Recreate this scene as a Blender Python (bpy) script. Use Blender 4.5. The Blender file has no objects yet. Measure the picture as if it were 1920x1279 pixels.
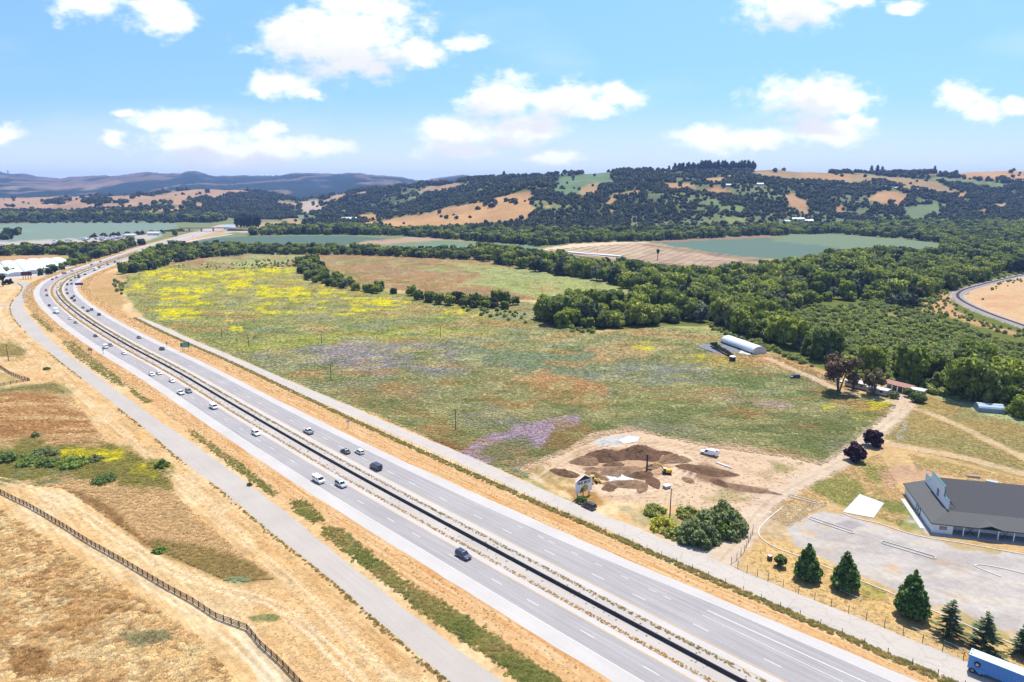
import bpy, bmesh, math, random
import numpy as np
from mathutils import Vector, Matrix

R = math.radians
rng = np.random.default_rng(7)
random.seed(7)
SC = bpy.context.scene
COL = SC.collection

# ------------------------------------------------------------------ camera
F, HZ, CX, CY, H = 1280.0, 352.0, 960.0, 639.5, 93.0      # focal (px of a 1920 frame), horizon row, centre, height in m
PITCH = math.atan((CY - HZ) / F)
CP, SP = math.cos(PITCH), math.sin(PITCH)
cam_d = bpy.data.cameras.new('camera')
cam_d.sensor_width = 36.0
cam_d.lens = 36.0 * F / 1920.0
cam_d.clip_start = 1.0
cam_d.clip_end = 60000.0
cam = bpy.data.objects.new('camera', cam_d)
cam.location = (0, 0, H)
cam.rotation_euler = (math.pi / 2 - PITCH, 0, 0)
COL.objects.link(cam)
SC.camera = cam

# ------------------------------------------------------------------ sun, exposure
SUN_EL, SUN_AZ = R(66), math.atan2(0.45, 0.9)
S = Vector((math.sin(SUN_AZ) * math.cos(SUN_EL), math.cos(SUN_AZ) * math.cos(SUN_EL), math.sin(SUN_EL)))
sun_d = bpy.data.lights.new('sun', 'SUN')
sun_d.energy = 4.6
sun_d.angle = R(0.53)
sun_d.color = (1.0, 0.95, 0.86)
sun = bpy.data.objects.new('sun', sun_d)
sun.rotation_euler = S.to_track_quat('Z', 'Y').to_euler()
sun.location = (0, 0, 400)
COL.objects.link(sun)
SC.view_settings.view_transform = 'Standard'
SC.view_settings.look = 'None'
SC.view_settings.exposure = 0.72
SC.view_settings.gamma = 1.0
SC.view_settings.use_curve_mapping = False
SC.render.engine = 'CYCLES'
SC.cycles.max_bounces = 5
SC.cycles.diffuse_bounces = 2
SC.cycles.glossy_bounces = 2
SC.cycles.transmission_bounces = 2
SC.cycles.volume_bounces = 0
SC.cycles.transparent_max_bounces = 6
SC.cycles.use_denoising = True

# ------------------------------------------------------------------ projection helpers (pixel of the 1920 frame <-> world)
def G(px, py, z=0.0):
    v = (py - CY) / F
    dz = SP + v * CP
    t = (H - z) / dz
    return Vector(((px - CX) / F * t, (CP - v * SP) * t, z))
def Gn(P):
    P = np.asarray(P, float)
    v = (P[:, 1] - CY) / F
    t = H / (SP + v * CP)
    return np.stack([(P[:, 0] - CX) / F * t, (CP - v * SP) * t], 1)
def proj(X, Y, Z=0.0):
    zc = Y * CP - (Z - H) * SP
    zc = np.maximum(zc, 1.0)
    dn = Y * SP + (Z - H) * CP
    return CX + F * X / zc, CY - F * dn / zc
def zat(py, Y):
    """height of the point seen at image row py at forward distance Y"""
    v = (py - CY) / F
    return H - Y * (SP + v * CP) / (CP - v * SP)
def s2l(c):
    c = np.asarray(c, float) / 255.0
    return np.where(c <= 0.04045, c / 12.92, ((c + 0.055) / 1.055) ** 2.4)
KEXP = 1.95
def A(hexs, k=1.0):
    """surface albedo of something that looks like hexs in full sun"""
    c = [int(hexs[i:i + 2], 16) for i in (1, 3, 5)]
    return s2l(c) / KEXP * k

# ------------------------------------------------------------------ numpy noise
_perm = np.random.default_rng(3).random((512, 512))
def vnoise(x, y, o=0):
    x = np.asarray(x, float) + o * 37.7
    y = np.asarray(y, float) + o * 91.3
    xi = np.floor(x).astype(int); yi = np.floor(y).astype(int)
    fx = x - xi; fy = y - yi
    fx = fx * fx * (3 - 2 * fx); fy = fy * fy * (3 - 2 * fy)
    a = _perm[xi & 511, yi & 511]; b = _perm[(xi + 1) & 511, yi & 511]
    c = _perm[xi & 511, (yi + 1) & 511]; d = _perm[(xi + 1) & 511, (yi + 1) & 511]
    return (a * (1 - fx) + b * fx) * (1 - fy) + (c * (1 - fx) + d * fx) * fy
def fbm(x, y, oct=4, o=0):
    s = 0.0; a = 0.5; t = 0.0
    for i in range(oct):
        s = s + a * vnoise(x * 2 ** i, y * 2 ** i, o + i); t += a; a *= 0.5
    return s / t
def sstep(a, b, x):
    t = np.clip((x - a) / (b - a), 0, 1)
    return t * t * (3 - 2 * t)
def sdist(px, py, poly):
    """signed distance (px) to polygon, positive inside"""
    p = np.asarray(poly, float); n = len(p)
    x0, y0 = p.min(0) - 45; x1, y1 = p.max(0) + 45
    out = np.full(px.shape, -45.0)
    sel = (px > x0) & (px < x1) & (py > y0) & (py < y1)
    if not sel.any(): return out
    X = px[sel]; Y = py[sel]
    ins = np.zeros(X.shape, bool); d2 = np.full(X.shape, 1e9)
    for i in range(n):
        ax, ay = p[i]; bx, by = p[(i + 1) % n]
        ex, ey = bx - ax, by - ay
        t = np.clip(((X - ax) * ex + (Y - ay) * ey) / (ex * ex + ey * ey + 1e-9), 0, 1)
        d2 = np.minimum(d2, (X - ax - t * ex) ** 2 + (Y - ay - t * ey) ** 2)
        if by != ay:
            c = ((ay > Y) != (by > Y)) & (X < (bx - ax) * (Y - ay) / (by - ay) + ax)
            ins ^= c
    out[sel] = np.where(ins, 1, -1) * np.sqrt(d2)
    return out
def pdist(X, Y, pts):
    """distance in metres to a world polyline"""
    d2 = np.full(np.shape(X), 1e12)
    p = np.asarray(pts, float)
    for i in range(len(p) - 1):
        ax, ay = p[i]; ex, ey = p[i + 1] - p[i]
        t = np.clip(((X - ax) * ex + (Y - ay) * ey) / (ex * ex + ey * ey + 1e-9), 0, 1)
        d2 = np.minimum(d2, (X - ax - t * ex) ** 2 + (Y - ay - t * ey) ** 2)
    return np.sqrt(d2)
def inpoly(px, py, poly):
    return sdist(px, py, poly) > 0

# ------------------------------------------------------------------ node helpers
def new_mat(name):
    m = bpy.data.materials.new(name); m.use_nodes = True
    nt = m.node_tree; nt.nodes.clear()
    out = nt.nodes.new('ShaderNodeOutputMaterial')
    b = nt.nodes.new('ShaderNodeBsdfPrincipled')
    nt.links.new(b.outputs[0], out.inputs['Surface'])
    return m, nt, b
def N(nt, t, **kw):
    n = nt.nodes.new(t)
    for k, v in kw.items(): setattr(n, k, v)
    return n
def L(nt, a, b): nt.links.new(a, b)
def mathn(nt, op, a, b=None, c=None):
    n = N(nt, 'ShaderNodeMath', operation=op)
    for i, v in enumerate((a, b, c)):
        if v is None: continue
        if isinstance(v, (int, float)): n.inputs[i].default_value = v
        else: L(nt, v, n.inputs[i])
    return n.outputs[0]
def vmath(nt, op, a, b=None, c=None):
    n = N(nt, 'ShaderNodeVectorMath', operation=op)
    for i, v in enumerate((a, b, c)):
        if v is None: continue
        if isinstance(v, (tuple, list)): n.inputs[i].default_value = v
        else: L(nt, v, n.inputs[i])
    return n.outputs['Value'] if op in ('LENGTH', 'DOT_PRODUCT', 'DISTANCE') else n.outputs[0]
def noise(nt, vec, scale, detail=3, rough=0.55):
    n = N(nt, 'ShaderNodeTexNoise'); n.inputs['Scale'].default_value = scale
    n.inputs['Detail'].default_value = detail; n.inputs['Roughness'].default_value = rough
    if vec is not None: L(nt, vec, n.inputs['Vector'])
    return n.outputs['Fac']
def remap(nt, x, a, b, c, d):
    n = N(nt, 'ShaderNodeMapRange'); n.inputs[1].default_value = a; n.inputs[2].default_value = b
    n.inputs[3].default_value = c; n.inputs[4].default_value = d; L(nt, x, n.inputs[0]); return n.outputs[0]
def mixc(nt, fac, a, b, mode='MIX'):
    n = N(nt, 'ShaderNodeMix', data_type='RGBA', blend_type=mode)
    if isinstance(fac, (int, float)): n.inputs[0].default_value = fac
    else: L(nt, fac, n.inputs[0])
    for i, v in ((6, a), (7, b)):
        if hasattr(v, 'links'): L(nt, v, n.inputs[i])
        else: n.inputs[i].default_value = (*[float(q) for q in v][:3], 1)
    return n.outputs[2]
def scalec(nt, col, fac):
    """colour times a scalar socket"""
    return vmath(nt, 'SCALE', col) if fac is None else _sc(nt, col, fac)
def _sc(nt, col, fac):
    n = N(nt, 'ShaderNodeVectorMath', operation='SCALE')
    L(nt, col, n.inputs[0]); L(nt, fac, n.inputs['Scale']); return n.outputs[0]
def bump(nt, b, h, strength, dist):
    n = N(nt, 'ShaderNodeBump'); n.inputs['Strength'].default_value = strength; n.inputs['Distance'].default_value = dist
    L(nt, h, n.inputs['Height']); L(nt, n.outputs[0], b.inputs['Normal'])
MATS = {}
def plain(name, col, rough=0.6, metal=0.0, vary=0.12, scale=1.5, spec=0.3, coat=0.0):
    """simple procedural material: base colour with noise wear"""
    if name in MATS: return MATS[name]
    m, nt, b = new_mat(name)
    tc = N(nt, 'ShaderNodeTexCoord')
    n1 = noise(nt, tc.outputs['Object'], scale, 4)
    n2 = noise(nt, tc.outputs['Object'], scale * 9, 2)
    f = mathn(nt, 'ADD', remap(nt, n1, 0.3, 0.7, 1 - vary, 1 + vary), remap(nt, n2, 0.3, 0.7, -vary * 0.4, vary * 0.4))
    rgb = N(nt, 'ShaderNodeRGB'); rgb.outputs[0].default_value = (*[float(q) for q in col][:3], 1)
    L(nt, _sc(nt, rgb.outputs[0], f), b.inputs['Base Color'])
    b.inputs['Roughness'].default_value = rough; b.inputs['Metallic'].default_value = metal
    b.inputs['Specular IOR Level'].default_value = spec
    b.inputs['Coat Weight'].default_value = coat
    MATS[name] = m
    return m

# ------------------------------------------------------------------ world: sky with fair-weather clouds
def build_world():
    w = bpy.data.worlds.new('World'); SC.world = w; w.use_nodes = True
    nt = w.node_tree; nt.nodes.clear()
    out = N(nt, 'ShaderNodeOutputWorld'); bg = N(nt, 'ShaderNodeBackground')
    L(nt, bg.outputs[0], out.inputs[0])
    sky = N(nt, 'ShaderNodeTexSky', sky_type='NISHITA')
    sky.sun_disc = False; sky.sun_elevation = SUN_EL; sky.sun_rotation = SUN_AZ
    sky.altitude = 100; sky.air_density = 1.0; sky.dust_density = 0.6; sky.ozone_density = 1.6
    bg.inputs['Strength'].default_value = SKY_STRENGTH
    tc = N(nt, 'ShaderNodeTexCoord')
    sep = N(nt, 'ShaderNodeSeparateXYZ'); L(nt, tc.outputs['Generated'], sep.inputs[0])
    ay = mathn(nt, 'MAXIMUM', mathn(nt, 'ABSOLUTE', sep.outputs[1]), 0.02)
    u = mathn(nt, 'DIVIDE', sep.outputs[0], ay); v = mathn(nt, 'DIVIDE', sep.outputs[2], ay)
    comb = N(nt, 'ShaderNodeCombineXYZ'); L(nt, u, comb.inputs[0]); L(nt, v, comb.inputs[1])
    P0 = comb.outputs[0]
    # turbulence of the cloud outlines
    def nz(scale, off, det):
        n = N(nt, 'ShaderNodeTexNoise'); n.inputs['Scale'].default_value = scale; n.inputs['Detail'].default_value = det
        n.inputs['Roughness'].default_value = 0.58
        L(nt, vmath(nt, 'MULTIPLY_ADD', P0, (1, 1.7, 1), (off, off * 1.7, 0)), n.inputs['Vector']); return n
    w1 = nz(9, 3.1, 6)
    warp = vmath(nt, 'MULTIPLY_ADD', w1.outputs['Color'], (0.10, 0.050, 0), (-0.05, -0.025, 0))
    Pw = vmath(nt, 'ADD', P0, warp)
    best = None; above = None
    Pup = vmath(nt, 'ADD', Pw, (0.006, 0.024, 0))
    def uv(px, py):
        vv = (py - CY) / F; d = CP - vv * SP
        return (px - CX) / F / d, -(SP + vv * CP) / d
    for (px, py, rx, ry) in CLOUDS:
        cu, cv = uv(px, py); iu = F * 0.97 / rx; iv = F * 0.95 / ry
        q = vmath(nt, 'MULTIPLY_ADD', Pw, (iu, iv, 1), (-cu * iu, -cv * iv, 0))
        d = vmath(nt, 'LENGTH', q)
        best = d if best is None else N_smin(nt, best, d)
        if rx * ry > 2100:
            d2 = vmath(nt, 'LENGTH', vmath(nt, 'MULTIPLY_ADD', Pup, (iu, iv, 1), (-cu * iu, -cv * iv, 0))); above = d2 if above is None else N_smin(nt, above, d2)
    fine = nz(38, 9.7, 7).outputs['Fac']
    mid = nz(14, 5.2, 5).outputs['Fac']
    d = mathn(nt, 'ADD', best, remap(nt, fine, 0.3, 0.7, 0.27, -0.27))
    d = mathn(nt, 'ADD', d, remap(nt, mid, 0.3, 0.7, 0.34, -0.34))
    dens = remap(nt, d, 1.26, 0.36, 0.0, 1.0); dens.node.interpolation_type = 'SMOOTHSTEP'
    # thin high veil, everywhere
    veil = N(nt, 'ShaderNodeTexNoise'); veil.inputs['Scale'].default_value = 2.6; veil.inputs['Detail'].default_value = 5
    L(nt, vmath(nt, 'MULTIPLY', P0, (1, 3.2, 1)), veil.inputs['Vector'])
    vf = remap(nt, veil.outputs['Fac'], 0.52, 0.85, 0.0, 0.30)
    # cloud colour: white, underside shade painted in as grey where thick and low
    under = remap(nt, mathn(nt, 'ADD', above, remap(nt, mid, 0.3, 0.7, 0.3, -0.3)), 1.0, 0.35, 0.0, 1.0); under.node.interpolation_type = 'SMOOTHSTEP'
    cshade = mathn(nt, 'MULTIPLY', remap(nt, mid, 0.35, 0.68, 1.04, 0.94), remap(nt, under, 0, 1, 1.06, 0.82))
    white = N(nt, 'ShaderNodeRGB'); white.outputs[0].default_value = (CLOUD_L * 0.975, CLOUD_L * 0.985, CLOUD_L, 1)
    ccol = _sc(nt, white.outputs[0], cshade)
    el = mathn(nt, 'MAXIMUM', sep.outputs[2], 0.0)
    tint = N(nt, 'ShaderNodeValToRGB'); L(nt, el, tint.inputs[0]); cr = tint.color_ramp
    cr.elements[0].position = 0.0; cr.elements[0].color = (.42, .53, .70, 1)
    cr.elements[1].position = 0.55; cr.elements[1].color = (1.0, 1.0, 1.0, 1)
    for pos, c_ in ((.06, (.40, .53, .74)), (.16, (.45, .61, .85)), (.30, (.58, .76, .95))):
        e = cr.elements.new(pos); e.color = (*c_, 1)
    skyc = mixc(nt, 1.0, sky.outputs[0], tint.outputs[0], 'MULTIPLY')
    c = mixc(nt, vf, skyc, ccol)
    hz = remap(nt, v, 0.0, 0.13, 0.92, 0.0); hz.node.interpolation_type = 'SMOOTHSTEP'                      # bright humid air low over the hills
    c = mixc(nt, hz, c, (CLOUD_L * 0.78, CLOUD_L * 0.86, CLOUD_L * 0.93))
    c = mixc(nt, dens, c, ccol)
    L(nt, c, bg.inputs['Color'])
def N_smin(nt, a, b):
    n = N(nt, 'ShaderNodeMath', operation='SMOOTH_MIN'); n.inputs[2].default_value = 0.22
    L(nt, a, n.inputs[0]); L(nt, b, n.inputs[1]); return n.outputs[0]
SKY_STRENGTH = 0.14
CLOUD_L = 5.4
SKY_TINT = (1.0, 1.0, 1.0)
CLOUDS = [  # image-frame ellipses, turned into sky directions
    (165, 5, 75, 26), (305, 30, 52, 36), (655, 75, 145, 55), (560, 75, 70, 40), (790, 90, 50, 28), (660, 8, 85, 22), (875, 73, 44, 15),
    (535, 155, 62, 24), (590, 172, 30, 10), (325, 222, 88, 22), (235, 210, 26, 9), (225, 265, 28, 14),
    (380, 270, 110, 30), (480, 285, 130, 28), (495, 245, 42, 17), (420, 305, 100, 18), (590, 280, 60, 18),
    (940, 185, 85, 36), (1050, 190, 75, 36), (1155, 182, 40, 22), (870, 250, 95, 32), (990, 240, 85, 30), (860, 285, 85, 18), (1110, 210, 50, 18),
    (1480, 20, 75, 38), (1580, 2, 60, 14), (1515, 180, 105, 36), (1590, 188, 52, 22), (1350, 255, 80, 26), (1440, 258, 60, 22), (1560, 240, 70, 26), (1620, 220, 30, 16),
    (1795, 185, 52, 26), (1850, 210, 60, 20), (1900, 205, 40, 16), (5, 245, 40, 16), (1040, 297, 55, 14), (1700, 12, 35, 12)]
build_world()

# ------------------------------------------------------------------ mesh builder
class MB:
    def __init__(s): s.v = []; s.f = []
    def add(s, vs, fs):
        o = len(s.v); s.v += [tuple(p) for p in vs]; s.f += [tuple(i + o for i in f) for f in fs]; return s
    def box(s, c, d, rz=0.0, M=None):
        x, y, z = d[0] / 2, d[1] / 2, d[2] / 2
        vs = [Vector((sx * x, sy * y, sz * z)) for sz in (-1, 1) for sy in (-1, 1) for sx in (-1, 1)]
        m = M if M is not None else Matrix.Rotation(rz, 3, 'Z')
        vs = [m @ q + Vector(c) for q in vs]
        return s.add(vs, [(0, 2, 3, 1), (4, 5, 7, 6), (0, 1, 5, 4), (2, 6, 7, 3), (0, 4, 6, 2), (1, 3, 7, 5)])
    def bar(s, a, b, w, h=None):
        a = Vector(a); b = Vector(b); d = b - a
        if d.length < 1e-6: return s
        q = d.to_track_quat('X', 'Z').to_matrix()
        return s.box((a + b) / 2, (d.length, w, h or w), M=q)
    def tube(s, pts, rad, n=8, cap=True):
        o = len(s.v); pts = [Vector(p) for p in pts]
        if not hasattr(rad, '__len__'): rad = [rad] * len(pts)
        for i, p in enumerate(pts):
            d = pts[min(i + 1, len(pts) - 1)] - pts[max(i - 1, 0)]
            m = d.to_track_quat('Z', 'Y').to_matrix()
            for k in range(n):
                a = 2 * math.pi * k / n
                s.v.append(tuple(p + m @ Vector((math.cos(a) * rad[i], math.sin(a) * rad[i], 0))))
        for i in range(len(pts) - 1):
            for k in range(n):
                k2 = (k + 1) % n
                s.f.append((o + i * n + k, o + i * n + k2, o + (i + 1) * n + k2, o + (i + 1) * n + k))
        if cap:
            s.f.append(tuple(o + k for k in reversed(range(n))))
            s.f.append(tuple(o + (len(pts) - 1) * n + k for k in range(n)))
        return s
    def prism(s, poly, y0, y1):
        """poly in (x,z) extruded along y"""
        n = len(poly)
        vs = [(x, y0, z) for x, z in poly] + [(x, y1, z) for x, z in poly]
        fs = [tuple(range(n)), tuple(reversed(range(n, 2 * n)))] + [(i, i + n, (i + 1) % n + n, (i + 1) % n) for i in range(n)]
        return s.add(vs, fs)
    def lathe(s, prof, n=12, c=(0, 0, 0)):
        o = len(s.v)
        for r, z in prof:
            for k in range(n):
                a = 2 * math.pi * k / n; s.v.append((c[0] + r * math.cos(a), c[1] + r * math.sin(a), c[2] + z))
        for i in range(len(prof) - 1):
            for k in range(n):
                k2 = (k + 1) % n; s.f.append((o + i * n + k, o + i * n + k2, o + (i + 1) * n + k2, o + (i + 1) * n + k))
        return s
    def mesh(s, name, mat=None, smooth=False):
        me = bpy.data.meshes.new(name); me.from_pydata(s.v, [], s.f); me.validate(); me.update()
        if mat: me.materials.append(mat)
        if smooth: me.polygons.foreach_set('use_smooth', [True] * len(me.polygons))
        return me
def link(name, me, parent=None, loc=None, rz=None):
    o = bpy.data.objects.new(name, me); COL.objects.link(o)
    if parent is not None: o.parent = parent
    if loc is not None: o.location = loc
    if rz is not None: o.rotation_euler = (0, 0, rz)
    return o
def obj(name, mb, mat, parent=None, smooth=False, loc=None, rz=None):
    return link(name, mb.mesh(name, mat, smooth), parent, loc, rz)
def tag(o, label, cat, group=None):
    o['label'] = label; o['category'] = cat
    if group: o['group'] = group
    return o
def thing(name, label, cat, loc=(0, 0, 0), rz=0.0, group=None):
    o = bpy.data.objects.new(name, None); COL.objects.link(o); o.empty_display_size = 0.3
    o.location = loc; o.rotation_euler = (0, 0, rz)
    return tag(o, label, cat, group)
def struct(o): o['kind'] = 'structure'; return o
def stuff(o, label=None, cat=None):
    o['kind'] = 'stuff'
    if label: o['label'] = label
    if cat: o['category'] = cat
    return o
def np_mesh(name, V, Fq, mat=None, smooth=False):
    me = bpy.data.meshes.new(name)
    V = np.ascontiguousarray(V, np.float32); Fq = np.ascontiguousarray(Fq, np.int32)
    k = Fq.shape[1]
    me.vertices.add(len(V)); me.vertices.foreach_set('co', V.ravel())
    me.loops.add(Fq.size); me.loops.foreach_set('vertex_index', Fq.ravel())
    me.polygons.add(len(Fq)); me.polygons.foreach_set('loop_start', np.arange(0, Fq.size, k, dtype=np.int32))
    if smooth: me.polygons.foreach_set('use_smooth', np.ones(len(Fq), bool))
    me.update(calc_edges=True); me.validate()
    if mat: me.materials.append(mat)
    return me
# ================================================================== SETTING: freeway axis
def resample(P, step):
    P = np.asarray(P, float)
    d = np.r_[0, np.cumsum(np.hypot(*np.diff(P, axis=0).T))]
    n = max(int(d[-1] / step), 2); s = np.linspace(0, d[-1], n + 1)
    return np.stack([np.interp(s, d, P[:, 0]), np.interp(s, d, P[:, 1])], 1)
def smooth(P, sig, step):
    k = int(3 * sig / step); w = np.exp(-0.5 * (np.arange(-k, k + 1) * step / sig) ** 2); w /= w.sum()
    a = P[0] + (P[0] - P[1]) * np.arange(k, 0, -1)[:, None]; b = P[-1] + (P[-1] - P[-2]) * np.arange(1, k + 1)[:, None]
    Q = np.vstack([a, P, b]); return np.stack([np.convolve(Q[:, i], w, 'valid') for i in (0, 1)], 1)
FW_PX = [(1388, 1279), (1290, 1226), (1200, 1179.5), (1050, 1099), (900, 1018), (756, 941), (612, 861.5), (500, 796.5), (420, 750), (350, 707.5), (300, 680), (250, 654.5), (192, 620.5), (160, 600),
         (140, 585), (118, 567), (107, 553), (104, 543), (110, 531), (122, 522.5), (150, 511), (175, 501.5), (200, 492.5), (225, 484), (250, 475.5), (270, 468.5), (300, 459), (345, 446), (395, 432), (432, 421)]
_w = Gn(FW_PX)
_d0 = (_w[0] - _w[2]) / np.linalg.norm(_w[0] - _w[2])
_w = np.vstack([_w[0] + _d0 * 160, _w[0] + _d0 * 60, _w])
FW = smooth(resample(_w, 4.0), 22, 4.0)
def frames(P):
    t = np.gradient(P, axis=0); t /= np.linalg.norm(t, axis=1)[:, None]
    return t, np.stack([t[:, 1], -t[:, 0]], 1)            # tangent, right-hand normal
FT, FN = frames(FW)
FS = np.r_[0, np.cumsum(np.hypot(*np.diff(FW, axis=0).T))]
def fw_at(px, py):
    """freeway arc length and lateral offset of a ground pixel"""
    g = G(px, py); d = np.hypot(FW[:, 0] - g.x, FW[:, 1] - g.y); i = int(d.argmin())
    return FS[i], (g.x - FW[i, 0]) * FN[i, 0] + (g.y - FW[i, 1]) * FN[i, 1]
def fw_pt(s, off):
    i = np.searchsorted(FS, s); i = min(max(i, 0), len(FS) - 1)
    return FW[i] + FN[i] * off, math.atan2(FT[i, 1], FT[i, 0])
def ribbon(name, P, offs, z, mat, lift=None):
    """sheet along a polyline P with lateral offsets offs (columns: scalars or per-station arrays); UV = (offset, arc) in metres"""
    t, nn = frames(P); n = len(P); m = len(offs)
    s = np.r_[0, np.cumsum(np.hypot(*np.diff(P, axis=0).T))]
    O = np.stack([np.broadcast_to(np.asarray(o, float), (n,)) for o in offs], 1)
    V = np.zeros((n, m, 3)); V[:, :, :2] = P[:, None] + nn[:, None] * O[:, :, None]; V[:, :, 2] = z
    idx = np.arange(n * m).reshape(n, m)
    Fq = np.stack([idx[:-1, :-1], idx[:-1, 1:], idx[1:, 1:], idx[1:, :-1]], -1).reshape(-1, 4)
    me = np_mesh(name, V.reshape(-1, 3), Fq, mat)
    UV = np.stack([O, np.broadcast_to(s[:, None], O.shape)], -1).reshape(-1, 2)
    lay = me.uv_layers.new(name='UVMap')
    li = np.zeros(len(me.loops), np.int32); me.loops.foreach_get('vertex_index', li)
    lay.data.foreach_set('uv', UV[li].astype(np.float32).ravel())
    if me.polygons[0].normal.z < 0: me.flip_normals()
    return struct(link(name, me))

# other roads: left / right edges read off the photograph, turned into ground positions
LF_L = [(8, 556), (41, 541), (48, 534)]                                       # unused guide
LEFT_FR = [((34, 531), (52, 528)), ((44, 537), (63, 536)), ((41, 546), (60, 546)), ((28, 560), (50, 560)), ((19, 575), (42, 573)), ((22, 588), (49, 586)), ((30, 601), (61, 600)), ((52, 627), (83, 625)), ((82, 652), (108, 650)), ((107, 673), (140, 674)), ((150, 706), (180, 703)),
           ((200, 747), (240, 747)), ((265, 798), (315, 800)), ((327, 853), (388, 850)), ((410, 913), (466, 908)), ((480, 975), (530, 955)), ((630, 1093), (699, 1095)), ((733, 1189), (820, 1189)), ((846, 1279), (939, 1279)), ((960, 1372), (1072, 1372))]
RIGHT_FR = [((262, 594.5), (256, 596.5)), ((290, 605), (281, 610)), ((327, 622), (316, 627)), ((365, 639), (350, 643)), ((402, 654), (384, 659)), ((477, 686), (462, 694)), ((545, 716), (530, 724)), ((615, 744), (598, 753)), ((695, 779), (672, 786)), ((775, 813), (747, 818)),
            ((867, 850), (835, 857)), ((960, 892), (925, 899)), ((1065, 939), (1030, 947)), ((1120, 960), (1085, 970)), ((1210, 997), (1168, 1006)), ((1277, 1022), (1235, 1036)), ((1330, 1046), (1285, 1059)), ((1378, 1067), (1335, 1080)), ((1440, 1090), (1395, 1105)),
            ((1530, 1127), (1480, 1143)), ((1625, 1165), (1570, 1182)), ((1715, 1202), (1655, 1220)), ((1809, 1240), (1740, 1258)), ((1935, 1290), (1860, 1312)), ((2120, 1370), (2030, 1385))]
def edge_road(edges, step=3.0, sig=9):
    a = Gn([e[0] for e in edges]); b = Gn([e[1] for e in edges])
    c = (a + b) / 2
    d = np.r_[0, np.cumsum(np.hypot(*np.diff(c, axis=0).T))]
    t, nn = frames(c)
    wl = ((a - c) * nn).sum(1); wr = ((b - c) * nn).sum(1)
    s = np.arange(0, d[-1], step)
    P = np.stack([np.interp(s, d, c[:, 0]), np.interp(s, d, c[:, 1])], 1)
    P = smooth(P, sig, step)
    sm = lambda q: smooth(np.stack([s, np.interp(s, d, q)], 1), sig, step)[:, 1]
    return P, sm(wl), sm(wr)
LP, LWL, LWR = edge_road(LEFT_FR)
RP, RWL, RWR = edge_road(RIGHT_FR)
DIRT_MAIN = Gn([(1345, 1058), (1385, 1012), (1412, 968), (1440, 938), (1505, 903), (1575, 865), (1605, 838), (1645, 808), (1685, 775), (1697, 757), (1690, 742), (1676, 733)])
DIRT_B = Gn([(1640, 828), (1700, 838), (1800, 856), (1920, 888), (2000, 912)])
DIRT_C = Gn([(1700, 764), (1740, 774), (1790, 795), (1850, 824), (1920, 858), (1990, 890)])
DIRT_D = Gn([(1695, 760), (1650, 750), (1600, 741), (1560, 726), (1520, 706), (1480, 690), (1440, 672)])
RAIL = smooth(resample(Gn([(2060, 478), (1990, 500), (1920, 516), (1870, 527), (1835, 536), (1806, 544), (1794, 552), (1796, 560), (1812, 570), (1835, 581), (1870, 595), (1920, 612), (2000, 640), (2100, 672)]), 3.0), 10, 3.0)

_lt, _ln = frames(LP)
TRACKS = [(smooth(resample(Gn(p), 2.0), 4, 2.0), h_, w_, c_, a_) for p, h_, w_, c_, a_ in [
    ([(1000, 905), (1040, 878), (1080, 853), (1140, 834), (1200, 834), (1262, 842), (1300, 862), (1298, 890), (1270, 912), (1220, 926), (1160, 924), (1110, 905), (1070, 885)], 1.1, .5, '#f3dcc0', .8),
    ([(1050, 872), (1090, 848), (1150, 828), (1230, 830), (1320, 845), (1420, 860), (1480, 880)], 1.1, .55, '#b9946f', .6), ([(1130, 935), (1200, 932), (1280, 925), (1360, 935), (1430, 945)], 1.1, .5, '#b9946f', .6), ([(1100, 915), (1140, 925), (1190, 915), (1240, 900), (1275, 880), (1290, 850)], 1.1, .5, '#f3dcc0', .8), ([(1290, 850), (1340, 862), (1420, 890), (1470, 905)], 1.1, .5, '#c09a74', .6),
    ([(1540, 985), (1620, 1000), (1720, 1040), (1850, 1080), (1960, 1120)], 1.2, .6, '#b4aca8', .6), ([(1500, 1005), (1600, 1045), (1720, 1095), (1850, 1140)], 1.2, .6, '#dcd5ce', .6), ([(1720, 880), (1800, 888), (1900, 905)], 1.1, .6, '#dcc09a', .7),
    ([(0, 900), (60, 915), (150, 960), (240, 1020), (330, 1075), (430, 1110), (520, 1130), (600, 1200), (690, 1290)], 1.0, .45, '#f6e2be', .8), ([(130, 735), (190, 800), (280, 860), (350, 930), (430, 1010), (540, 1090)], 1.0, .45, '#c99d66', .6), ([(20, 935), (110, 990), (230, 1068), (330, 1128), (420, 1180), (480, 1240), (540, 1310)], .9, .4, '#f6e4c4', .8)]]
TRACKS += [(LP + _ln * (LWL - 3.2 * np.sign(LWL) * -1)[:, None], .9, .4, '#cf9f64', .6), (LP + _ln * (LWL + 7.5 * np.sign(LWL))[:, None], .9, .5, '#f4dcb4', .7)]
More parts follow.
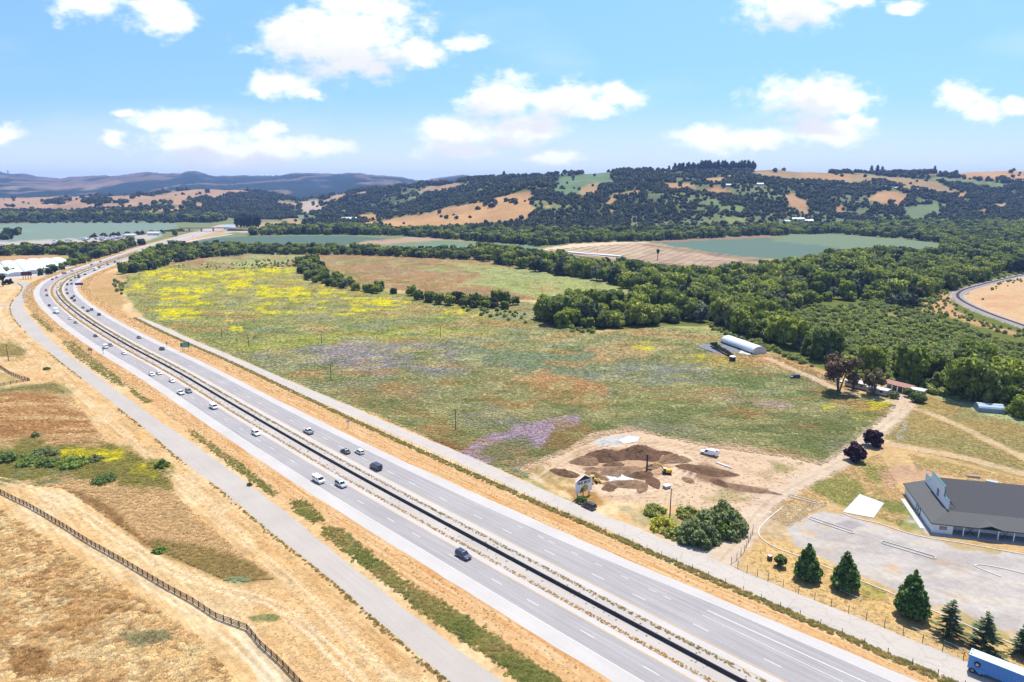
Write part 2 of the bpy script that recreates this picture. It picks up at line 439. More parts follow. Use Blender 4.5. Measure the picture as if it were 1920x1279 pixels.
# ================================================================== painted ground: which plant cover / soil lies where
# (polygon, colour in sun, edge px, ragged px, ragged scale m, opacity, (pattern scale m, lo, hi, x-stretch) or None)
PAINT = [
    # far plain
    ([(-520, 350), (2450, 350), (2450, 475), (1900, 500), (1500, 520), (1000, 520), (600, 500), (300, 480), (-520, 520)], '#8d9468', 6, 6, 60, 1, None),
    ([(-120, 425), (100, 418), (240, 416), (335, 420), (330, 430), (250, 436), (170, 446), (60, 453), (-120, 457)], '#8da090', 1.5, 1, 30, 1, None),
    ([(-120, 433), (30, 428), (80, 433), (20, 436), (-120, 438)], '#8fae93', 1.5, 2, 30, 0.7, None),
    ([(-80, 457), (170, 446), (270, 439), (305, 443), (262, 455), (190, 463), (60, 469), (-80, 474)], '#cdc3b8', 1.5, 2, 15, 1, None),
    ([(190, 452), (262, 446), (270, 450), (215, 457)], '#b3a98c', 2, 2, 15, 1, None),
    ([(-80, 481), (120, 478), (165, 480), (120, 490), (-80, 499)], '#d0a878', 1.5, 1, 10, 1, None),
    ([(105, 482), (150, 477), (168, 481), (120, 487)], '#b7b06a', 1.5, 1, 10, 1, None),
    ([(-80, 496), (130, 489), (150, 500), (120, 515), (-80, 530)], '#ddd6cc', 1.5, 1, 10, 1, None),
    ([(360, 457), (380, 448), (460, 443), (640, 442), (738, 447), (690, 455), (640, 463), (480, 466), (370, 462)], '#6b8174', 1, 1, 30, 1, None),
    ([(300, 455), (345, 442), (440, 428), (460, 430), (395, 446), (340, 460)], '#cbb391', 2, 2, 20, 1, None),
    ([(420, 431), (530, 431), (530, 435), (420, 436)], '#d8d0c6', 1, 1, 20, 1, None),
    ([(478, 418), (570, 414), (640, 420), (720, 424), (700, 434), (560, 430), (480, 428)], '#c2a57e', 2, 3, 40, 1, None),
    ([(620, 467), (690, 452), (770, 445), (1010, 445), (1010, 455), (830, 450), (760, 455), (700, 460), (650, 468)], '#c3a68b', 1.2, 1, 20, 1, None),
    ([(655, 468), (760, 456), (830, 452), (960, 458), (1015, 461), (990, 472), (870, 474), (700, 472)], '#819a80', 1, 1, 30, 1, None),
    ([(1000, 470), (1040, 462), (1080, 456), (1180, 453), (1240, 458), (1440, 488), (1500, 497), (1420, 512), (1300, 505), (1130, 484)], '#f0d6b4', 1, 1, 20, 1, None),
    ([(1225, 456), (1330, 449), (1440, 446), (1520, 454), (1610, 467), (1570, 482), (1480, 489), (1360, 479)], '#748a7c', 1, 1, 30, 1, None),
    ([(1190, 457), (1225, 456), (1360, 479), (1482, 489), (1470, 495), (1340, 482)], '#bda57d', 1, 1, 20, 1, None),
    ([(1215, 450), (1440, 441), (1470, 444), (1340, 449), (1230, 455)], '#a9886f', 1, 1, 20, 1, None),
    ([(1470, 446), (1490, 440), (1560, 440), (1680, 449), (1762, 457), (1745, 474), (1680, 478), (1560, 463), (1440, 451)], '#86977a', 1, 1, 30, 1, None),
    ([(1820, 431), (1870, 427), (1960, 426), (1960, 434), (1860, 434)], '#c6ca6e', 1, 1, 20, 1, None),
    # brushy river side
    ([(870, 470), (1100, 495), (1420, 510), (1760, 470), (2300, 440), (2300, 860), (1920, 792), (1740, 740), (1530, 690), (1330, 612), (1110, 622), (985, 610), (1190, 552)], '#757d40', 3, 4, 20, 1, None),
    ([(1480, 600), (1560, 578), (1700, 566), (1770, 600), (1860, 642), (1920, 655), (1920, 690), (1780, 645), (1700, 652), (1600, 648), (1530, 638)], '#7d8642', 3, 4, 20, 1, None),
    ([(1795, 566), (1815, 545), (1850, 532), (1930, 514), (2200, 470), (2300, 720), (1980, 635), (1870, 596), (1820, 580)], '#deba90', 2, 2, 12, 1, None),
    ([(1820, 560), (1900, 545), (1960, 560), (1900, 580), (1850, 575)], '#d7a981', 4, 6, 20, 0.7, (25, .4, .6, 3)),
    ([(1690, 580), (1740, 570), (1745, 548), (1775, 545), (1790, 575), (1830, 600), (1920, 628), (1920, 634), (1830, 612), (1770, 590), (1720, 590)], '#cfa679', 2, 3, 8, 1, None),
    ([(1660, 590), (1735, 578), (1740, 590), (1690, 600)], '#bba06a', 2, 3, 8, .8, None),
    # meadow beyond the hedge
    ([(305, 495), (330, 487), (470, 478), (700, 476), (860, 475), (900, 488), (1030, 500), (1140, 520), (1192, 550), (1160, 562), (980, 562), (880, 572), (800, 552), (700, 538), (620, 522), (560, 502), (320, 503)], '#b48d66', 2, 3, 20, 1, None),
    ([(600, 480), (860, 478), (900, 490), (830, 505), (720, 500), (620, 498)], '#aa9a62', 3, 5, 30, .8, (40, .35, .6, 3)),
    ([(840, 492), (960, 498), (1060, 503), (1140, 523), (1188, 549), (1100, 560), (1000, 556), (930, 543), (860, 535), (900, 515)], '#b1bb76', 3, 6, 25, 1, (45, .22, .5, 3)),
    ([(780, 500), (900, 505), (880, 512), (800, 508)], '#a4ac6c', 3, 5, 25, .8, None),
    ([(390, 488), (480, 479), (580, 479), (565, 492), (450, 499)], '#b4be7b', 2, 3, 20, 1, (40, .2, .45, 3)),
    ([(640, 515), (760, 520), (860, 528), (840, 545), (740, 540), (660, 530)], '#c09468', 3, 5, 25, .8, (30, .35, .6, 3)),
    ([(600, 505), (660, 510), (680, 518), (620, 520)], '#7d8f4e', 3, 4, 15, .8, None),
    # main field
    ([(228, 518), (330, 498), (560, 503), (600, 520), (700, 545), (870, 562), (985, 566), (1060, 585), (1110, 624), (1240, 614), (1330, 617), (1450, 655), (1530, 695), (1600, 735), (1680, 758), (1690, 775), (1640, 800), (1595, 850), (1540, 872), (1480, 858), (1330, 838), (1190, 808), (1130, 818), (1060, 850), (1000, 872),
      (985, 900), (1100, 955), (1000, 912), (870, 852), (780, 814), (650, 757), (540, 713), (430, 666), (330, 622), (270, 594), (240, 560)], '#a5a470', 3, 4, 15, 1, None),
    ([(228, 518), (330, 498), (560, 503), (640, 530), (870, 565), (985, 612), (830, 622), (560, 640), (430, 666), (330, 622), (270, 594), (240, 560)], '#a3a35c', 8, 10, 40, 1, None),
    ([(380, 590), (640, 575), (860, 590), (960, 612), (820, 622), (560, 632), (420, 632)], '#8b9a61', 8, 12, 40, .8, (35, .3, .62, 2)),
    ([(260, 512), (420, 506), (560, 512), (560, 526), (420, 530), (270, 532)], '#b3ab4c', 5, 10, 30, .9, (26, .3, .55, 3)),
    ([(560, 505), (600, 525), (690, 548), (660, 560), (560, 545), (470, 525)], '#b09a58', 5, 10, 30, .8, (30, .38, .6, 3)),
    ([(770, 560), (850, 565), (930, 600), (980, 612), (900, 605), (800, 590), (760, 575)], '#c1925f', 5, 8, 20, .85, (24, .38, .56, 2)),
    ([(250, 585), (420, 600), (520, 620), (420, 640), (330, 615)], '#95a063', 5, 8, 20, .8, None),
    ([(420, 645), (560, 630), (700, 618), (840, 618), (960, 622), (820, 634), (600, 650), (470, 664)], '#b3b752', 3, 6, 15, .9, (30, .3, .5, 4)),
    ([(470, 662), (560, 645), (700, 637), (810, 638), (860, 655), (890, 690), (800, 695), (700, 703), (640, 694), (560, 684), (500, 676)], '#a49ba2', 5, 12, 15, .95, (14, .28, .5, 2)),
    ([(500, 668), (640, 690), (620, 705), (540, 690)], '#8d9a6c', 5, 8, 15, .8, None),
    ([(840, 640), (1000, 632), (1150, 660), (1300, 690), (1250, 720), (1050, 695), (900, 690), (850, 668)], '#86987a', 8, 14, 20, .9, (22, .25, .6, 2)),
    ([(1100, 700), (1200, 685), (1330, 695), (1300, 720), (1200, 735), (1120, 750), (1090, 730)], '#9b9f97', 6, 12, 15, .85, (14, .35, .6, 2)),
    ([(880, 692), (960, 690), (1000, 710), (950, 728), (900, 715)], '#a8905a', 5, 10, 15, .9, (16, .35, .6, 2)),
    ([(955, 703), (1010, 696), (1060, 704), (1135, 720), (1140, 738), (1050, 738), (1000, 728)], '#d2a271', 3, 6, 10, 1, None),
    ([(1085, 650), (1150, 645), (1235, 658), (1210, 674), (1120, 670)], '#c9a878', 4, 8, 12, .9, (14, .3, .55, 2)),
    ([(1140, 624), (1240, 618), (1340, 628), (1330, 640), (1230, 636), (1150, 634)], '#c8a674', 4, 8, 12, .9, (16, .35, .55, 3)),
    ([(1250, 612), (1330, 618), (1440, 655), (1400, 640), (1300, 622)], '#b7c07c', 3, 4, 10, .9, None),
    ([(690, 716), (760, 710), (805, 730), (790, 752), (720, 748)], '#c09b63', 5, 10, 12, .9, (14, .33, .55, 2)),
    ([(580, 700), (720, 745), (860, 800), (960, 850), (940, 870), (860, 840), (720, 775), (590, 725)], '#a98e55', 6, 8, 12, .85, (14, .35, .6, 2)),
    ([(800, 820), (890, 838), (880, 850), (830, 840)], '#a97a48', 4, 6, 8, .9, None),
    ([(840, 770), (930, 755), (980, 790), (930, 815), (860, 800)], '#99998f', 6, 10, 12, .8, (12, .35, .6, 2)),
    ([(862, 852), (900, 820), (960, 800), (1020, 784), (1095, 782), (1085, 800), (1045, 812), (1012, 842), (962, 855), (925, 875)], '#bda5ba', 3, 8, 8, 1, (10, .2, .42, 2)),
    ([(945, 850), (1010, 838), (1060, 828), (1060, 845), (1010, 870), (975, 890), (940, 880)], '#9c9a86', 4, 8, 8, .9, (9, .3, .6, 2)),
    ([(1040, 800), (1120, 800), (1130, 815), (1060, 845), (1010, 850)], '#a1844f', 4, 6, 8, .9, (10, .3, .6, 2)),
    ([(1120, 760), (1200, 735), (1280, 755), (1260, 790), (1150, 790)], '#8e9b58', 8, 12, 15, .8, (14, .3, .6, 2)),
    ([(1180, 790), (1300, 800), (1400, 815), (1480, 840), (1550, 855), (1600, 825), (1640, 790), (1560, 790), (1400, 770), (1250, 765)], '#8a935c', 6, 10, 12, .95, (14, .2, .5, 2)),
    ([(1280, 700), (1400, 700), (1500, 725), (1540, 750), (1450, 748), (1330, 725)], '#8a9a62', 6, 10, 12, .85, (14, .3, .6, 2)),
    ([(1300, 735), (1360, 730), (1420, 744), (1486, 758), (1478, 772), (1390, 760), (1320, 747)], '#c3b1a2', 3, 5, 6, .95, (6, .2, .45, 3)),
    ([(1330, 662), (1430, 666), (1500, 680), (1570, 702), (1600, 735), (1560, 735), (1500, 708), (1430, 690), (1340, 682)], '#cda673', 3, 6, 10, .95, None),
    ([(1420, 655), (1470, 662), (1520, 690), (1470, 690), (1410, 672)], '#dcae7b', 3, 5, 10, 1, None),
    ([(1250, 655), (1350, 672), (1420, 690), (1340, 688), (1260, 670)], '#b3a455', 4, 8, 10, .8, (12, .35, .55, 3)),
    ([(1520, 712), (1600, 745), (1690, 768), (1660, 780), (1580, 762), (1510, 735)], '#c9a26d', 4, 6, 8, .9, (10, .3, .55, 2)),
    ([(1585, 765), (1660, 755), (1668, 780), (1620, 795), (1590, 785)], '#b8b058', 4, 8, 8, .9, (9, .3, .55, 2)),
    # farm yard, lane fields
    ([(1600, 715), (1740, 740), (1900, 780), (2100, 830), (2100, 1000), (1920, 900), (1700, 842), (1640, 825), (1690, 775), (1700, 755)], '#b39d66', 4, 6, 12, 1, None),
    ([(1670, 795), (1720, 787), (1800, 815), (1920, 872), (1920, 884), (1800, 850), (1720, 834), (1660, 822)], '#a79c66', 4, 6, 10, .9, (10, .3, .6, 3)),
    ([(1760, 790), (1920, 850), (1920, 800), (1800, 760)], '#a39a68', 6, 8, 10, .9, (10, .3, .6, 3)),
    ([(1750, 745), (1800, 738), (1870, 762), (1960, 795), (1960, 806), (1830, 775)], '#b8bf8a', 3, 4, 8, 1, None),
    ([(1590, 738), (1660, 742), (1680, 752), (1620, 752)], '#8b8f50', 3, 5, 8, .8, None),
    ([(1695, 765), (1700, 810), (1685, 840), (1668, 845), (1690, 800)], '#b3b0a2', 2, 4, 5, .7, (5, .4, .6, 1)),
    # commercial yard
    ([(1420, 960), (1500, 905), (1600, 850), (1650, 832), (1700, 842), (1920, 895), (2150, 960), (2150, 1330), (1920, 1270), (1500, 1112), (1370, 1058)], '#d6b480', 3, 4, 10, 1, None),
    ([(1500, 912), (1560, 880), (1640, 856), (1670, 870), (1650, 915), (1700, 950), (1700, 985), (1610, 962), (1550, 935)], '#a09c5a', 4, 8, 8, .95, (7, .3, .58, 1)),
    ([(1640, 880), (1700, 868), (1760, 880), (1740, 905), (1690, 900), (1660, 915)], '#cfaa87', 4, 6, 8, 1, None),
    ([(1700, 850), (1920, 900), (1920, 925), (1830, 905), (1720, 872)], '#c0aa6e', 4, 8, 8, .85, (8, .3, .6, 3)),
    ([(1420, 985), (1470, 950), (1560, 945), (1540, 965), (1490, 990), (1470, 1015)], '#cfb690', 4, 6, 8, .9, None),
    ([(1478, 992), (1500, 978), (1545, 960), (1600, 968), (1700, 1000), (1760, 1008), (1830, 1022), (2100, 1070), (2100, 1290), (1920, 1212), (1800, 1165), (1690, 1115), (1600, 1076), (1560, 1055), (1500, 1028)], '#d0c7c0', 2, 4, 6, 1, None),
    ([(1545, 985), (1590, 975), (1615, 985), (1590, 995)], '#a9a2a2', 3, 5, 5, .8, None),
    ([(1570, 1010), (1640, 1015), (1650, 1045), (1600, 1045)], '#dcd0ba', 4, 8, 5, .8, (5, .4, .6, 2)),
    ([(1600, 1052), (1680, 1060), (1705, 1085), (1650, 1085)], '#dfbd92', 3, 6, 5, .9, (4, .35, .55, 2)),
    ([(1530, 1025), (1600, 1040), (1640, 1075), (1560, 1050)], '#d8b488', 3, 6, 5, .8, (4, .4, .6, 2)),
    ([(1740, 1042), (1810, 1060), (1805, 1068), (1740, 1052)], '#d9b282', 3, 4, 4, .9, (4, .35, .55, 2)),
    ([(1735, 1100), (1800, 1115), (1860, 1140), (1920, 1165), (1920, 1172), (1850, 1150), (1780, 1122)], '#c9a678', 2, 5, 3, .8, (3, .4, .6, 2)),
    ([(1480, 992), (1560, 975), (1700, 1000), (1920, 1050), (1920, 1210), (1700, 1120), (1500, 1028)], '#b9b0aa', 4, 8, 5, .55, (7, .45, .62, 2.5)),
    ([(1480, 992), (1560, 975), (1700, 1000), (1920, 1050), (1920, 1210), (1700, 1120), (1500, 1028)], '#ded2bf', 4, 8, 5, .5, (4, .55, .68, 3)),
    ([(1478, 1000), (1520, 975), (1560, 985), (1530, 1010)], '#d9bf98', 5, 10, 5, .8, (4, .35, .6, 1)), ([(1680, 1112), (1800, 1160), (1920, 1208), (1920, 1196), (1810, 1146), (1700, 1100)], '#d8b88c', 3, 6, 4, .8, (3, .4, .62, 2)),
    ([(1690, 972), (1720, 930), (1745, 965), (1750, 1000), (1710, 990)], '#d1cac6', 2, 2, 4, 1, None),
    ([(1640, 930), (1695, 940), (1720, 990), (1680, 985), (1630, 965)], '#939a58', 4, 6, 4, .9, (4, .3, .6, 1)),
    ([(1745, 1002), (1800, 1010), (1870, 1026), (1860, 1032), (1780, 1022)], '#c5ad79', 2, 4, 4, .9, (4, .3, .6, 2)),
    ([(1395, 1045), (1440, 1010), (1520, 1040), (1600, 1078), (1690, 1118), (1800, 1168), (1920, 1216), (2100, 1295), (2100, 1365), (1920, 1283), (1620, 1162), (1440, 1088), (1385, 1065)], '#e0bd82', 3, 4, 5, 1, None),
    ([(1610, 1090), (1660, 1105), (1675, 1130), (1620, 1125)], '#b3a55e', 3, 5, 4, .9, None),
    ([(1800, 1150), (1900, 1195), (1910, 1215), (1820, 1185)], '#bda765', 4, 6, 4, .8, None),
    # construction site
    ([(965, 882), (1000, 868), (1060, 842), (1120, 813), (1180, 802), (1240, 818), (1330, 830), (1400, 833), (1480, 853), (1550, 870), (1510, 902), (1440, 938), (1410, 962), (1340, 955), (1260, 948), (1150, 942), (1110, 918), (1060, 898), (1010, 905)], '#e3c6a6', 3, 5, 6, 1, None),
    ([(985, 885), (1020, 868), (1075, 900), (1080, 930), (1040, 918)], '#b39a66', 3, 6, 5, .9, (5, .2, .5, 1)),
    ([(1075, 850), (1130, 838), (1230, 838), (1265, 855), (1260, 880), (1230, 905), (1170, 912), (1120, 895), (1075, 870)], '#c9a484', 5, 6, 6, .8, None),
    ([(1275, 862), (1330, 868), (1400, 902), (1456, 920), (1440, 936), (1380, 922), (1310, 900), (1275, 885)], '#92715a', 5, 8, 6, .9, (6, .25, .5, 2)),
    ([(1320, 905), (1380, 915), (1430, 935), (1380, 945), (1310, 935)], '#b6a577', 6, 8, 5, .8, (5, .35, .6, 1)),
    ([(1395, 862), (1440, 880), (1445, 910), (1390, 890)], '#b59f7a', 5, 8, 5, .7, (5, .35, .6, 1)),
    ([(1440, 865), (1500, 870), (1510, 890), (1450, 885)], '#98975c', 4, 6, 5, .8, (5, .3, .6, 1)),
    ([(1115, 832), (1150, 820), (1195, 818), (1200, 826), (1160, 840), (1130, 842)], '#cfd0cf', 2, 3, 3, .95, None),
    ([(1060, 918), (1110, 918), (1130, 945), (1090, 950), (1070, 938)], '#b48b55', 3, 5, 4, .9, None),
    ([(1150, 945), (1260, 955), (1300, 1000), (1260, 1010), (1190, 985)], '#bfae85', 4, 6, 4, .9, (4, .3, .55, 1)),
    ([(1195, 950), (1270, 965), (1280, 1000), (1220, 985)], '#a3a05c', 4, 5, 4, .8, None),
    ([(1262, 1016), (1340, 1010), (1385, 985), (1420, 960), (1428, 968), (1405, 1005), (1385, 1030), (1375, 1066), (1330, 1058)], '#dccdbc', 3, 4, 4, 1, None),
    # west side
    ([(-100, 640), (20, 640), (55, 655), (50, 672), (-100, 668)], '#a5965c', 4, 6, 8, .9, (9, .3, .55, 3)),
    ([(-100, 685), (0, 690), (45, 711), (0, 716), (-100, 720)], '#c9ae78', 3, 4, 8, 1, None),
    ([(-100, 735), (50, 719), (100, 716), (130, 732), (136, 748), (90, 742), (-100, 738)], '#98935e', 6, 10, 8, .9, None),
    ([(-120, 742), (60, 738), (135, 745), (148, 790), (200, 828), (320, 880), (325, 925), (400, 990), (440, 1030), (512, 1085), (430, 1092), (330, 1052), (280, 1022), (200, 962), (120, 915), (50, 902), (-120, 900)], '#dcb98a', 8, 14, 10, 1, None),
    ([(-120, 742), (80, 740), (140, 775), (190, 825), (100, 830), (-120, 820)], '#bd8d5a', 6, 8, 10, .85, (3.2, .4, .6, 7)),
    ([(-120, 800), (60, 815), (220, 838), (120, 845), (-120, 850)], '#ad8557', 8, 12, 8, .8, (8, .3, .6, 3)),
    ([(-120, 848), (60, 830), (120, 836), (250, 845), (300, 860), (322, 882), (327, 922), (250, 918), (200, 908), (120, 898), (60, 908), (-120, 905)], '#98904f', 7, 16, 8, 1, None),
    ([(20, 890), (120, 885), (150, 900), (60, 910)], '#9aa07a', 4, 6, 5, .8, (5, .3, .6, 2)),
    ([(105, 848), (160, 842), (235, 848), (230, 862), (150, 862), (110, 858)], '#c5b73c', 3, 6, 4, .9, (5, .3, .5, 2)),
    ([(225, 868), (280, 870), (300, 885), (290, 900), (240, 890)], '#b3aa45', 3, 6, 4, .9, (5, .3, .5, 2)),
    ([(120, 915), (180, 940), (280, 1015), (340, 1045), (330, 1055), (270, 1024), (190, 965)], '#a88352', 4, 5, 4, .85, None),
    ([(280, 1008), (330, 1018), (400, 1032), (475, 1058), (512, 1085), (425, 1092), (350, 1060), (290, 1035)], '#a58f58', 7, 12, 6, .9, (6, .2, .5, 2)),
    ([(420, 1083), (460, 1078), (470, 1090), (440, 1095)], '#a0ab80', 3, 3, 3, .9, None),
    ([(-120, 950), (0, 955), (40, 975), (100, 1018), (170, 1068), (240, 1110), (310, 1155), (370, 1195), (410, 1225), (450, 1290), (480, 1420), (-120, 1500)], '#dfbd8b', 8, 14, 7, 1, None),
    ([(-120, 950), (0, 955), (40, 975), (100, 1018), (170, 1068), (240, 1110), (310, 1155), (370, 1195), (410, 1225), (450, 1290), (480, 1420), (-120, 1500)], '#c79f6c', 9, 14, 8, .8, (5, .42, .64, 1.5)),
    ([(-120, 950), (0, 955), (40, 975), (100, 1018), (170, 1068), (240, 1110), (310, 1155), (370, 1195), (410, 1225), (450, 1290), (480, 1420), (-120, 1500)], '#f0d8ac', 4, 5, 5, .75, (2.6, .52, .68, 1.5)),
    ([(-60, 1100), (120, 1090), (240, 1120), (200, 1180), (100, 1210), (-60, 1190)], '#bb8f57', 15, 20, 8, .7, (6, .35, .62, 2)),
    ([(230, 1190), (310, 1185), (320, 1205), (250, 1215)], '#8b8763', 4, 5, 3, .9, (3, .3, .5, 2)),
    ([(20, 1210), (100, 1215), (110, 1260), (40, 1270)], '#a67c48', 6, 8, 4, .8, None),
    ([(320, 1225), (375, 1220), (370, 1245), (330, 1245)], '#b7a052', 5, 6, 3, .7, (3, .35, .6, 1)),
    ([(390, 1150), (470, 1170), (500, 1215), (560, 1285), (500, 1290), (450, 1200)], '#e2cba6', 4, 5, 4, .9, None),
    ([(462, 1158), (505, 1150), (528, 1155), (515, 1166), (475, 1168)], '#8f8f5a', 2, 3, 2, 1, None),
    ([(140, 500), (222, 515), (232, 560), (236, 600), (200, 590), (160, 555)], '#d1a976', 4, 5, 10, .9, None),
    ([(150, 540), (230, 525), (232, 580), (180, 570)], '#bfa065', 5, 8, 10, .6, (12, .35, .6, 2)),
]
# mustard bloom: small dense polygons
MUSTARD = [
    [(250, 516), (320, 510), (330, 520), (260, 526)], [(330, 512), (395, 508), (392, 524), (340, 526)], [(400, 508), (470, 505), (470, 516), (410, 518)], [(470, 503), (520, 500), (556, 508), (520, 514), (470, 512)],
    [(240, 532), (275, 533), (272, 543), (240, 543)], [(300, 540), (395, 535), (420, 548), (390, 556), (300, 560), (285, 552)], [(300, 556), (375, 552), (390, 562), (300, 566)], [(420, 530), (470, 520), (476, 540), (430, 548)],
    [(290, 582), (350, 578), (388, 584), (382, 594), (300, 596)], [(480, 538), (526, 540), (520, 556), (482, 556)], [(530, 540), (566, 536), (566, 548), (535, 550)], [(545, 550), (580, 548), (590, 560), (556, 566)],
    [(600, 556), (680, 558), (770, 562), (764, 572), (720, 578), (660, 566), (600, 562)], [(600, 545), (625, 545), (620, 553), (602, 553)], [(832, 578), (870, 577), (872, 586), (838, 588)],
    [(480, 572), (500, 570), (500, 582), (482, 582)], [(660, 580), (690, 578), (688, 586), (664, 588)], [(270, 512), (300, 505), (340, 505), (300, 515)], [(440, 610), (458, 610), (456, 618), (442, 618)],
    [(1300, 667), (1320, 664), (1325, 673), (1304, 676)], [(1330, 670), (1372, 674), (1368, 680), (1340, 677)], [(1185, 648), (1220, 645), (1222, 652), (1190, 654)], [(1590, 770), (1618, 766), (1612, 776), (1592, 776)],
    [(1620, 762), (1660, 756), (1655, 770), (1625, 776)], [(1610, 782), (1628, 778), (1630, 786), (1612, 790)], [(1540, 763), (1560, 760), (1562, 768), (1545, 770)], [(1475, 886), (1490, 882), (1492, 890), (1478, 894)],
    [(112, 850), (155, 845), (158, 856), (115, 858)], [(180, 850), (228, 850), (222, 860), (185, 862)], [(248, 872), (272, 870), (268, 882), (250, 882)], [(1890, 705), (1920, 712), (1915, 726), (1892, 716)]]
HILL_OPEN = [  # grass openings in the hill woodland (polygon, colour)
    ([(640, 428), (690, 418), (720, 412), (800, 400), (860, 385), (930, 370), (990, 359), (1003, 368), (995, 384), (1006, 388), (985, 414), (900, 420), (800, 430), (730, 433), (660, 434)], '#d3a877'),
    ([(1128, 384), (1150, 364), (1200, 354), (1204, 362), (1160, 370), (1142, 388)], '#c9a678'), ([(1245, 344), (1300, 345), (1305, 353), (1255, 353)], '#cfa478'), ([(1310, 354), (1350, 351), (1374, 363), (1335, 365)], '#cfa478'),
    ([(1320, 335), (1372, 326), (1376, 334), (1340, 344)], '#c9a67c'), ([(1466, 366), (1485, 361), (1516, 378), (1514, 400), (1482, 386)], '#d2a87c'), ([(1618, 376), (1660, 357), (1704, 362), (1694, 382), (1662, 388), (1640, 380)], '#d0a67a'),
    ([(1405, 314), (1480, 318), (1560, 324), (1640, 328), (1700, 333), (1760, 340), (1800, 358), (1780, 368), (1720, 355), (1650, 342), (1600, 346), (1500, 342), (1420, 334)], '#b59c74'),
    ([(1500, 322), (1600, 325), (1590, 338), (1510, 338)], '#c79f74'), ([(1738, 326), (1800, 318), (1960, 314), (1960, 346), (1860, 336), (1800, 334)], '#cda67a'), ([(1890, 330), (1960, 328), (1960, 345), (1900, 342)], '#cda67a'),
    ([(775, 363), (800, 352), (860, 344), (893, 349), (850, 359)], '#c2a283'), ([(1045, 334), (1140, 318), (1152, 342), (1090, 352), (1050, 357)], '#7f9670'), ([(1088, 352), (1122, 341), (1122, 360), (1082, 368)], '#c0a277'),
    ([(1040, 345), (1090, 350), (1080, 366), (1040, 362)], '#7d946c'), ([(1562, 386), (1586, 382), (1586, 402), (1566, 402)], '#c9a070'), ([(1690, 388), (1760, 378), (1765, 402), (1710, 410)], '#86956b'),
    ([(1300, 374), (1345, 378), (1360, 392), (1320, 386)], '#7d9560'), ([(1348, 386), (1392, 386), (1402, 400), (1360, 398)], '#8a9a66'), ([(1352, 404), (1404, 406), (1396, 420), (1370, 418)], '#9aa066'),
    ([(1796, 366), (1810, 362), (1812, 376), (1800, 376)], '#c9a070'), ([(1862, 382), (1890, 380), (1888, 390), (1864, 390)], '#c9a882'), ([(1815, 396), (1850, 392), (1850, 400), (1820, 402)], '#b39a70'),
    ([(1740, 336), (1760, 332), (1900, 345), (1870, 355), (1800, 346)], '#8f9a70'),
    ([(-120, 374), (100, 366), (200, 363), (290, 366), (330, 358), (380, 352), (460, 352), (470, 360), (380, 371), (270, 386), (240, 394), (100, 394), (-120, 400)], '#c4a183'),
    ([(305, 382), (346, 374), (346, 386)], '#c9a283'), ([(356, 385), (382, 379), (378, 391)], '#c9a283'), ([(268, 397), (290, 392), (284, 404)], '#c9a27f'), ([(316, 394), (338, 388), (336, 400)], '#c9a27f'),
    ([(296, 392), (308, 390), (306, 412), (298, 408)], '#c9a27f'), ([(390, 366), (425, 360), (425, 372), (400, 374)], '#c4a183'), ([(480, 416), (560, 410), (572, 420), (490, 428)], '#c9a482'), ([(598, 377), (652, 361), (652, 373), (610, 385)], '#c9a684'),
    ([(535, 362), (645, 352), (648, 362), (600, 372), (545, 372)], '#bfa094'), ([(562, 382), (596, 372), (604, 392), (570, 402)], '#d0bca8'), ([(660, 366), (690, 360), (688, 368), (664, 372)], '#c9a684'), ([(555, 404), (580, 400), (600, 412), (560, 412)], '#8fa070'),
    ([(670, 405), (700, 398), (706, 410), (680, 414)], '#c9a06c'), ([(520, 375), (560, 384), (555, 392), (522, 382)], '#c4a183'), ([(1140, 395), (1150, 390), (1152, 398)], '#c9a070'), ([(1020, 388), (1030, 384), (1032, 392)], '#c9a070')]
HILL_GROVE = [[(150, 379), (180, 373), (207, 375), (208, 383), (185, 387)], [(212, 381), (236, 376), (232, 386)], [(78, 380), (120, 376), (120, 384), (82, 386)], [(240, 372), (262, 366), (262, 374)], [(905, 380), (930, 377), (932, 388), (908, 389)], [(945, 378), (970, 376), (968, 386)], [(885, 392), (900, 391), (900, 396)]]

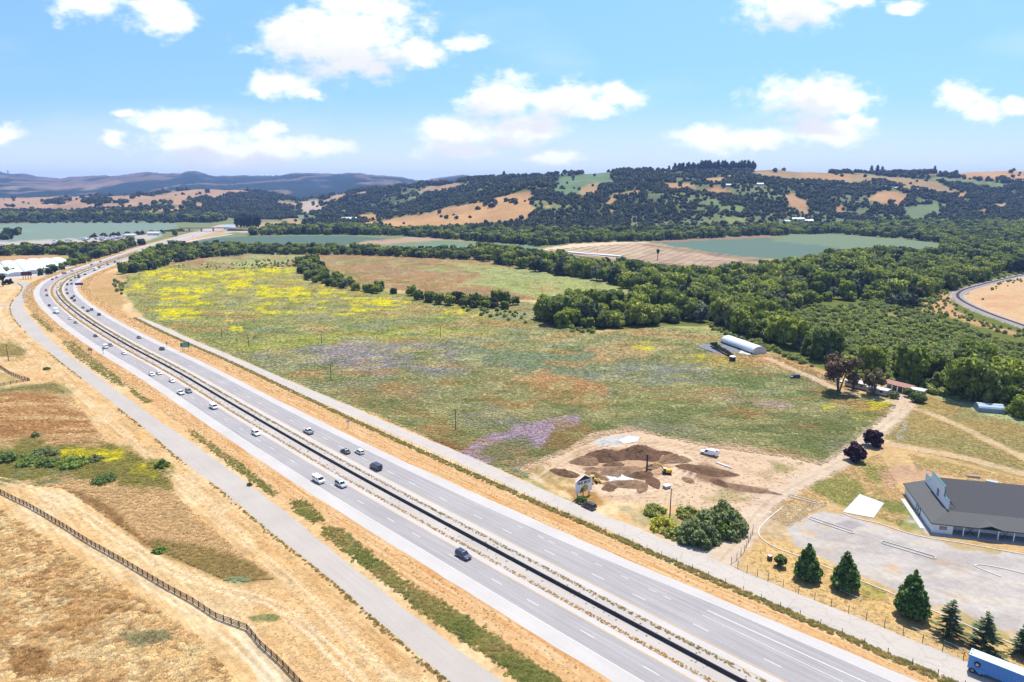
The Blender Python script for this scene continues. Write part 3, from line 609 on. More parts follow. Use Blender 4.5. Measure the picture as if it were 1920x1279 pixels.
def warp(X, Y):
    a = 0.012 * np.hypot(X, Y) ** 0.9
    return X + (fbm(X / 30, Y / 30, 3, 11) - .5) * a * 2, Y + (fbm(X / 30, Y / 30, 3, 23) - .5) * a * 4
def ground_color(X, Y):
    px, py = proj(*warp(X, Y))
    col = np.empty(X.shape + (3,)); col[:] = A('#e6c08b')
    n1 = fbm(X / 18, Y / 18, 4, 1); n2 = fbm(X / 5, Y / 5, 3, 2)
    t = sstep(.35, .7, n1)[..., None]; col = col * (1 - t * .8) + A('#efd3a6') * t * .8
    t = sstep(.55, .75, n2)[..., None]; col = col * (1 - t * .4) + A('#d9a668') * t * .4
    for poly, hx, ew, rag, rs, al, pat in PAINT:
        sd = sdist(px, py, poly)
        m = sd > -44
        if not m.any(): continue
        xs, ys = X[m], Y[m]
        k = sd[m] + (fbm(xs / rs, ys / rs, 3, 5) - .5) * 2.2 * rag
        a = sstep(-ew, ew, k) * al
        if pat:
            sc, lo, hi, st = pat
            a = a * sstep(lo, hi, fbm(xs / sc / st, ys / sc, 4, 31))
        a = a[:, None]; col[m] = col[m] * (1 - a) + A(hx) * a
    # plant-scale mottling of the weedy field
    fm = np.clip(sdist(px, py, PAINT[FIELD_I][0]) / 10, 0, 1) * np.clip(1 - sdist(px, py, PAINT[SITE_I][0]) / 6, 0, 1)
    q = fbm(X / 7 / 1.6, Y / 7, 4, 41); q2 = fbm(X / 16 / 2, Y / 16, 4, 43)
    fm = np.maximum(fm, .8 * np.clip(sdist(px, py, PAINT[MEADOW_I][0]) / 8, 0, 1))
    col = col * (1 - .10 * fm[..., None]) + A('#c4b486') * .10 * fm[..., None]
    for (lo, hi, c, am, qq) in ((.55, .72, '#bf9c66', .75, q2), (.44, .26, '#7f8b52', .7, q), (.57, .70, '#c6bd88', .6, q), (.40, .24, '#9a9a86', .5, q2)):
        a = (sstep(lo, hi, qq) if hi > lo else sstep(-lo, -hi, -qq)) * am * fm
        col = col * (1 - a[..., None]) + A(c) * a[..., None]
    y = np.zeros(X.shape)
    for poly in MUSTARD:
        sd = sdist(px, py, poly); m = sd > -18
        if m.any():
            k = sd[m] + (fbm(X[m] / 16, Y[m] / 9, 4, 7) - .5) * 26
            y[m] = np.maximum(y[m], sstep(-3.5, 4.5, k) * sstep(.30, .56, fbm(X[m] / 7, Y[m] / 4, 3, 8)))
    band = np.clip(sdist(px, py, [(235, 520), (330, 498), (560, 503), (700, 548), (900, 580), (960, 606), (700, 610), (420, 615), (270, 590)]) / 12, 0, 1)
    y = np.maximum(y, band * sstep(.60, .70, fbm(X / 26, Y / 11, 4, 47)) * sstep(.42, .6, fbm(X / 6, Y / 4, 3, 48)) * .9)
    y = y[..., None] * .97; col = col * (1 - y) + A('#e8dc2c') * y
    for P, w, hx in ((DIRT_MAIN, 3.9, '#e0c9b0'), (DIRT_B, 2.2, '#dcbf9b'), (DIRT_C, 1.9, '#dfc39c'), (DIRT_D, 2.2, '#dcbf9d')):
        d = pdist(X, Y, P); m = d < 12
        if m.any():
            a = sstep(w + .9, w - .9, d[m] + (fbm(X[m] / 4, Y[m] / 4, 3, 9) - .5) * 3) * .95
            col[m] = col[m] * (1 - a[:, None]) + A(hx) * a[:, None]
            g = sstep(.55, .15, np.abs(d[m])) * .35; col[m] = col[m] * (1 - g[:, None]) + A('#b39c72') * g[:, None]
    for P, half, wd, hx, am in TRACKS:
        d = pdist(X, Y, P); m = d < half + 3
        if m.any():
            q = d[m] + (fbm(X[m] / 6, Y[m] / 6, 2, 19) - .5) * .8
            a = np.exp(-((q - half) / wd) ** 2) * am * sstep(.3, .5, fbm(X[m] / 9, Y[m] / 9, 3, 21)); col[m] = col[m] * (1 - a[:, None]) + A(hx) * a[:, None]
    d = pdist(X, Y, RAIL); m = d < 14
    if m.any():
        a = sstep(6.5, 4.5, d[m] + (fbm(X[m] / 5, Y[m] / 5, 2, 9) - .5) * 2)[:, None]; col[m] = col[m] * (1 - a) + A('#c9bfb6') * a
    return col
for i, p in enumerate(PAINT):
    if p[1] == '#a5a470': FIELD_I = i
    if p[1] == '#e3c6a6': SITE_I = i
    if p[1] == '#b48d66': MEADOW_I = i

def ground_material():
    m, nt, b = new_mat('soil_and_grass')
    at = N(nt, 'ShaderNodeAttribute', attribute_name='cover')
    geo = N(nt, 'ShaderNodeNewGeometry')
    p = geo.outputs['Position']
    n1 = noise(nt, p, 0.11, 4); n2 = noise(nt, p, 0.55, 5, .65)
    st = vmath(nt, 'MULTIPLY', p, (0.9, 2.4, 1)); n3 = noise(nt, st, 1.3, 4, .7)
    f = mathn(nt, 'MULTIPLY', remap(nt, n1, .3, .7, .9, 1.1), remap(nt, n2, .25, .75, .70, 1.28))
    f = mathn(nt, 'MULTIPLY', f, remap(nt, n3, .25, .75, .80, 1.2))
    n4 = noise(nt, p, 3.6, 3, .7)
    f = mathn(nt, 'MULTIPLY', f, remap(nt, n4, .25, .75, .80, 1.2))
    ms = N(nt, 'ShaderNodeAttribute', attribute_name='masks'); sp = N(nt, 'ShaderNodeSeparateColor'); L(nt, ms.outputs['Color'], sp.inputs[0])
    dx, dy = .697, -.717
    al = vmath(nt, 'DOT_PRODUCT', p, (dx * .05, dy * .05, 0)); ac = vmath(nt, 'DOT_PRODUCT', p, (-dy * .9, dx * .9, 0))
    cm = N(nt, 'ShaderNodeCombineXYZ'); L(nt, al, cm.inputs[0]); L(nt, ac, cm.inputs[1]); n5 = noise(nt, cm.outputs[0], 1.0, 4, .65)
    sw = mathn(nt, 'MULTIPLY_ADD', mathn(nt, 'SUBTRACT', remap(nt, n5, .3, .7, .80, 1.18), 1.0), sp.outputs[1], 1.0)
    f = mathn(nt, 'MULTIPLY_ADD', mathn(nt, 'SUBTRACT', f, 1.0), mathn(nt, 'SUBTRACT', 1.0, sp.outputs[0]), 1.0)
    f = mathn(nt, 'MULTIPLY', f, sw)
    L(nt, _sc(nt, at.outputs['Color'], f), b.inputs['Base Color'])
    b.inputs['Roughness'].default_value = 1.0; b.inputs['Specular IOR Level'].default_value = 0.0
    h = mathn(nt, 'ADD', n2, mathn(nt, 'MULTIPLY', n3, .5))
    bump(nt, b, h, 0.7, 0.35)
    return m
SMOOTH_POLY = [i for i, p in enumerate(PAINT) if p[1] in ('#d0c7c0', '#748a7c', '#6b8174', '#8da090', '#86977a', '#819a80', '#e3c6a6', '#dccdbc')]
MOWN = [(-520, 540), (20, 570), (60, 620), (160, 720), (420, 930), (700, 1165), (980, 1400), (900, 1560), (-520, 1560)]
ROUGH_POLY = [p[0] for p in PAINT if p[1] in ('#dfbd8b', '#98904f', '#a58f58')]
def ground_masks(X, Y):
    px, py = proj(*warp(X, Y)); s_ = np.zeros(X.shape)
    for i in SMOOTH_POLY: s_ = np.maximum(s_, sstep(-3, 3, sdist(px, py, PAINT[i][0])) * (.5 if PAINT[i][1] in ('#e3c6a6', '#dccdbc', '#d0c7c0') else .8))
    m_ = sstep(-2, 4, sdist(px, py, MOWN))
    for p in ROUGH_POLY: m_ = m_ * (1 - sstep(-4, 4, sdist(px, py, p)))
    return s_, m_
GROUND_MAT = ground_material()
def set_masks(me, s_, m_):
    at = me.color_attributes.new('masks', 'FLOAT_COLOR', 'POINT'); c = np.ones((len(me.vertices), 4), np.float32); c[:, 0] = s_; c[:, 1] = m_; at.data.foreach_set('color', c.ravel())
def set_cover(me, col):
    at = me.color_attributes.new('cover', 'FLOAT_COLOR', 'POINT')
    c = np.ones((len(me.vertices), 4), np.float32); c[:, :3] = np.clip(col, 0, 1); at.data.foreach_set('color', c.ravel())

cols = np.r_[np.arange(-520, -40, 24), np.arange(-40, 1961, 4.0), np.arange(1984, 2450, 24)]
rows = np.r_[np.arange(1560, 1300, -20), np.arange(1300, 446.9, -2.6)]
def grid_faces(nr, nc):
    i = np.arange(nr * nc).reshape(nr, nc)
    return np.stack([i[:-1, :-1], i[:-1, 1:], i[1:, 1:], i[1:, :-1]], -1).reshape(-1, 4)
CG, RG = np.meshgrid(cols, rows)
gxy = Gn(np.stack([CG.ravel(), RG.ravel()], 1))
GX, GY = gxy[:, 0], gxy[:, 1]
# gentle relief: rough meadow and river land, flat along the roads
def relief(X, Y):
    px, py = proj(X, Y)
    d = pdist(X, Y, FW[::6]); keep = sstep(48, 80, d)
    wl = sstep(14, 30, pdist(X, Y, LP[::6])); wr = sstep(9, 18, pdist(X, Y, RP[::6]))
    yard = np.clip(-sdist(px, py, [(1380, 930), (1500, 890), (1640, 830), (2000, 860), (2200, 1400), (1700, 1300), (1350, 1080)]) / 15, 0, 1)
    site = np.clip(-sdist(px, py, PAINT[SITE_I][0]) / 15, 0, 1)
    return (fbm(X / 22, Y / 22, 3, 61) - .5) * 0.9 * keep * wl * wr * yard * site
GZ = relief(GX, GY)
gc = ground_color(GX, GY)
nv = len(GX)
far_skirt = np.array([(-9000, -3000, -1.5), (9000, -3000, -1.5), (9000, 1400, -1.5), (-9000, 1400, -1.5)])
V = np.vstack([np.stack([GX, GY, GZ], 1), far_skirt])
Fq = np.vstack([grid_faces(len(rows), len(cols)), [[nv, nv + 1, nv + 2, nv + 3]]])
gm = np_mesh('ground', V, Fq, GROUND_MAT, smooth=True)
set_cover(gm, np.vstack([gc, np.tile(A('#d8b683'), (4, 1))]))
sm_, mw_ = ground_masks(GX, GY); set_masks(gm, np.r_[sm_, np.zeros(4)], np.r_[mw_, np.zeros(4)])
struct(link('ground', gm))

# ------------------------------------------------------------------ hills
hx = [-520, 0, 100, 160, 230, 280, 330, 380, 450, 500, 560, 600, 640, 680, 740, 790, 850, 900, 960, 1000, 1060, 1140, 1200, 1250, 1400, 1450, 1500, 1560, 1640, 1720, 1800, 1920, 2450]
hy = [372, 373, 368, 366, 365, 362, 357, 354, 356, 364, 376, 373, 366, 357, 351, 348, 343, 337, 331, 329, 324, 320, 317, 318, 319, 318, 322, 325, 328, 324, 322, 319, 318]
fxp = [-520, 330, 430, 520, 620, 700, 900, 1000, 1450, 1520, 1920, 2450]
fyd = [1850, 1850, 2150, 2050, 1700, 1560, 1480, 1400, 1400, 1600, 1700, 1750]
cxp = [-520, 330, 560, 700, 900, 1140, 1400, 1920, 2450]
cyd = [3100, 3300, 3500, 3200, 2700, 2450, 2450, 2750, 2900]
mxp = [-520, 0, 230, 330, 450, 560, 640, 690, 800, 900, 985, 1060, 1150, 1250, 1400, 1500, 1650, 1800, 1920, 2450]
myd = [400, 399, 393, 388, 390, 401, 398, 404, 390, 374, 362, 374, 374, 372, 374, 374, 366, 372, 373, 373]
rx_ = [-520, 0, 30, 80, 118, 140, 200, 260, 285, 310, 345, 370, 410, 450, 480, 540, 600, 680, 740, 790, 830, 880, 930, 1000, 2450]
ry_ = [333, 327, 330, 338, 343, 339, 336, 331, 328, 332, 330, 328, 337, 336, 337, 333, 331, 330, 337, 345, 339, 334, 337, 342, 340]
hill_rows = np.r_[1283.0, 1290.0 * (11500 / 1290.0) ** (np.linspace(0, 1, 250))]
y447 = Gn([(960, rows[-1])])[0, 1]
hill_rows[0] = y447
hill_rows = np.sort(np.r_[y447, 1290.0 * (11500 / 1290.0) ** (np.linspace(0, 1, 250))])
hill_rows = hill_rows[hill_rows >= y447]
def hill_height(kpx, Y):
    """kpx: column (px), Y: forward distance -> z"""
    Yf = np.interp(kpx, fxp, fyd); Y1 = np.interp(kpx, cxp, cyd)
    Ym = Yf + .42 * (Y1 - Yf)
    zm = np.maximum(zat(np.interp(kpx, mxp, myd), Ym), 4); z1 = zat(np.interp(kpx, hx, hy), Y1)
    Yv = Y1 + 900; zv = z1 * .35
    Yr = 7600.0; zr = zat(np.interp(kpx, rx_, ry_), Yr)
    def seg(a, b, za, zb, e=None):
        t = np.clip((Y - a) / (b - a), 0, 1)
        return za + (zb - za) * (t if e is None else t * t * (3 - 2 * t))
    z = np.where(Y < Yf, 0, np.where(Y < Ym, seg(Yf, Ym, 0, zm), np.where(Y < Y1, seg(Ym, Y1, zm, z1), np.where(Y < Yv, seg(Y1, Yv, z1, zv, 1), np.where(Y < Yr, seg(Yv, Yr, zv, zr), seg(Yr, 11500, zr, zr * .5))))))
    return z, Yf, Y1
HC, HR = np.meshgrid(cols, hill_rows)
HX = (HC - CX) / F * (HR * CP + H * SP); HY = HR
hz_, hYf, hY1 = hill_height(HC, HR)
# soften the profile along the slope, then add gullies
w_ = np.exp(-0.5 * (np.arange(-6, 7) / 2.5) ** 2); w_ /= w_.sum()
pad = np.vstack([np.repeat(hz_[:1], 6, 0), hz_, np.repeat(hz_[-1:], 6, 0)])
hz_ = sum(w_[i] * pad[i:i + len(hz_)] for i in range(13))
rise = sstep(0, 1, (HY - hYf) / 350)
gul = fbm(HX / 330, HY / 420, 5, 71); rid = 1 - np.abs(2 * fbm(HX / 240, HY / 300, 4, 77) - 1)
near_h = sstep(6500, 4500, HY)
crest_k = 1 - .62 * np.exp(-((HY - hY1) / 260) ** 2)
hz_ = hz_ + rise * near_h * crest_k * ((gul - .5) * 48 + (rid - .75) * 44)
farr = sstep(4800, 6500, HY)
fr = 1 - np.abs(2 * fbm(HX / 700, HY / 1100, 4, 79) - 1)
hz_ = hz_ + farr * ((fr - .78) * 210 + (fbm(HX / 260, HY / 260, 3, 83) - .5) * 30)
hz_[0] = relief(HX[0], HY[0]); hz_ = np.where(HY < y447 + 1, hz_, np.maximum(hz_, 0))
hpx, hpy = proj(HX, HY, hz_)
hcol = np.empty(HX.shape + (3,)); hcol[:] = A('#6a7548')
flat = (HY < hYf + 20)
hcol[flat] = ground_color(HX[flat], HY[flat])
slope = ~flat & (HY < hY1 + 250)
sc_ = sstep(.54, .66, fbm(HX / 150, HY / 200, 4, 95)) * slope * .8; hcol = hcol * (1 - sc_[..., None]) + A('#8d9468') * sc_[..., None]
for poly, hx_ in HILL_OPEN:
    sd = sdist(hpx, hpy, poly); a = sstep(-1.2, 1.6, sd + (fbm(HX / 70, HY / 90, 4, 5) - .5) * 11) * slope
    hcol = hcol * (1 - a[..., None]) + A(hx_) * a[..., None]
n_ = fbm(HX / 60, HY / 120, 4, 91)[..., None]
hcol = np.where(slope[..., None], hcol * (.86 + .28 * n_), hcol)
fcol = A('#38463f') * (1 - sstep(.64, .74, fbm(HX / 420, HY / 700, 5, 93)))[..., None] + A('#a8917f') * sstep(.64, .74, fbm(HX / 420, HY / 700, 5, 93))[..., None]
top = sstep(.90, .98, fr)[..., None] * .7; fcol = fcol * (1 - top) + A('#a08a78') * top
a = sstep(0, 600, HY - hY1 - 250)[..., None]; hcol = hcol * (1 - a) + fcol * a
hm = np_mesh('hills', np.stack([HX, HY, hz_], -1).reshape(-1, 3), grid_faces(*HX.shape), GROUND_MAT, smooth=True)
set_cover(hm, hcol.reshape(-1, 3))
set_masks(hm, ((~slope & (HY < 4200)) * .7).ravel(), np.zeros(HX.size))
struct(link('hills', hm))
def hill_z(px, Y):
    """bilinear terrain height on the hill mesh"""
    ci = np.interp(px, cols, np.arange(len(cols))); ri = np.interp(Y, hill_rows, np.arange(len(hill_rows)))
    c0 = np.clip(ci.astype(int), 0, len(cols) - 2); r0 = np.clip(ri.astype(int), 0, len(hill_rows) - 2); fc = ci - c0; fr_ = ri - r0
    return (hz_[r0, c0] * (1 - fc) + hz_[r0, c0 + 1] * fc) * (1 - fr_) + (hz_[r0 + 1, c0] * (1 - fc) + hz_[r0 + 1, c0 + 1] * fc) * fr_
def hill_xyz(px, Y):
    px = np.asarray(px, float); Y = np.asarray(Y, float)
    return np.stack([(px - CX) / F * (Y * CP + H * SP), Y, hill_z(px, Y)], -1)
def hill_hit(px, py):
    """nearest terrain point on the hills seen at a pixel"""
    Ys = np.arange(1300, 4200, 6.0)
    for Y in Ys:
        # column of the terrain under the sight line
        zl = zat(py, Y); zc = Y * CP - (zl - H) * SP; X = (px - CX) / F * zc
        k = CX + X / (Y * CP + H * SP) * F
        z = float(hill_z(np.array([k]), np.array([Y]))[0])
        if z >= zl: return Vector((X, Y, z))
    return None
# ================================================================== roads
def road_mat(name, hexs, track=0.0, streak=.10, crack=0.0, patch=.06):
    m, nt, b = new_mat(name)
    uv = N(nt, 'ShaderNodeUVMap'); geo = N(nt, 'ShaderNodeNewGeometry'); p = geo.outputs['Position']
    sep = N(nt, 'ShaderNodeSeparateXYZ'); L(nt, uv.outputs[0], sep.inputs[0])
    st = vmath(nt, 'MULTIPLY', uv.outputs[0], (1.6, .035, 1))
    f = remap(nt, noise(nt, st, 1.0, 4, .6), .3, .7, 1 - streak, 1 + streak)
    f = mathn(nt, 'MULTIPLY', f, remap(nt, noise(nt, p, .07, 4), .3, .7, 1 - patch, 1 + patch))
    f = mathn(nt, 'MULTIPLY', f, remap(nt, noise(nt, p, 2.2, 3, .7), .3, .7, .95, 1.05))
    if track:
        c = mathn(nt, 'COSINE', mathn(nt, 'MULTIPLY_ADD', mathn(nt, 'ABSOLUTE', sep.outputs[0]), 2 * math.pi / 1.73, -6.2 * 2 * math.pi / 1.73))
        f = mathn(nt, 'MULTIPLY', f, mathn(nt, 'MULTIPLY_ADD', c, track, 1.0))
    if crack:
        v = N(nt, 'ShaderNodeTexVoronoi', feature='DISTANCE_TO_EDGE'); v.inputs['Scale'].default_value = .22
        wv = vmath(nt, 'ADD', p, vmath(nt, 'MULTIPLY', N_col(nt, p, .5), (2, 2, 0)))
        L(nt, wv, v.inputs['Vector'])
        ck = remap(nt, v.outputs['Distance'], 0.006, 0.03, 1 - crack, 1.0)
        f = mathn(nt, 'MULTIPLY', f, ck)
        sl = mathn(nt, 'FRACT', mathn(nt, 'DIVIDE', sep.outputs[1], 5.2))
        f = mathn(nt, 'MULTIPLY', f, remap(nt, sl, .0, .05, 1 - crack * .5, 1.0))
    rgb = N(nt, 'ShaderNodeRGB'); rgb.outputs[0].default_value = (*A(hexs), 1)
    L(nt, _sc(nt, rgb.outputs[0], f), b.inputs['Base Color'])
    b.inputs['Roughness'].default_value = .92; b.inputs['Specular IOR Level'].default_value = .15
    return m
def N_col(nt, p, s):
    n = N(nt, 'ShaderNodeTexNoise'); n.inputs['Scale'].default_value = s; L(nt, p, n.inputs['Vector']); return n.outputs['Color']
M_LANE = road_mat('worn_asphalt', '#bab5b5', track=.03, streak=.13)
M_SHOULDER = road_mat('pale_shoulder', '#dcd6d2', streak=.04)
M_GRAVEL = road_mat('median_gravel', '#d2cac3', streak=.07, patch=.08)
M_LEFT = road_mat('frontage_asphalt', '#cdc4bb', streak=.05, patch=.06)
M_RIGHT = road_mat('old_concrete', '#d8cec4', streak=.05, crack=.14)
def verge_mat():
    m, nt, b = new_mat('mown_verge')
    uv = N(nt, 'ShaderNodeUVMap'); geo = N(nt, 'ShaderNodeNewGeometry'); p = geo.outputs['Position']
    st = vmath(nt, 'MULTIPLY', uv.outputs[0], (1.1, .05, 1))
    s1 = noise(nt, st, 1.0, 5, .6); n2 = noise(nt, p, .9, 4, .7); n3 = noise(nt, p, .05, 3)
    c = mixc(nt, remap(nt, s1, .35, .65, 0, 1), A('#edcda0'), A('#d2995c'))
    c = mixc(nt, remap(nt, n3, .4, .65, 0, .5), c, A('#ddb07a'))
    L(nt, _sc(nt, c, remap(nt, n2, .25, .75, .74, 1.25)), b.inputs['Base Color'])
    b.inputs['Roughness'].default_value = 1; b.inputs['Specular IOR Level'].default_value = 0
    bump(nt, b, mathn(nt, 'ADD', n2, s1), .6, .3)
    return m
M_VERGE = verge_mat()
M_WHITE = plain('road_paint_white', A('#f2f1ef', .95), .7, vary=.08, scale=.8)
M_WHITE2 = plain('road_paint_worn', A('#e2e1e2'), .8, vary=.08, scale=.8)
M_YELLOW = plain('road_paint_yellow', A('#efc46a', .95), .7, vary=.1, scale=.8)
nF = len(FW)
# arc position of the reference cross-section (first near dash)
S_REF, _ = fw_at(638.3, 917.1)
U = S_REF - FS                                                   # + towards the camera
white_off = np.interp(U, [-400, -60, 38, 56, 73, 95, 104, 119, 133, 220], [13.4, 14.4, 15.4, 15.9, 16.5, 17.9, 18.6, 19.6, 20.1, 23.0])
pave_off = np.interp(U, [-500, -120, -7, 33, 60, 92, 117, 132, 220], [16.6, 17.4, 18.4, 19.35, 20, 21.1, 22.3, 23.3, 27])
rag = (fbm(FS / 6, FS * 0, 3, 3) - .5) * .5; rag2 = (fbm(FS / 6, FS * 0 + 9, 3, 3) - .5) * .5
VZ = .012
ribbon('verge', FW, [-26.0, -21.5, -17.0], VZ, M_VERGE)
ribbon('verge', FW, [np.minimum(pave_off - .4, 25.9), np.minimum(pave_off + 4, 26.2), 27.0 + rag], VZ, M_VERGE)
near_c = ribbon('freeway_carriageway', FW, [-13.25, -9.5, -5.9], .034, M_LANE)
far_c = ribbon('freeway_carriageway', FW, [5.95, 9.6, np.maximum(white_off, 13.2)], .034, M_LANE)
ribbon('road_shoulder', FW, [-17.4 + rag, -15, -13, -9, -4.3 + rag2], .022, M_SHOULDER)
ribbon('road_shoulder', FW, [3.9 + rag2, 8, 12, pave_off + rag], .022, M_SHOULDER)
ribbon('median_strip', FW, [-4.2, 0, 3.8], .016, M_GRAVEL)
def line_mark(parent, mat, off, w, s0=None, s1=None, dash=None, z=.044):
    mb = MB()
    if dash is None:
        o = np.broadcast_to(np.asarray(off, float), (nF,)); i0 = 0 if s0 is None else int(np.searchsorted(FS, s0)); i1 = nF - 1 if s1 is None else int(np.searchsorted(FS, s1))
        for i in range(i0, i1):
            a, b_ = FW[i], FW[i + 1]; na, nb = FN[i], FN[i + 1]
            q = [a + na * (o[i] - w / 2), a + na * (o[i] + w / 2), b_ + nb * (o[i + 1] + w / 2), b_ + nb * (o[i + 1] - w / 2)]
            mb.add([(*p, z) for p in q], [(0, 1, 2, 3)])
    else:
        per, ln, ph = dash
        s = (s0 if s0 is not None else 0) + ph
        while s < (s1 if s1 is not None else FS[-1] - 5):
            (p, ang) = fw_pt(s, off); d = np.array([math.cos(ang), math.sin(ang)]); n_ = np.array([d[1], -d[0]])
            q = [p - n_ * w / 2, p + n_ * w / 2, p + d * ln + n_ * w / 2, p + d * ln - n_ * w / 2]
            mb.add([(*k, z) for k in q], [(0, 1, 2, 3)]); s += per
    o_ = obj('lane_marking', mb, mat, parent)
    if o_.data.polygons[0].normal.z < 0: o_.data.flip_normals()
    return o_
ph = (S_REF % 14.63) - 3.7
line_mark(near_c, M_WHITE, -13.2, .24); line_mark(near_c, M_YELLOW, -6.05, .2); line_mark(near_c, M_WHITE, -9.5, .22, dash=(14.63, 3.7, ph))
sR, _ = fw_at(954.7, 997.7)
line_mark(far_c, M_YELLOW, 6.15, .2); line_mark(far_c, M_WHITE, 9.6, .22, dash=(14.63, 3.7, (sR % 14.63) - 3.7))
s_m1 = S_REF - 114; line_mark(far_c, M_WHITE2, white_off, .22)
line_mark(far_c, M_WHITE2, 14.0, .24, s0=S_REF - 112, s1=S_REF - 60, dash=(7.3, 2.2, 0))
line_mark(far_c, M_WHITE2, 13.9, .22, s0=0, s1=S_REF - 118); line_mark(far_c, M_WHITE, np.interp(U, [110, 135, 220], [16.0, 16.6, 18.5]), .26, s0=0, s1=S_REF - 118)
# frontage roads
rl = (fbm(np.arange(len(LP)) / 2.5, np.zeros(len(LP)), 3, 4) - .5) * .9; rl2 = (fbm(np.arange(len(LP)) / 2.5, np.ones(len(LP)) * 7, 3, 4) - .5) * .9
ribbon('frontage_road', LP, [LWL + rl, LWL * .3, LWR * .3, LWR + rl2], .02, M_LEFT)
rr = (fbm(np.arange(len(RP)) / 2.0, np.zeros(len(RP)), 3, 14) - .5) * 1.1; rr2 = (fbm(np.arange(len(RP)) / 2.0, np.ones(len(RP)) * 7, 3, 14) - .5) * 1.1
ribbon('frontage_road', RP, [RWL + rr, RWL * .3, RWR * .3, RWR + rr2], .02, M_RIGHT)
SIDE = smooth(resample(Gn([(36, 570), (18, 570.5), (-10, 571), (-60, 572), (-160, 575)]), 4.0), 8, 4.0)
ribbon('side_road', SIDE, [-4.5, 0, 4.5], .016, M_LEFT)
NW = smooth(resample(Gn([(46, 533), (30, 529), (5, 528), (-60, 530)]), 4.0), 8, 4.0)
ribbon('side_road', NW, [-6, 0, 6], .016, M_LEFT)
RAMP = smooth(resample(Gn([(322, 461), (345, 455), (372, 448.5), (410, 443), (436, 439)]), 6.0), 15, 6.0)
ribbon('ramp_road', RAMP, [-4.5, 0, 4.5], .02, M_SHOULDER)
# concrete median barrier, one dark tone with random mottling
mb = MB(); prof = [(-.36, .0), (-.30, .12), (-.16, .40), (-.10, .86), (.10, .86), (.16, .40), (.30, .12), (.36, .0)]
sb1, _ = fw_at(104, 545); ie = int(np.searchsorted(FS, sb1)); k = len(prof)
for i in range(0, ie):
    for o_, z_ in prof: p = FW[i] + FN[i] * o_; mb.v.append((p[0], p[1], z_ + .016))
for i in range(ie - 1):
    for j in range(k - 1): mb.f.append((i * k + j, i * k + j + 1, (i + 1) * k + j + 1, (i + 1) * k + j))
tag(obj('median_barrier', mb, plain('dark_concrete', (.035, .034, .04), .9, vary=.25, scale=.4)), 'long dark median barrier running between the two freeway carriageways', 'barrier')

# railway: two rails on a ballast bed
M_BALLAST = road_mat('ballast', '#aaa2a4', streak=.05, patch=.1)
rb = ribbon('railway_bed', RAIL, [-4.2, -2.0, 2.0, 4.2], .05, M_BALLAST)
me = rb.data
for v in me.vertices: pass
co = np.zeros(len(me.vertices) * 3, np.float32); me.vertices.foreach_get('co', co); co = co.reshape(-1, 4, 3); co[:, 1:3, 2] = .55; me.vertices.foreach_set('co', co.ravel()); me.update()
rt, rn = frames(RAIL); trk = tag(bpy.data.objects.new('railway_track', None), 'single railway track curving past the dry field at right', 'railway'); COL.objects.link(trk)
M_RAIL = plain('rusty_steel', (.10, .055, .045), .7, vary=.2)
for o_ in (-.72, .72):
    mb = MB()
    for i in range(len(RAIL) - 1): mb.bar((*(RAIL[i] + rn[i] * o_), .78), (*(RAIL[i + 1] + rn[i + 1] * o_), .78), .16, .18)
    obj('rail', mb, M_RAIL, trk)
mb = MB(); rr_ = resample(RAIL, .9); t_, n_ = frames(rr_)
for p, q in zip(rr_, n_): mb.bar((*(p - q * 1.25), .62), (*(p + q * 1.25), .62), .26, .14)
o_ = obj('sleeper_row', mb, plain('creosote_timber', (.13, .10, .09), .9), trk); o_['kind'] = 'stuff'
# ================================================================== vegetation
def leaf_mat(name, cols, rough=.6, var=.35, attr=None, trans=.3, up=.7):
    """foliage: colour picked per plant (object random), broken up per leaf clump"""
    m, nt, b = new_mat(name)
    if attr:
        at = N(nt, 'ShaderNodeAttribute', attribute_name=attr, attribute_type='INSTANCER'); base = at.outputs['Color']
    else:
        oi = N(nt, 'ShaderNodeObjectInfo'); cr = N(nt, 'ShaderNodeValToRGB'); L(nt, oi.outputs['Random'], cr.inputs[0])
        els = cr.color_ramp.elements
        while len(els) < len(cols): els.new(.5)
        for i, c in enumerate(cols): els[i].position = i / max(len(cols) - 1, 1); els[i].color = (*[float(q) for q in c], 1)
        base = cr.outputs[0]
    geo = N(nt, 'ShaderNodeNewGeometry'); tc = N(nt, 'ShaderNodeTexCoord')
    r = geo.outputs['Random Per Island']
    n1 = noise(nt, tc.outputs['Object'], .55, 2)
    f = mathn(nt, 'MULTIPLY', remap(nt, r, 0, 1, 1 - var, 1 + var), remap(nt, n1, .3, .7, .78, 1.25))
    c = _sc(nt, base, f)
    L(nt, c, b.inputs['Base Color']); b.inputs['Roughness'].default_value = rough; b.inputs['Specular IOR Level'].default_value = .08
    # a clump card stands for many small leaves turned to the sky: soften its normal upwards
    nn = vmath(nt, 'NORMALIZE', vmath(nt, 'ADD', geo.outputs['Normal'], (0, 0, up))); L(nt, nn, b.inputs['Normal'])
    if trans:
        tr = N(nt, 'ShaderNodeBsdfTranslucent'); L(nt, _sc2(nt, c, (1.1, 1.25, .6)), tr.inputs[0])
        mx = N(nt, 'ShaderNodeMixShader'); mx.inputs[0].default_value = trans
        out = [n for n in nt.nodes if n.type == 'OUTPUT_MATERIAL'][0]
        L(nt, b.outputs[0], mx.inputs[1]); L(nt, tr.outputs[0], mx.inputs[2]); L(nt, mx.outputs[0], out.inputs['Surface'])
    return m
def _sc2(nt, c, t): return vmath(nt, 'MULTIPLY', c, t)
_bm = bmesh.new(); bmesh.ops.create_icosphere(_bm, subdivisions=1, radius=1.0)
ICO_V = np.array([v.co[:] for v in _bm.verts]); ICO_F = np.array([[v.index for v in f.verts] for f in _bm.faces]); _bm.free()
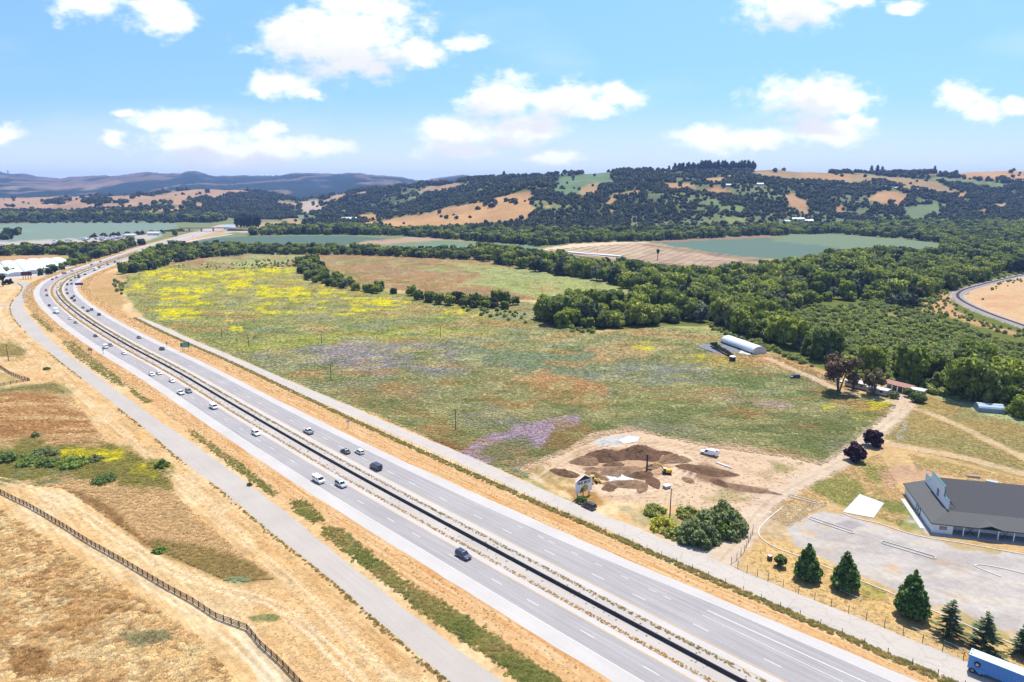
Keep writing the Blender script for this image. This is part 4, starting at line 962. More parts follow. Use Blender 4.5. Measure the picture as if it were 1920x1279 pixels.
def crown_arrays(lobes, nleaf, ls, seed, up=.15, core=.80, sides=.9):
    """lobes: (x,y,z,r,squash). leaf clumps (bent kites) on the lobe shells + lumpy cores; all triangles"""
    g = np.random.default_rng(seed); V = []; T = []; o = 0
    lb = np.array(lobes, float)
    for x, y, z, r, q in lb:
        d = 1 + (g.random(len(ICO_V)) - .5) * .35
        V.append(ICO_V * (d * r * core)[:, None] * [1, 1, q] + [x, y, z]); T.append(ICO_F + o); o += len(ICO_V)
    w = lb[:, 3] ** 2; w /= w.sum()
    k = g.choice(len(lb), nleaf * 2, p=w)
    d = g.normal(size=(nleaf * 2, 3)); d[:, 2] += up * np.abs(d[:, 2]); d /= np.linalg.norm(d, axis=1)[:, None]
    rad = lb[k, 3] * (.78 + .32 * g.random(len(k)))
    P = lb[k, :3] + d * rad[:, None] * np.stack([np.ones(len(k)), np.ones(len(k)), lb[k, 4]], 1)
    ins = np.zeros(len(k), bool)
    for i, (x, y, z, r, q) in enumerate(lb):
        e = (P - [x, y, z]) / [r, r, r * q]; ins |= ((e ** 2).sum(1) < .55) & (k != i)
    ok = np.where(~ins)[0][:nleaf]
    P = P[ok]; d = d[ok]; n = len(P)
    nr = d + g.normal(size=(n, 3)) * sides * .55; nr /= np.linalg.norm(nr, axis=1)[:, None]
    a = np.cross(nr, g.normal(size=(n, 3))); a /= np.linalg.norm(a, axis=1)[:, None] + 1e-9; b = np.cross(nr, a)
    s = (ls * (.55 + .9 * g.random(n)))[:, None]; asp = (.55 + .4 * g.random(n))[:, None]
    q0 = P + a * s; q1 = P + b * s * asp + nr * s * .25; q2 = P - a * s * .9; q3 = P - b * s * asp + nr * s * .25
    V.append(np.stack([q0, q1, q2, q3], 1).reshape(-1, 3))
    i = o + np.arange(n)[:, None] * 4
    T.append(np.concatenate([i + [0, 1, 2], i + [0, 2, 3]], 0))
    return np.vstack(V), np.vstack(T)
def crown_mesh(name, mat, **kw):
    V, T = crown_arrays(**kw); return np_mesh(name, V, T, mat)
def round_lobes(R_, Ht, n, seed, z0=.25, flat=.8):
    """lobes of a broad-leaved crown of radius R_ and total height Ht"""
    g = np.random.default_rng(seed); out = [(0, 0, Ht * .55, R_ * .62, .95)]
    for i in range(n):
        a = 2.4 * i + g.random() * .8; t = (i + .5) / n
        z = Ht * (z0 + (1 - z0) * (.12 + .70 * t)); env = math.sqrt(max(0, 1 - ((z / Ht - .50) / .58) ** 2))
        rr = R_ * (.62 * env) * (.75 + .4 * g.random()); r = R_ * (.20 + .27 * g.random()) * (1 - .25 * t)
        out.append((rr * math.cos(a), rr * math.sin(a), min(z, Ht - r * .8), r, flat + .2 * g.random()))
    return out
def bush_lobes(R_, Ht, n, seed):
    """irregular thicket: many lobes of very different size under an uneven dome"""
    g = np.random.default_rng(seed); out = []
    for i in range(n):
        a = g.random() * 6.283; q = math.sqrt(g.random()) * .86; top = Ht * (1 - .75 * q ** 1.8) * (.72 + .5 * g.random()); r = R_ * (.13 + .20 * g.random() ** 1.5)
        out.append((R_ * q * math.cos(a), R_ * q * math.sin(a), max(top - r, r * .4) * (.45 + .55 * g.random() ** .5), r, .7 + .5 * g.random()))
    return out
def trunk_mb(Ht, r, limbs, seed, spread=.35, lean=0.0):
    g = random.Random(seed); mb = MB()
    top = (lean * Ht, 0, Ht); mb.tube([(0, 0, -.3), (lean * Ht * .3, .02 * Ht, Ht * .4), top], [r * 1.25, r * .85, r * .35], 7)
    for i in range(limbs):
        a = 2 * math.pi * i / limbs + g.random(); z = Ht * (.35 + .4 * g.random()); l = Ht * spread * (.7 + .6 * g.random())
        b = (lean * z, 0, z); mb.tube([b, (b[0] + math.cos(a) * l * .5, b[1] + math.sin(a) * l * .5, z + l * .35), (b[0] + math.cos(a) * l, b[1] + math.sin(a) * l, z + l * .9)], [r * .45, r * .3, r * .12], 5)
    return mb
M_BARK = plain('bark', (.12, .085, .06), .9, vary=.3, scale=2)
M_WILLOW = leaf_mat('willow_leaves', [(.095, .12, .030), (.17, .21, .036), (.25, .28, .04), (.12, .15, .04), (.31, .335, .052), (.18, .20, .07)])
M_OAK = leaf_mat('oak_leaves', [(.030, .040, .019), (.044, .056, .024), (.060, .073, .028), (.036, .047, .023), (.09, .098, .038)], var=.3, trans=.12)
M_SCRUB = leaf_mat('scrub_leaves', [(.23, .28, .07), (.30, .33, .08), (.27, .28, .12), (.20, .25, .06)])
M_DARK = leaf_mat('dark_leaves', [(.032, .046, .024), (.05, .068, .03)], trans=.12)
M_GREY = leaf_mat('grey_willow_leaves', [(.12, .14, .09), (.17, .19, .125)])

# ---- instanced masses (geometry nodes)
def scatter(name, pts, scl, rot, proto, tint=None, zs=None):
    n = len(pts); me = bpy.data.meshes.new(name); me.vertices.add(n)
    me.vertices.foreach_set('co', np.ascontiguousarray(pts, np.float32).ravel())
    sc3 = np.stack([scl, scl, scl if zs is None else zs], 1).astype(np.float32)
    a = me.attributes.new('scl', 'FLOAT_VECTOR', 'POINT'); a.data.foreach_set('vector', sc3.ravel())
    r3 = np.zeros((n, 3), np.float32); r3[:, 2] = rot
    a = me.attributes.new('rot', 'FLOAT_VECTOR', 'POINT'); a.data.foreach_set('vector', r3.ravel())
    if tint is not None:
        a = me.attributes.new('tint', 'FLOAT_COLOR', 'POINT'); c = np.ones((n, 4), np.float32); c[:, :3] = np.clip(tint, 0, 1); a.data.foreach_set('color', c.ravel())
    me.update()
    o = link(name, me)
    ng = bpy.data.node_groups.new(name, 'GeometryNodeTree')
    ng.interface.new_socket('Geometry', in_out='INPUT', socket_type='NodeSocketGeometry'); ng.interface.new_socket('Geometry', in_out='OUTPUT', socket_type='NodeSocketGeometry')
    gi = ng.nodes.new('NodeGroupInput'); go = ng.nodes.new('NodeGroupOutput')
    m2p = ng.nodes.new('GeometryNodeMeshToPoints'); ip = ng.nodes.new('GeometryNodeInstanceOnPoints'); oi = ng.nodes.new('GeometryNodeObjectInfo')
    oi.inputs[0].default_value = proto; oi.inputs[1].default_value = True
    na = []
    for nm in ('scl', 'rot'):
        q = ng.nodes.new('GeometryNodeInputNamedAttribute'); q.data_type = 'FLOAT_VECTOR'; q.inputs[0].default_value = nm; na.append(q)
    lk = ng.links.new
    lk(gi.outputs[0], m2p.inputs[0]); lk(m2p.outputs[0], ip.inputs['Points']); lk(oi.outputs['Geometry'], ip.inputs['Instance'])
    lk(na[0].outputs[0], ip.inputs['Scale']); lk(na[1].outputs[0], ip.inputs['Rotation']); lk(ip.outputs[0], go.inputs[0])
    md = o.modifiers.new('scatter', 'NODES'); md.node_group = ng
    return stuff(o)
def proto(me):
    return bpy.data.objects.new(me.name + '_model', me)      # never linked: only feeds the instancing

# ---- broad-leaved trees: models of height 1 unit = metres
WIL = [crown_mesh('crown', M_WILLOW, lobes=round_lobes(5.6, 10.5, 17, 10 + i, z0=.10), nleaf=1700, ls=.62, seed=20 + i) for i in range(4)]
GRW = [crown_mesh('crown', M_GREY, lobes=round_lobes(4.6, 9.0, 10, 15, z0=.12), nleaf=1500, ls=.5, seed=26)]
DRK = [crown_mesh('crown', M_DARK, lobes=round_lobes(6.0, 9.5, 11, 33 + i, z0=.08), nleaf=1500, ls=.6, seed=37 + i) for i in range(2)]
TRK = [trunk_mb(6.5, .26, 4, 3 + i).mesh('trunk', M_BARK) for i in range(3)]
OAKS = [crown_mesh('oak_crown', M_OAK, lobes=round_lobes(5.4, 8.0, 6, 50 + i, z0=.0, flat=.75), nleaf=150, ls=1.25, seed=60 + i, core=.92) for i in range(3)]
SHR = [crown_mesh('scrub', M_SCRUB, lobes=round_lobes(2.4, 2.6, 5, 70 + i, z0=.0), nleaf=260, ls=.42, seed=75 + i) for i in range(2)]
def make_tree(name, label, cat, loc, crown, trunk, s=1.0, rz=0.0, group=None, sz=None):
    t = thing(name, label, cat, loc, rz, group); t.scale = (s, s, s if sz is None else sz)
    link('trunk', trunk, t); link('crown', crown, t); return t

# ---- where the trees stand: polygons of trunk positions
FOREST = [  # (polygon px, spacing m, scale range, dark share)
    ([(868, 478), (940, 470), (1040, 492), (1150, 506), (1290, 522), (1420, 514), (1520, 496), (1580, 484), (1700, 482), (1790, 498), (1785, 540), (1720, 562), (1600, 566), (1500, 574), (1470, 600), (1490, 645), (1560, 674), (1640, 692), (1720, 702), (1800, 708), (1880, 718), (1960, 732), (1960, 800), (1850, 762), (1790, 744), (1740, 735),
      (1700, 724), (1640, 706), (1560, 690), (1500, 668), (1440, 644), (1390, 628), (1310, 602), (1240, 607), (1120, 617), (1060, 620), (988, 596), (1050, 580), (1180, 570), (1195, 552), (1140, 530), (1000, 508), (900, 490)], 9.6, (.7, 1.65), .10),
    ([(1690, 484), (1800, 478), (1960, 474), (1960, 502), (1870, 521), (1800, 538), (1740, 552), (1700, 540)], 10, (.8, 1.5), .2),
    ([(560, 492), (590, 488), (612, 512), (640, 527), (700, 543), (760, 549), (800, 557), (880, 568), (970, 570), (965, 580), (890, 580), (800, 566), (720, 552), (640, 541), (580, 528), (562, 512)], 8.0, (.55, 1.0), .25),
    ([(225, 516), (250, 492), (262, 478), (300, 470), (345, 462), (480, 466), (640, 468), (760, 474), (870, 476), (880, 488), (760, 482), (640, 478), (480, 478), (400, 482), (320, 494), (290, 505)], 9.0, (.7, 1.15), .3),
    ([(470, 442), (560, 440), (700, 441), (760, 442), (760, 436), (600, 434), (470, 436)], 13, (.9, 1.4), .3),
    ([(760, 443), (830, 448), (960, 458), (1010, 462), (1100, 455), (1215, 452), (1330, 447), (1440, 441), (1440, 432), (1000, 440), (830, 436), (760, 436)], 11, (.9, 1.4), .35),
    ([(1440, 444), (1480, 440), (1560, 438), (1680, 447), (1765, 456), (1765, 480), (1790, 500), (1960, 490), (1960, 425), (1800, 425), (1640, 425), (1450, 432)], 12, (.9, 1.35), .22),
    ([(-100, 478), (60, 472), (190, 464), (290, 458), (300, 466), (268, 470), (240, 478), (200, 487), (160, 482), (110, 477), (-100, 484)], 10, (.8, 1.3), .35),
    ([(122, 498), (150, 484), (200, 486), (238, 478), (215, 486), (180, 496), (150, 507), (130, 512)], 9, (.7, 1.1), .35),
    ([(60, 512), (90, 507), (118, 502), (128, 512), (100, 517), (72, 517)], 8, (.4, .7), .3), ([(8, 508), (30, 506), (36, 512), (10, 514)], 8, (.45, .7), .3),
    ([(290, 455), (330, 440), (336, 444), (300, 460)], 10, (.9, 1.1), .1),
    ([(-120, 420), (100, 416), (250, 414), (340, 417), (400, 418), (430, 412), (300, 408), (-120, 412)], 15, (1.0, 1.5), .6),
    ([(500, 431), (640, 428), (760, 434), (760, 440), (500, 440)], 14, (.9, 1.3), .4), ([(8, 438), (40, 435), (42, 441), (10, 443)], 9, (.7, 1.0), .9), ([(-10, 447), (20, 445), (22, 449), (-10, 451)], 9, (.7, .9), .5)]
tp = []; g_ = np.random.default_rng(5)
EXCL = [HILL for HILL in ()]
def forest_points(poly, sp, sr, dk):
    p = np.array(poly, float); w = Gn(p); x0, y0 = w.min(0); x1, y1 = w.max(0)
    nx = int((x1 - x0) / sp) + 1; ny = int((y1 - y0) / sp) + 1
    gx, gy = np.meshgrid(np.arange(nx), np.arange(ny)); q = np.stack([x0 + (gx.ravel() + g_.random(gx.size) * .95) * sp, y0 + (gy.ravel() + g_.random(gx.size) * .95) * sp], 1)
    px, py = proj(q[:, 0], q[:, 1]); ok = inpoly(px, py, poly) & (px > -60) & (px < 1990)
    q = q[ok]; q = q[pdist(q[:, 0], q[:, 1], FW[::5]) > 25]; q = q[(fbm(q[:, 0] / 38, q[:, 1] / 38, 3, 17) < .66) | (g_.random(len(q)) < .25)]; q = q[pdist(q[:, 0], q[:, 1], RAIL[::4]) > 11]
    n = len(q); return np.column_stack([q, sr[0] + (sr[1] - sr[0]) * g_.random(n) ** 1.2, (g_.random(n) < dk).astype(float)])
T_ALL = np.vstack([forest_points(*f) for f in FOREST])
px, py = proj(T_ALL[:, 0], T_ALL[:, 1])
# keep clear: farm buildings, fields
clear = inpoly(px, py, [(1535, 700), (1600, 700), (1760, 738), (1760, 765), (1530, 735)]) | inpoly(px, py, [(1340, 622), (1440, 655), (1380, 690), (1310, 660)])
T_ALL = T_ALL[~clear]; px, py = proj(T_ALL[:, 0], T_ALL[:, 1])
# the river wood rises away from the meadow edge: taller inside
T_ALL[:, 2] *= np.where((px > 1450) & (py > 640), 1.08, 1.0)
size = T_ALL[:, 2] / np.hypot(T_ALL[:, 0], T_ALL[:, 1])
front = np.argsort(-size); vis = [i for i in front if -10 < px[i] < 1930]
IND = vis[:290]; rest = np.setdiff1d(np.arange(len(T_ALL)), IND)
def any_front(i):
    x, y = T_ALL[i, :2]; n = ((np.abs(T_ALL[:, 0] - x * (y - 14) / y) < 9) & (T_ALL[:, 1] < y - 4) & (T_ALL[:, 1] > y - 26)).sum(); return n == 0
for i in IND:
    x, y, s, dk = T_ALL[i]; r = g_.random()
    hedge = px[i] < 985
    kind = 'dark' if dk else ('grey' if r < .12 else 'green')
    if hedge:
        lab = {'dark': 'dark evergreen bush-tree in the hedgerow dividing the meadow from the flowering field', 'grey': 'grey-green bush-tree in the hedgerow dividing the meadow from the flowering field', 'green': 'bright green bush-tree in the hedgerow dividing the meadow from the flowering field'}[kind]; grp = kind + ' trees of the hedgerow'
    else:
        lab = {'dark': 'dark dense evergreen tree among the green willows of the river woodland', 'grey': 'silvery grey-green willow in the river woodland beyond the field', 'green': 'rounded bright green willow crown in the river woodland beyond the field'}[kind]
        zone = 'near the meadow corner' if px[i] < 1140 else 'left of the hoop house' if px[i] < 1330 else 'behind the hoop house' if px[i] < 1530 else 'behind the farm yard' if px[i] < 1760 else 'behind the metal shed'
        dep = 'along the front edge' if any_front(i) else 'inside the wood'
        lab = {'dark': 'dark evergreen %s of the river woodland, %s', 'grey': 'grey-green willow %s of the river woodland, %s', 'green': 'bright green willow %s of the river woodland, %s'}[kind] % (dep, zone); grp = kind + ' trees of the river woodland ' + dep + ' ' + zone
    cr = {'dark': DRK[i % 2], 'grey': GRW[0], 'green': WIL[i % 4]}[kind]
    make_tree('willow_tree' if not dk else 'evergreen_tree', lab, 'tree', (x, y, 0), cr, TRK[i % 3], s, g_.random() * 6.28, grp, sz=s * (.75 + .55 * g_.random()))
r_ = g_.random(len(T_ALL)); dkm = T_ALL[:, 3] > 0
sets = [(WIL[0], ~dkm & (r_ < .24)), (WIL[1], ~dkm & (r_ >= .24) & (r_ < .48)), (WIL[2], ~dkm & (r_ >= .48) & (r_ < .70)), (WIL[3], ~dkm & (r_ >= .70) & (r_ < .88)), (GRW[0], ~dkm & (r_ >= .88)), (DRK[0], dkm & (r_ < .5)), (DRK[1], dkm & (r_ >= .5))]
rm = np.zeros(len(T_ALL), bool); rm[rest] = True
for me_, m_ in sets:
    k = np.where(m_ & rm)[0]
    P3 = np.column_stack([T_ALL[k, 0], T_ALL[k, 1], np.zeros(len(k))]); zv = .75 + .55 * g_.random(len(k))
    far_ = np.clip((P3[:, 1] - 1100) / 1500, 0, .5)
    o = scatter('river_woodland', P3, T_ALL[k, 2] * (1 + far_), g_.random(len(k)) * 6.28, proto(me_), zs=T_ALL[k, 2] * (1 + far_) * zv); o['label'] = 'dense woodland of willows and oaks along the river'; o['category'] = 'woodland'
# ---- scrub beyond the wood and under its edges
def fill(poly, n, seed):
    g = np.random.default_rng(seed); p = np.array(poly, float); lo, hi = p.min(0), p.max(0); out = np.empty((0, 2))
    while len(out) < n:
        q = lo + (hi - lo) * g.random((n * 3, 2)); out = np.vstack([out, q[inpoly(q[:, 0], q[:, 1], poly)]])
    return out[:n]
SCR = [([(1470, 602), (1560, 576), (1700, 562), (1770, 590), (1860, 636), (1960, 660), (1960, 735), (1800, 708), (1640, 692), (1490, 645)], 2300, (.3, 1.15)), ([(1600, 560), (1720, 550), (1780, 545), (1750, 575), (1650, 580)], 160, (.6, 1.1)), ([(1400, 605), (1470, 580), (1560, 572), (1500, 610), (1490, 645), (1420, 635)], 260, (.5, 1.1)), ([(1560, 672), (1700, 695), (1850, 715), (1960, 735), (1960, 800), (1850, 766), (1740, 738), (1600, 705)], 300, (.5, 1.2)), ([(1750, 540), (1840, 522), (1920, 505), (1920, 514), (1850, 530), (1800, 545)], 60, (.5, 1.0)),
       ([(1745, 560), (1775, 548), (1800, 580), (1850, 604), (1920, 625), (1920, 640), (1820, 605), (1760, 585)], 70, (.3, .8)), ([(1830, 575), (1870, 530), (1920, 522), (1915, 530), (1860, 545)], 26, (.3, .8)),
       ([(1330, 612), (1440, 648), (1530, 690), (1540, 696), (1430, 656), (1330, 618)], 60, (.5, 1.0)), ([(860, 556), (985, 586), (990, 612), (940, 600), (860, 585)], 40, (.5, 1.0)), ([(1040, 612), (1110, 615), (1120, 626), (1060, 624)], 22, (.5, 1.0)),
       ([(1900, 610), (1960, 620), (1960, 660), (1905, 628)], 30, (.7, 1.3)), ([(480, 488), (560, 490), (570, 500), (480, 502)], 50, (.5, .9)), ([(330, 498), (480, 492), (560, 500), (540, 505), (340, 505)], 70, (.3, .6)), ([(212, 520), (236, 530), (226, 560), (214, 540)], 16, (.6, 1.1)), ([(1100, 800), (1480, 850), (1470, 846), (1110, 796)], 0, (.3, .5))]
sp_, ss_ = [], []
for poly, n, sr in SCR:
    if not n: continue
    q = fill(poly, n, len(ss_) + 3); sp_.append(Gn(q)); ss_.append(sr[0] + (sr[1] - sr[0]) * g_.random(n))
sp_ = np.vstack(sp_); ss_ = np.concatenate(ss_)
km = pdist(sp_[:, 0], sp_[:, 1], RAIL[::4]) > 5; sp_ = sp_[km]; ss_ = ss_[km]
for j in range(2):
    k = np.arange(len(sp_)) % 2 == j
    o = scatter('scrub', np.column_stack([sp_[k], np.zeros(k.sum())]), ss_[k], g_.random(k.sum()) * 6.28, proto(SHR[j])); o['label'] = 'low green scrub between the river woodland and the railway'; o['category'] = 'scrub'

# ---- oak woodland on the hills
def hill_scatter(n, seed, lim):
    g = np.random.default_rng(seed)
    pxs = -60 + 2050 * g.random(n); f = g.random(n)
    Yf = np.interp(pxs, fxp, fyd); Y1 = np.interp(pxs, cxp, cyd)
    Y = Yf * ((Y1 + 120) / Yf) ** f
    P = hill_xyz(pxs, Y); qx, qy = proj(P[:, 0], P[:, 1], P[:, 2])
    op = np.zeros(n, bool)
    rg = (fbm(P[:, 0] / 70, P[:, 1] / 90, 4, 5) - .5) * 11
    for poly, hx_ in HILL_OPEN: op |= sdist(qx, qy, poly) + rg > -.3
    for poly in HILL_GROVE: op &= ~(sdist(qx, qy, poly) > 0)
    dens = fbm(P[:, 0] / 130, P[:, 1] / 170, 4, 101); thin = ((dens < .36) | (fbm(P[:, 0] / 150, P[:, 1] / 200, 4, 95) > .60)) & (g.random(n) < .72)
    keep = (~op & ~thin) | (op & (g.random(n) < .012))
    keep &= pdist(P[:, 0], P[:, 1], FW[::8]) > 30
    return P[keep], g
HP, gg = hill_scatter(36000, 9, 0)
hs = (.7 + .95 * gg.random(len(HP)) ** 1.8) * np.clip(HP[:, 1] / 2000, .8, 1.55)
pick = gg.integers(0, 3, len(HP))
for j in range(3):
    k = pick == j; Q = HP[k].copy(); Q[:, 2] -= .6
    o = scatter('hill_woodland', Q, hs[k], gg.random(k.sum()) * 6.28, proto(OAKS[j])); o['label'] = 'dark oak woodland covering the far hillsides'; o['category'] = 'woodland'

# ---- eucalyptus grove and single trees on the skyline: each its own tree
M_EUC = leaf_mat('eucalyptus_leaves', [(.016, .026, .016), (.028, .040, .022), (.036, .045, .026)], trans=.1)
M_EUCB = leaf_mat('bronze_leaves', [(.14, .09, .05), (.16, .105, .055)], trans=.12)
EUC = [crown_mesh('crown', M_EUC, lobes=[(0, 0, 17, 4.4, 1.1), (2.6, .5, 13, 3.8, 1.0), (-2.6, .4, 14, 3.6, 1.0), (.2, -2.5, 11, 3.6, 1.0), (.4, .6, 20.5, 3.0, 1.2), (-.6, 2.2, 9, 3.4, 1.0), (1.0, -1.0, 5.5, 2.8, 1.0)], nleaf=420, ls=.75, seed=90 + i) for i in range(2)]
EUT = trunk_mb(17, .45, 4, 5, .2).mesh('trunk', M_BARK)
def crest_point(px):
    Y1 = float(np.interp(px, cxp, cyd)); Ys = np.arange(Y1 - 300, Y1 + 260, 15.0); P = hill_xyz(np.full(len(Ys), px), Ys); _, yy = proj(P[:, 0], P[:, 1], P[:, 2]); return P[int(yy.argmin())]
for i in range(64):
    p = crest_point(1250 + i * 2.4 + g_.random() * 3); s = (.95 + .7 * g_.random()) * (1 if i > 12 else .8)
    make_tree('eucalyptus_tree', 'tall dark eucalyptus in the dense grove crowning the highest ridge', 'tree', (p[0], p[1] - 40 * g_.random(), p[2] - 2), EUC[i % 2], EUT, s, g_.random() * 6, 'eucalyptus grove on the ridge')
sky_trees = [(1138, 1.0, 'lone round oak standing on the grassy ridge left of the eucalyptus grove', 'o'), (1625, 1.3, 'first of the open-crowned eucalyptus on the ridge above the dry slope', 'e'), (1636, 1.4, 'tallest open-crowned eucalyptus on the ridge above the dry slope', 'e'), (1645, 1.2, 'rightmost of the open-crowned eucalyptus on the ridge above the dry slope', 'e'),
             (1742, 1.1, 'slender dark tree on the ridge near the right skyline knoll', 'e'), (1752, .9, 'small dark tree beside the slender skyline tree at right', 'o'), (1568, .8, 'small round tree on the dry ridge right of the eucalyptus grove', 'o'), (1888, 1.1, 'dark tree on the skyline at the far right', 'o'), (1000, 1.0, 'round tree on the skyline left of the green ridge', 'o'), (945, 1.2, 'conifer-like tree on the skyline over the wooded hill', 'e')]
for px_, s, lab, k in sky_trees:
    p = crest_point(px_); make_tree('eucalyptus_tree' if k == 'e' else 'oak_tree', lab, 'tree', (p[0], p[1], p[2] - 1), EUC[0] if k == 'e' else OAKS[0], EUT if k == 'e' else TRK[0], s * (1.0 if k == 'e' else 1.4), .7)
hill_trees = [(1405, 340, 1.6, 'huge dark round-crowned tree below the eucalyptus grove'), (1040, 352, 1.5, 'tall dark conifer standing alone on the green ridge slope'), (1712, 335, 1.5, 'large dark tree on the olive slope below the right skyline'), (1650, 346, 1.2, 'dark tree standing in the pale olive slope'), (1668, 344, 1.1, 'round tree behind the farmhouse on the slope')]
for a_, b_, s, lab in hill_trees:
    p = hill_hit(a_, b_)
    if p: make_tree('hill_tree', lab, 'tree', (p.x, p.y, p.z - 1), DRK[0], TRK[0], s, .4)
for i in range(16):   # dark eucalyptus stand by the far freeway
    p = G(444 + (i % 8) * 5.6 + g_.random() * 3, 425.5 + (i // 8) * 2.5)
    make_tree('eucalyptus_tree', 'very dark tall tree in the stand beside the far overpass', 'tree', p, EUC[i % 2], EUT, 1.15 + .3 * g_.random(), g_.random() * 6, 'dark stand by the overpass')

# ---- grass and weed tufts
M_TUFT = leaf_mat('tuft_blades', [], attr='tint', rough=.9, var=.3, trans=.3, up=2.0)
def tuft_mesh(name, n, r, h, w, seed, lean=.5):
    """low cushion of blades arching outwards"""
    g = np.random.default_rng(seed); V = []; T = []
    for i in range(n):
        a = g.random() * 6.283; rr = r * math.sqrt(g.random()); hh = h * (.45 + .65 * g.random()) * (1 - .45 * (rr / r) ** 2)
        x, y = rr * math.cos(a), rr * math.sin(a); b = a + (g.random() - .5) * 1.6; l = lean * (.5 + g.random())
        cx, cy = -math.sin(b) * w, math.cos(b) * w; ux, uy = math.cos(b) * l, math.sin(b) * l
        o = len(V); V += [(x - cx, y - cy, hh * .35), (x + cx, y + cy, hh * .35), (x + ux * .5 + cx, y + uy * .5 + cy, hh), (x + ux * .5 - cx, y + uy * .5 - cy, hh), (x + ux, y + uy, hh * .8)]
        T += [(o, o + 1, o + 2), (o, o + 2, o + 3), (o + 3, o + 2, o + 4)]
    return np_mesh(name, np.array(V), np.array(T), M_TUFT)
TUFTS = [tuft_mesh('grass_tuft', 22, .55, .42, .10, 1, .6), tuft_mesh('grass_tuft', 26, .6, .34, .12, 2, .8)]
FINE = [tuft_mesh('weed_tuft', 44, .55, .75, .06, 5, .35), tuft_mesh('weed_tuft', 48, .6, .6, .07, 6, .45)]
WEEDS = [tuft_mesh('weed_tuft', 26, .55, .7, .17, 3, .4), tuft_mesh('weed_tuft', 30, .6, .55, .2, 4, .5)]
def tufts(name, label, cat, polys, meshes, smin, smax, seed, kcol=1.0, var=.25, clear=True, tint=None, zk=1.0, jit=0.0):
    P = []
    for poly, n in polys: P.append(fill(poly, n, seed + len(P)))
    P = np.vstack(P); W = Gn(P)
    if jit: W = W + np.random.default_rng(seed + 1).normal(size=W.shape) * jit * .5
    if clear:
        d = pdist(W[:, 0], W[:, 1], FW[::4]); dl = pdist(W[:, 0], W[:, 1], LP[::3]); dr = pdist(W[:, 0], W[:, 1], RP[::3]); dm = np.minimum(np.minimum(pdist(W[:, 0], W[:, 1], DIRT_MAIN), pdist(W[:, 0], W[:, 1], DIRT_B)), np.minimum(pdist(W[:, 0], W[:, 1], DIRT_C), pdist(W[:, 0], W[:, 1], DIRT_D)))
        ok = (d > 19) & (dl > 6.2) & (dr > 4.2) & (dm > 2.6); W = W[ok]; P = P[ok]
    g = np.random.default_rng(seed); n = len(W); c = ground_color(W[:, 0], W[:, 1]) if tint is None else np.array([A(h, 1.15) for h in tint])[np.clip(np.clip(fbm(W[:, 0] / 7, W[:, 1] / 7, 3, seed) * 1.6 - .3 + g.normal(size=n) * .18, 0, .999) * len(tint), 0, len(tint) - 1).astype(int)]
    c = c * kcol * (1 + (g.random((n, 1)) - .5) * 2 * var); px_mm = np.hypot(W[:, 0], W[:, 1]) / F
    s = np.maximum(smin + (smax - smin) * g.random(n) ** 1.5, px_mm * 1.3 * (.6 + .8 * g.random(n)))
    Z = relief(W[:, 0], W[:, 1]); pk = g.integers(0, len(meshes), n)
    for j, me_ in enumerate(meshes):
        k = pk == j; o = scatter(name, np.column_stack([W[k], Z[k]]), s[k], g.random(k.sum()) * 6.28, proto(me_), tint=c[k], zs=s[k] * zk * (.7 + .6 * g.random(k.sum())))
        o['label'] = label; o['category'] = cat
tufts('field_weeds', 'flowering weeds and dry grass covering the large field', 'weeds', [(PAINT[FIELD_I][0], 70000)], WEEDS, .4, .9, 201, kcol=1.16, var=.24, zk=.6)
tufts('meadow_grass', 'dry and green grass in the meadow beyond the hedgerow', 'grass', [([(305, 495), (470, 478), (860, 475), (1030, 500), (1192, 550), (1160, 562), (980, 562), (880, 572), (700, 538), (560, 502)], 14000)], TUFTS, .5, 1.0, 211, kcol=1.2, var=.35, zk=.6)
tufts('dry_grass', 'tall tangled dry grass on the near slope below the rail fence', 'grass', [([(-40, 950), (0, 955), (100, 1018), (240, 1110), (370, 1195), (450, 1290), (460, 1330), (-40, 1330)], 15000)], [TUFTS[0], FINE[1]], .35, .9, 221, kcol=1.36, var=.4)
tufts('dry_grass', 'brown uncut dry grass between the rail fence and the frontage road', 'grass', [([(-40, 742), (60, 738), (135, 745), (200, 828), (320, 880), (325, 925), (440, 1030), (512, 1085), (430, 1092), (280, 1022), (120, 915), (-40, 900)], 15000), ([(-20, 735), (100, 716), (136, 748), (-20, 738)], 1200), ([(-20, 640), (55, 655), (50, 672), (-20, 668)], 600)], [TUFTS[0], FINE[1]], .3, .75, 231, kcol=1.3)
tufts('mown_stubble', 'short pale mown stubble beside the frontage road', 'grass', [([(60, 740), (200, 770), (420, 930), (700, 1160), (840, 1279), (600, 1290), (430, 1160), (330, 1085), (180, 1000), (0, 920), (0, 900), (200, 960), (420, 1100), (520, 1090), (320, 900)], 4500), ([(0, 600), (60, 640), (160, 730), (60, 720), (0, 700)], 900)], TUFTS, .15, .32, 241, kcol=1.15, zk=.5)
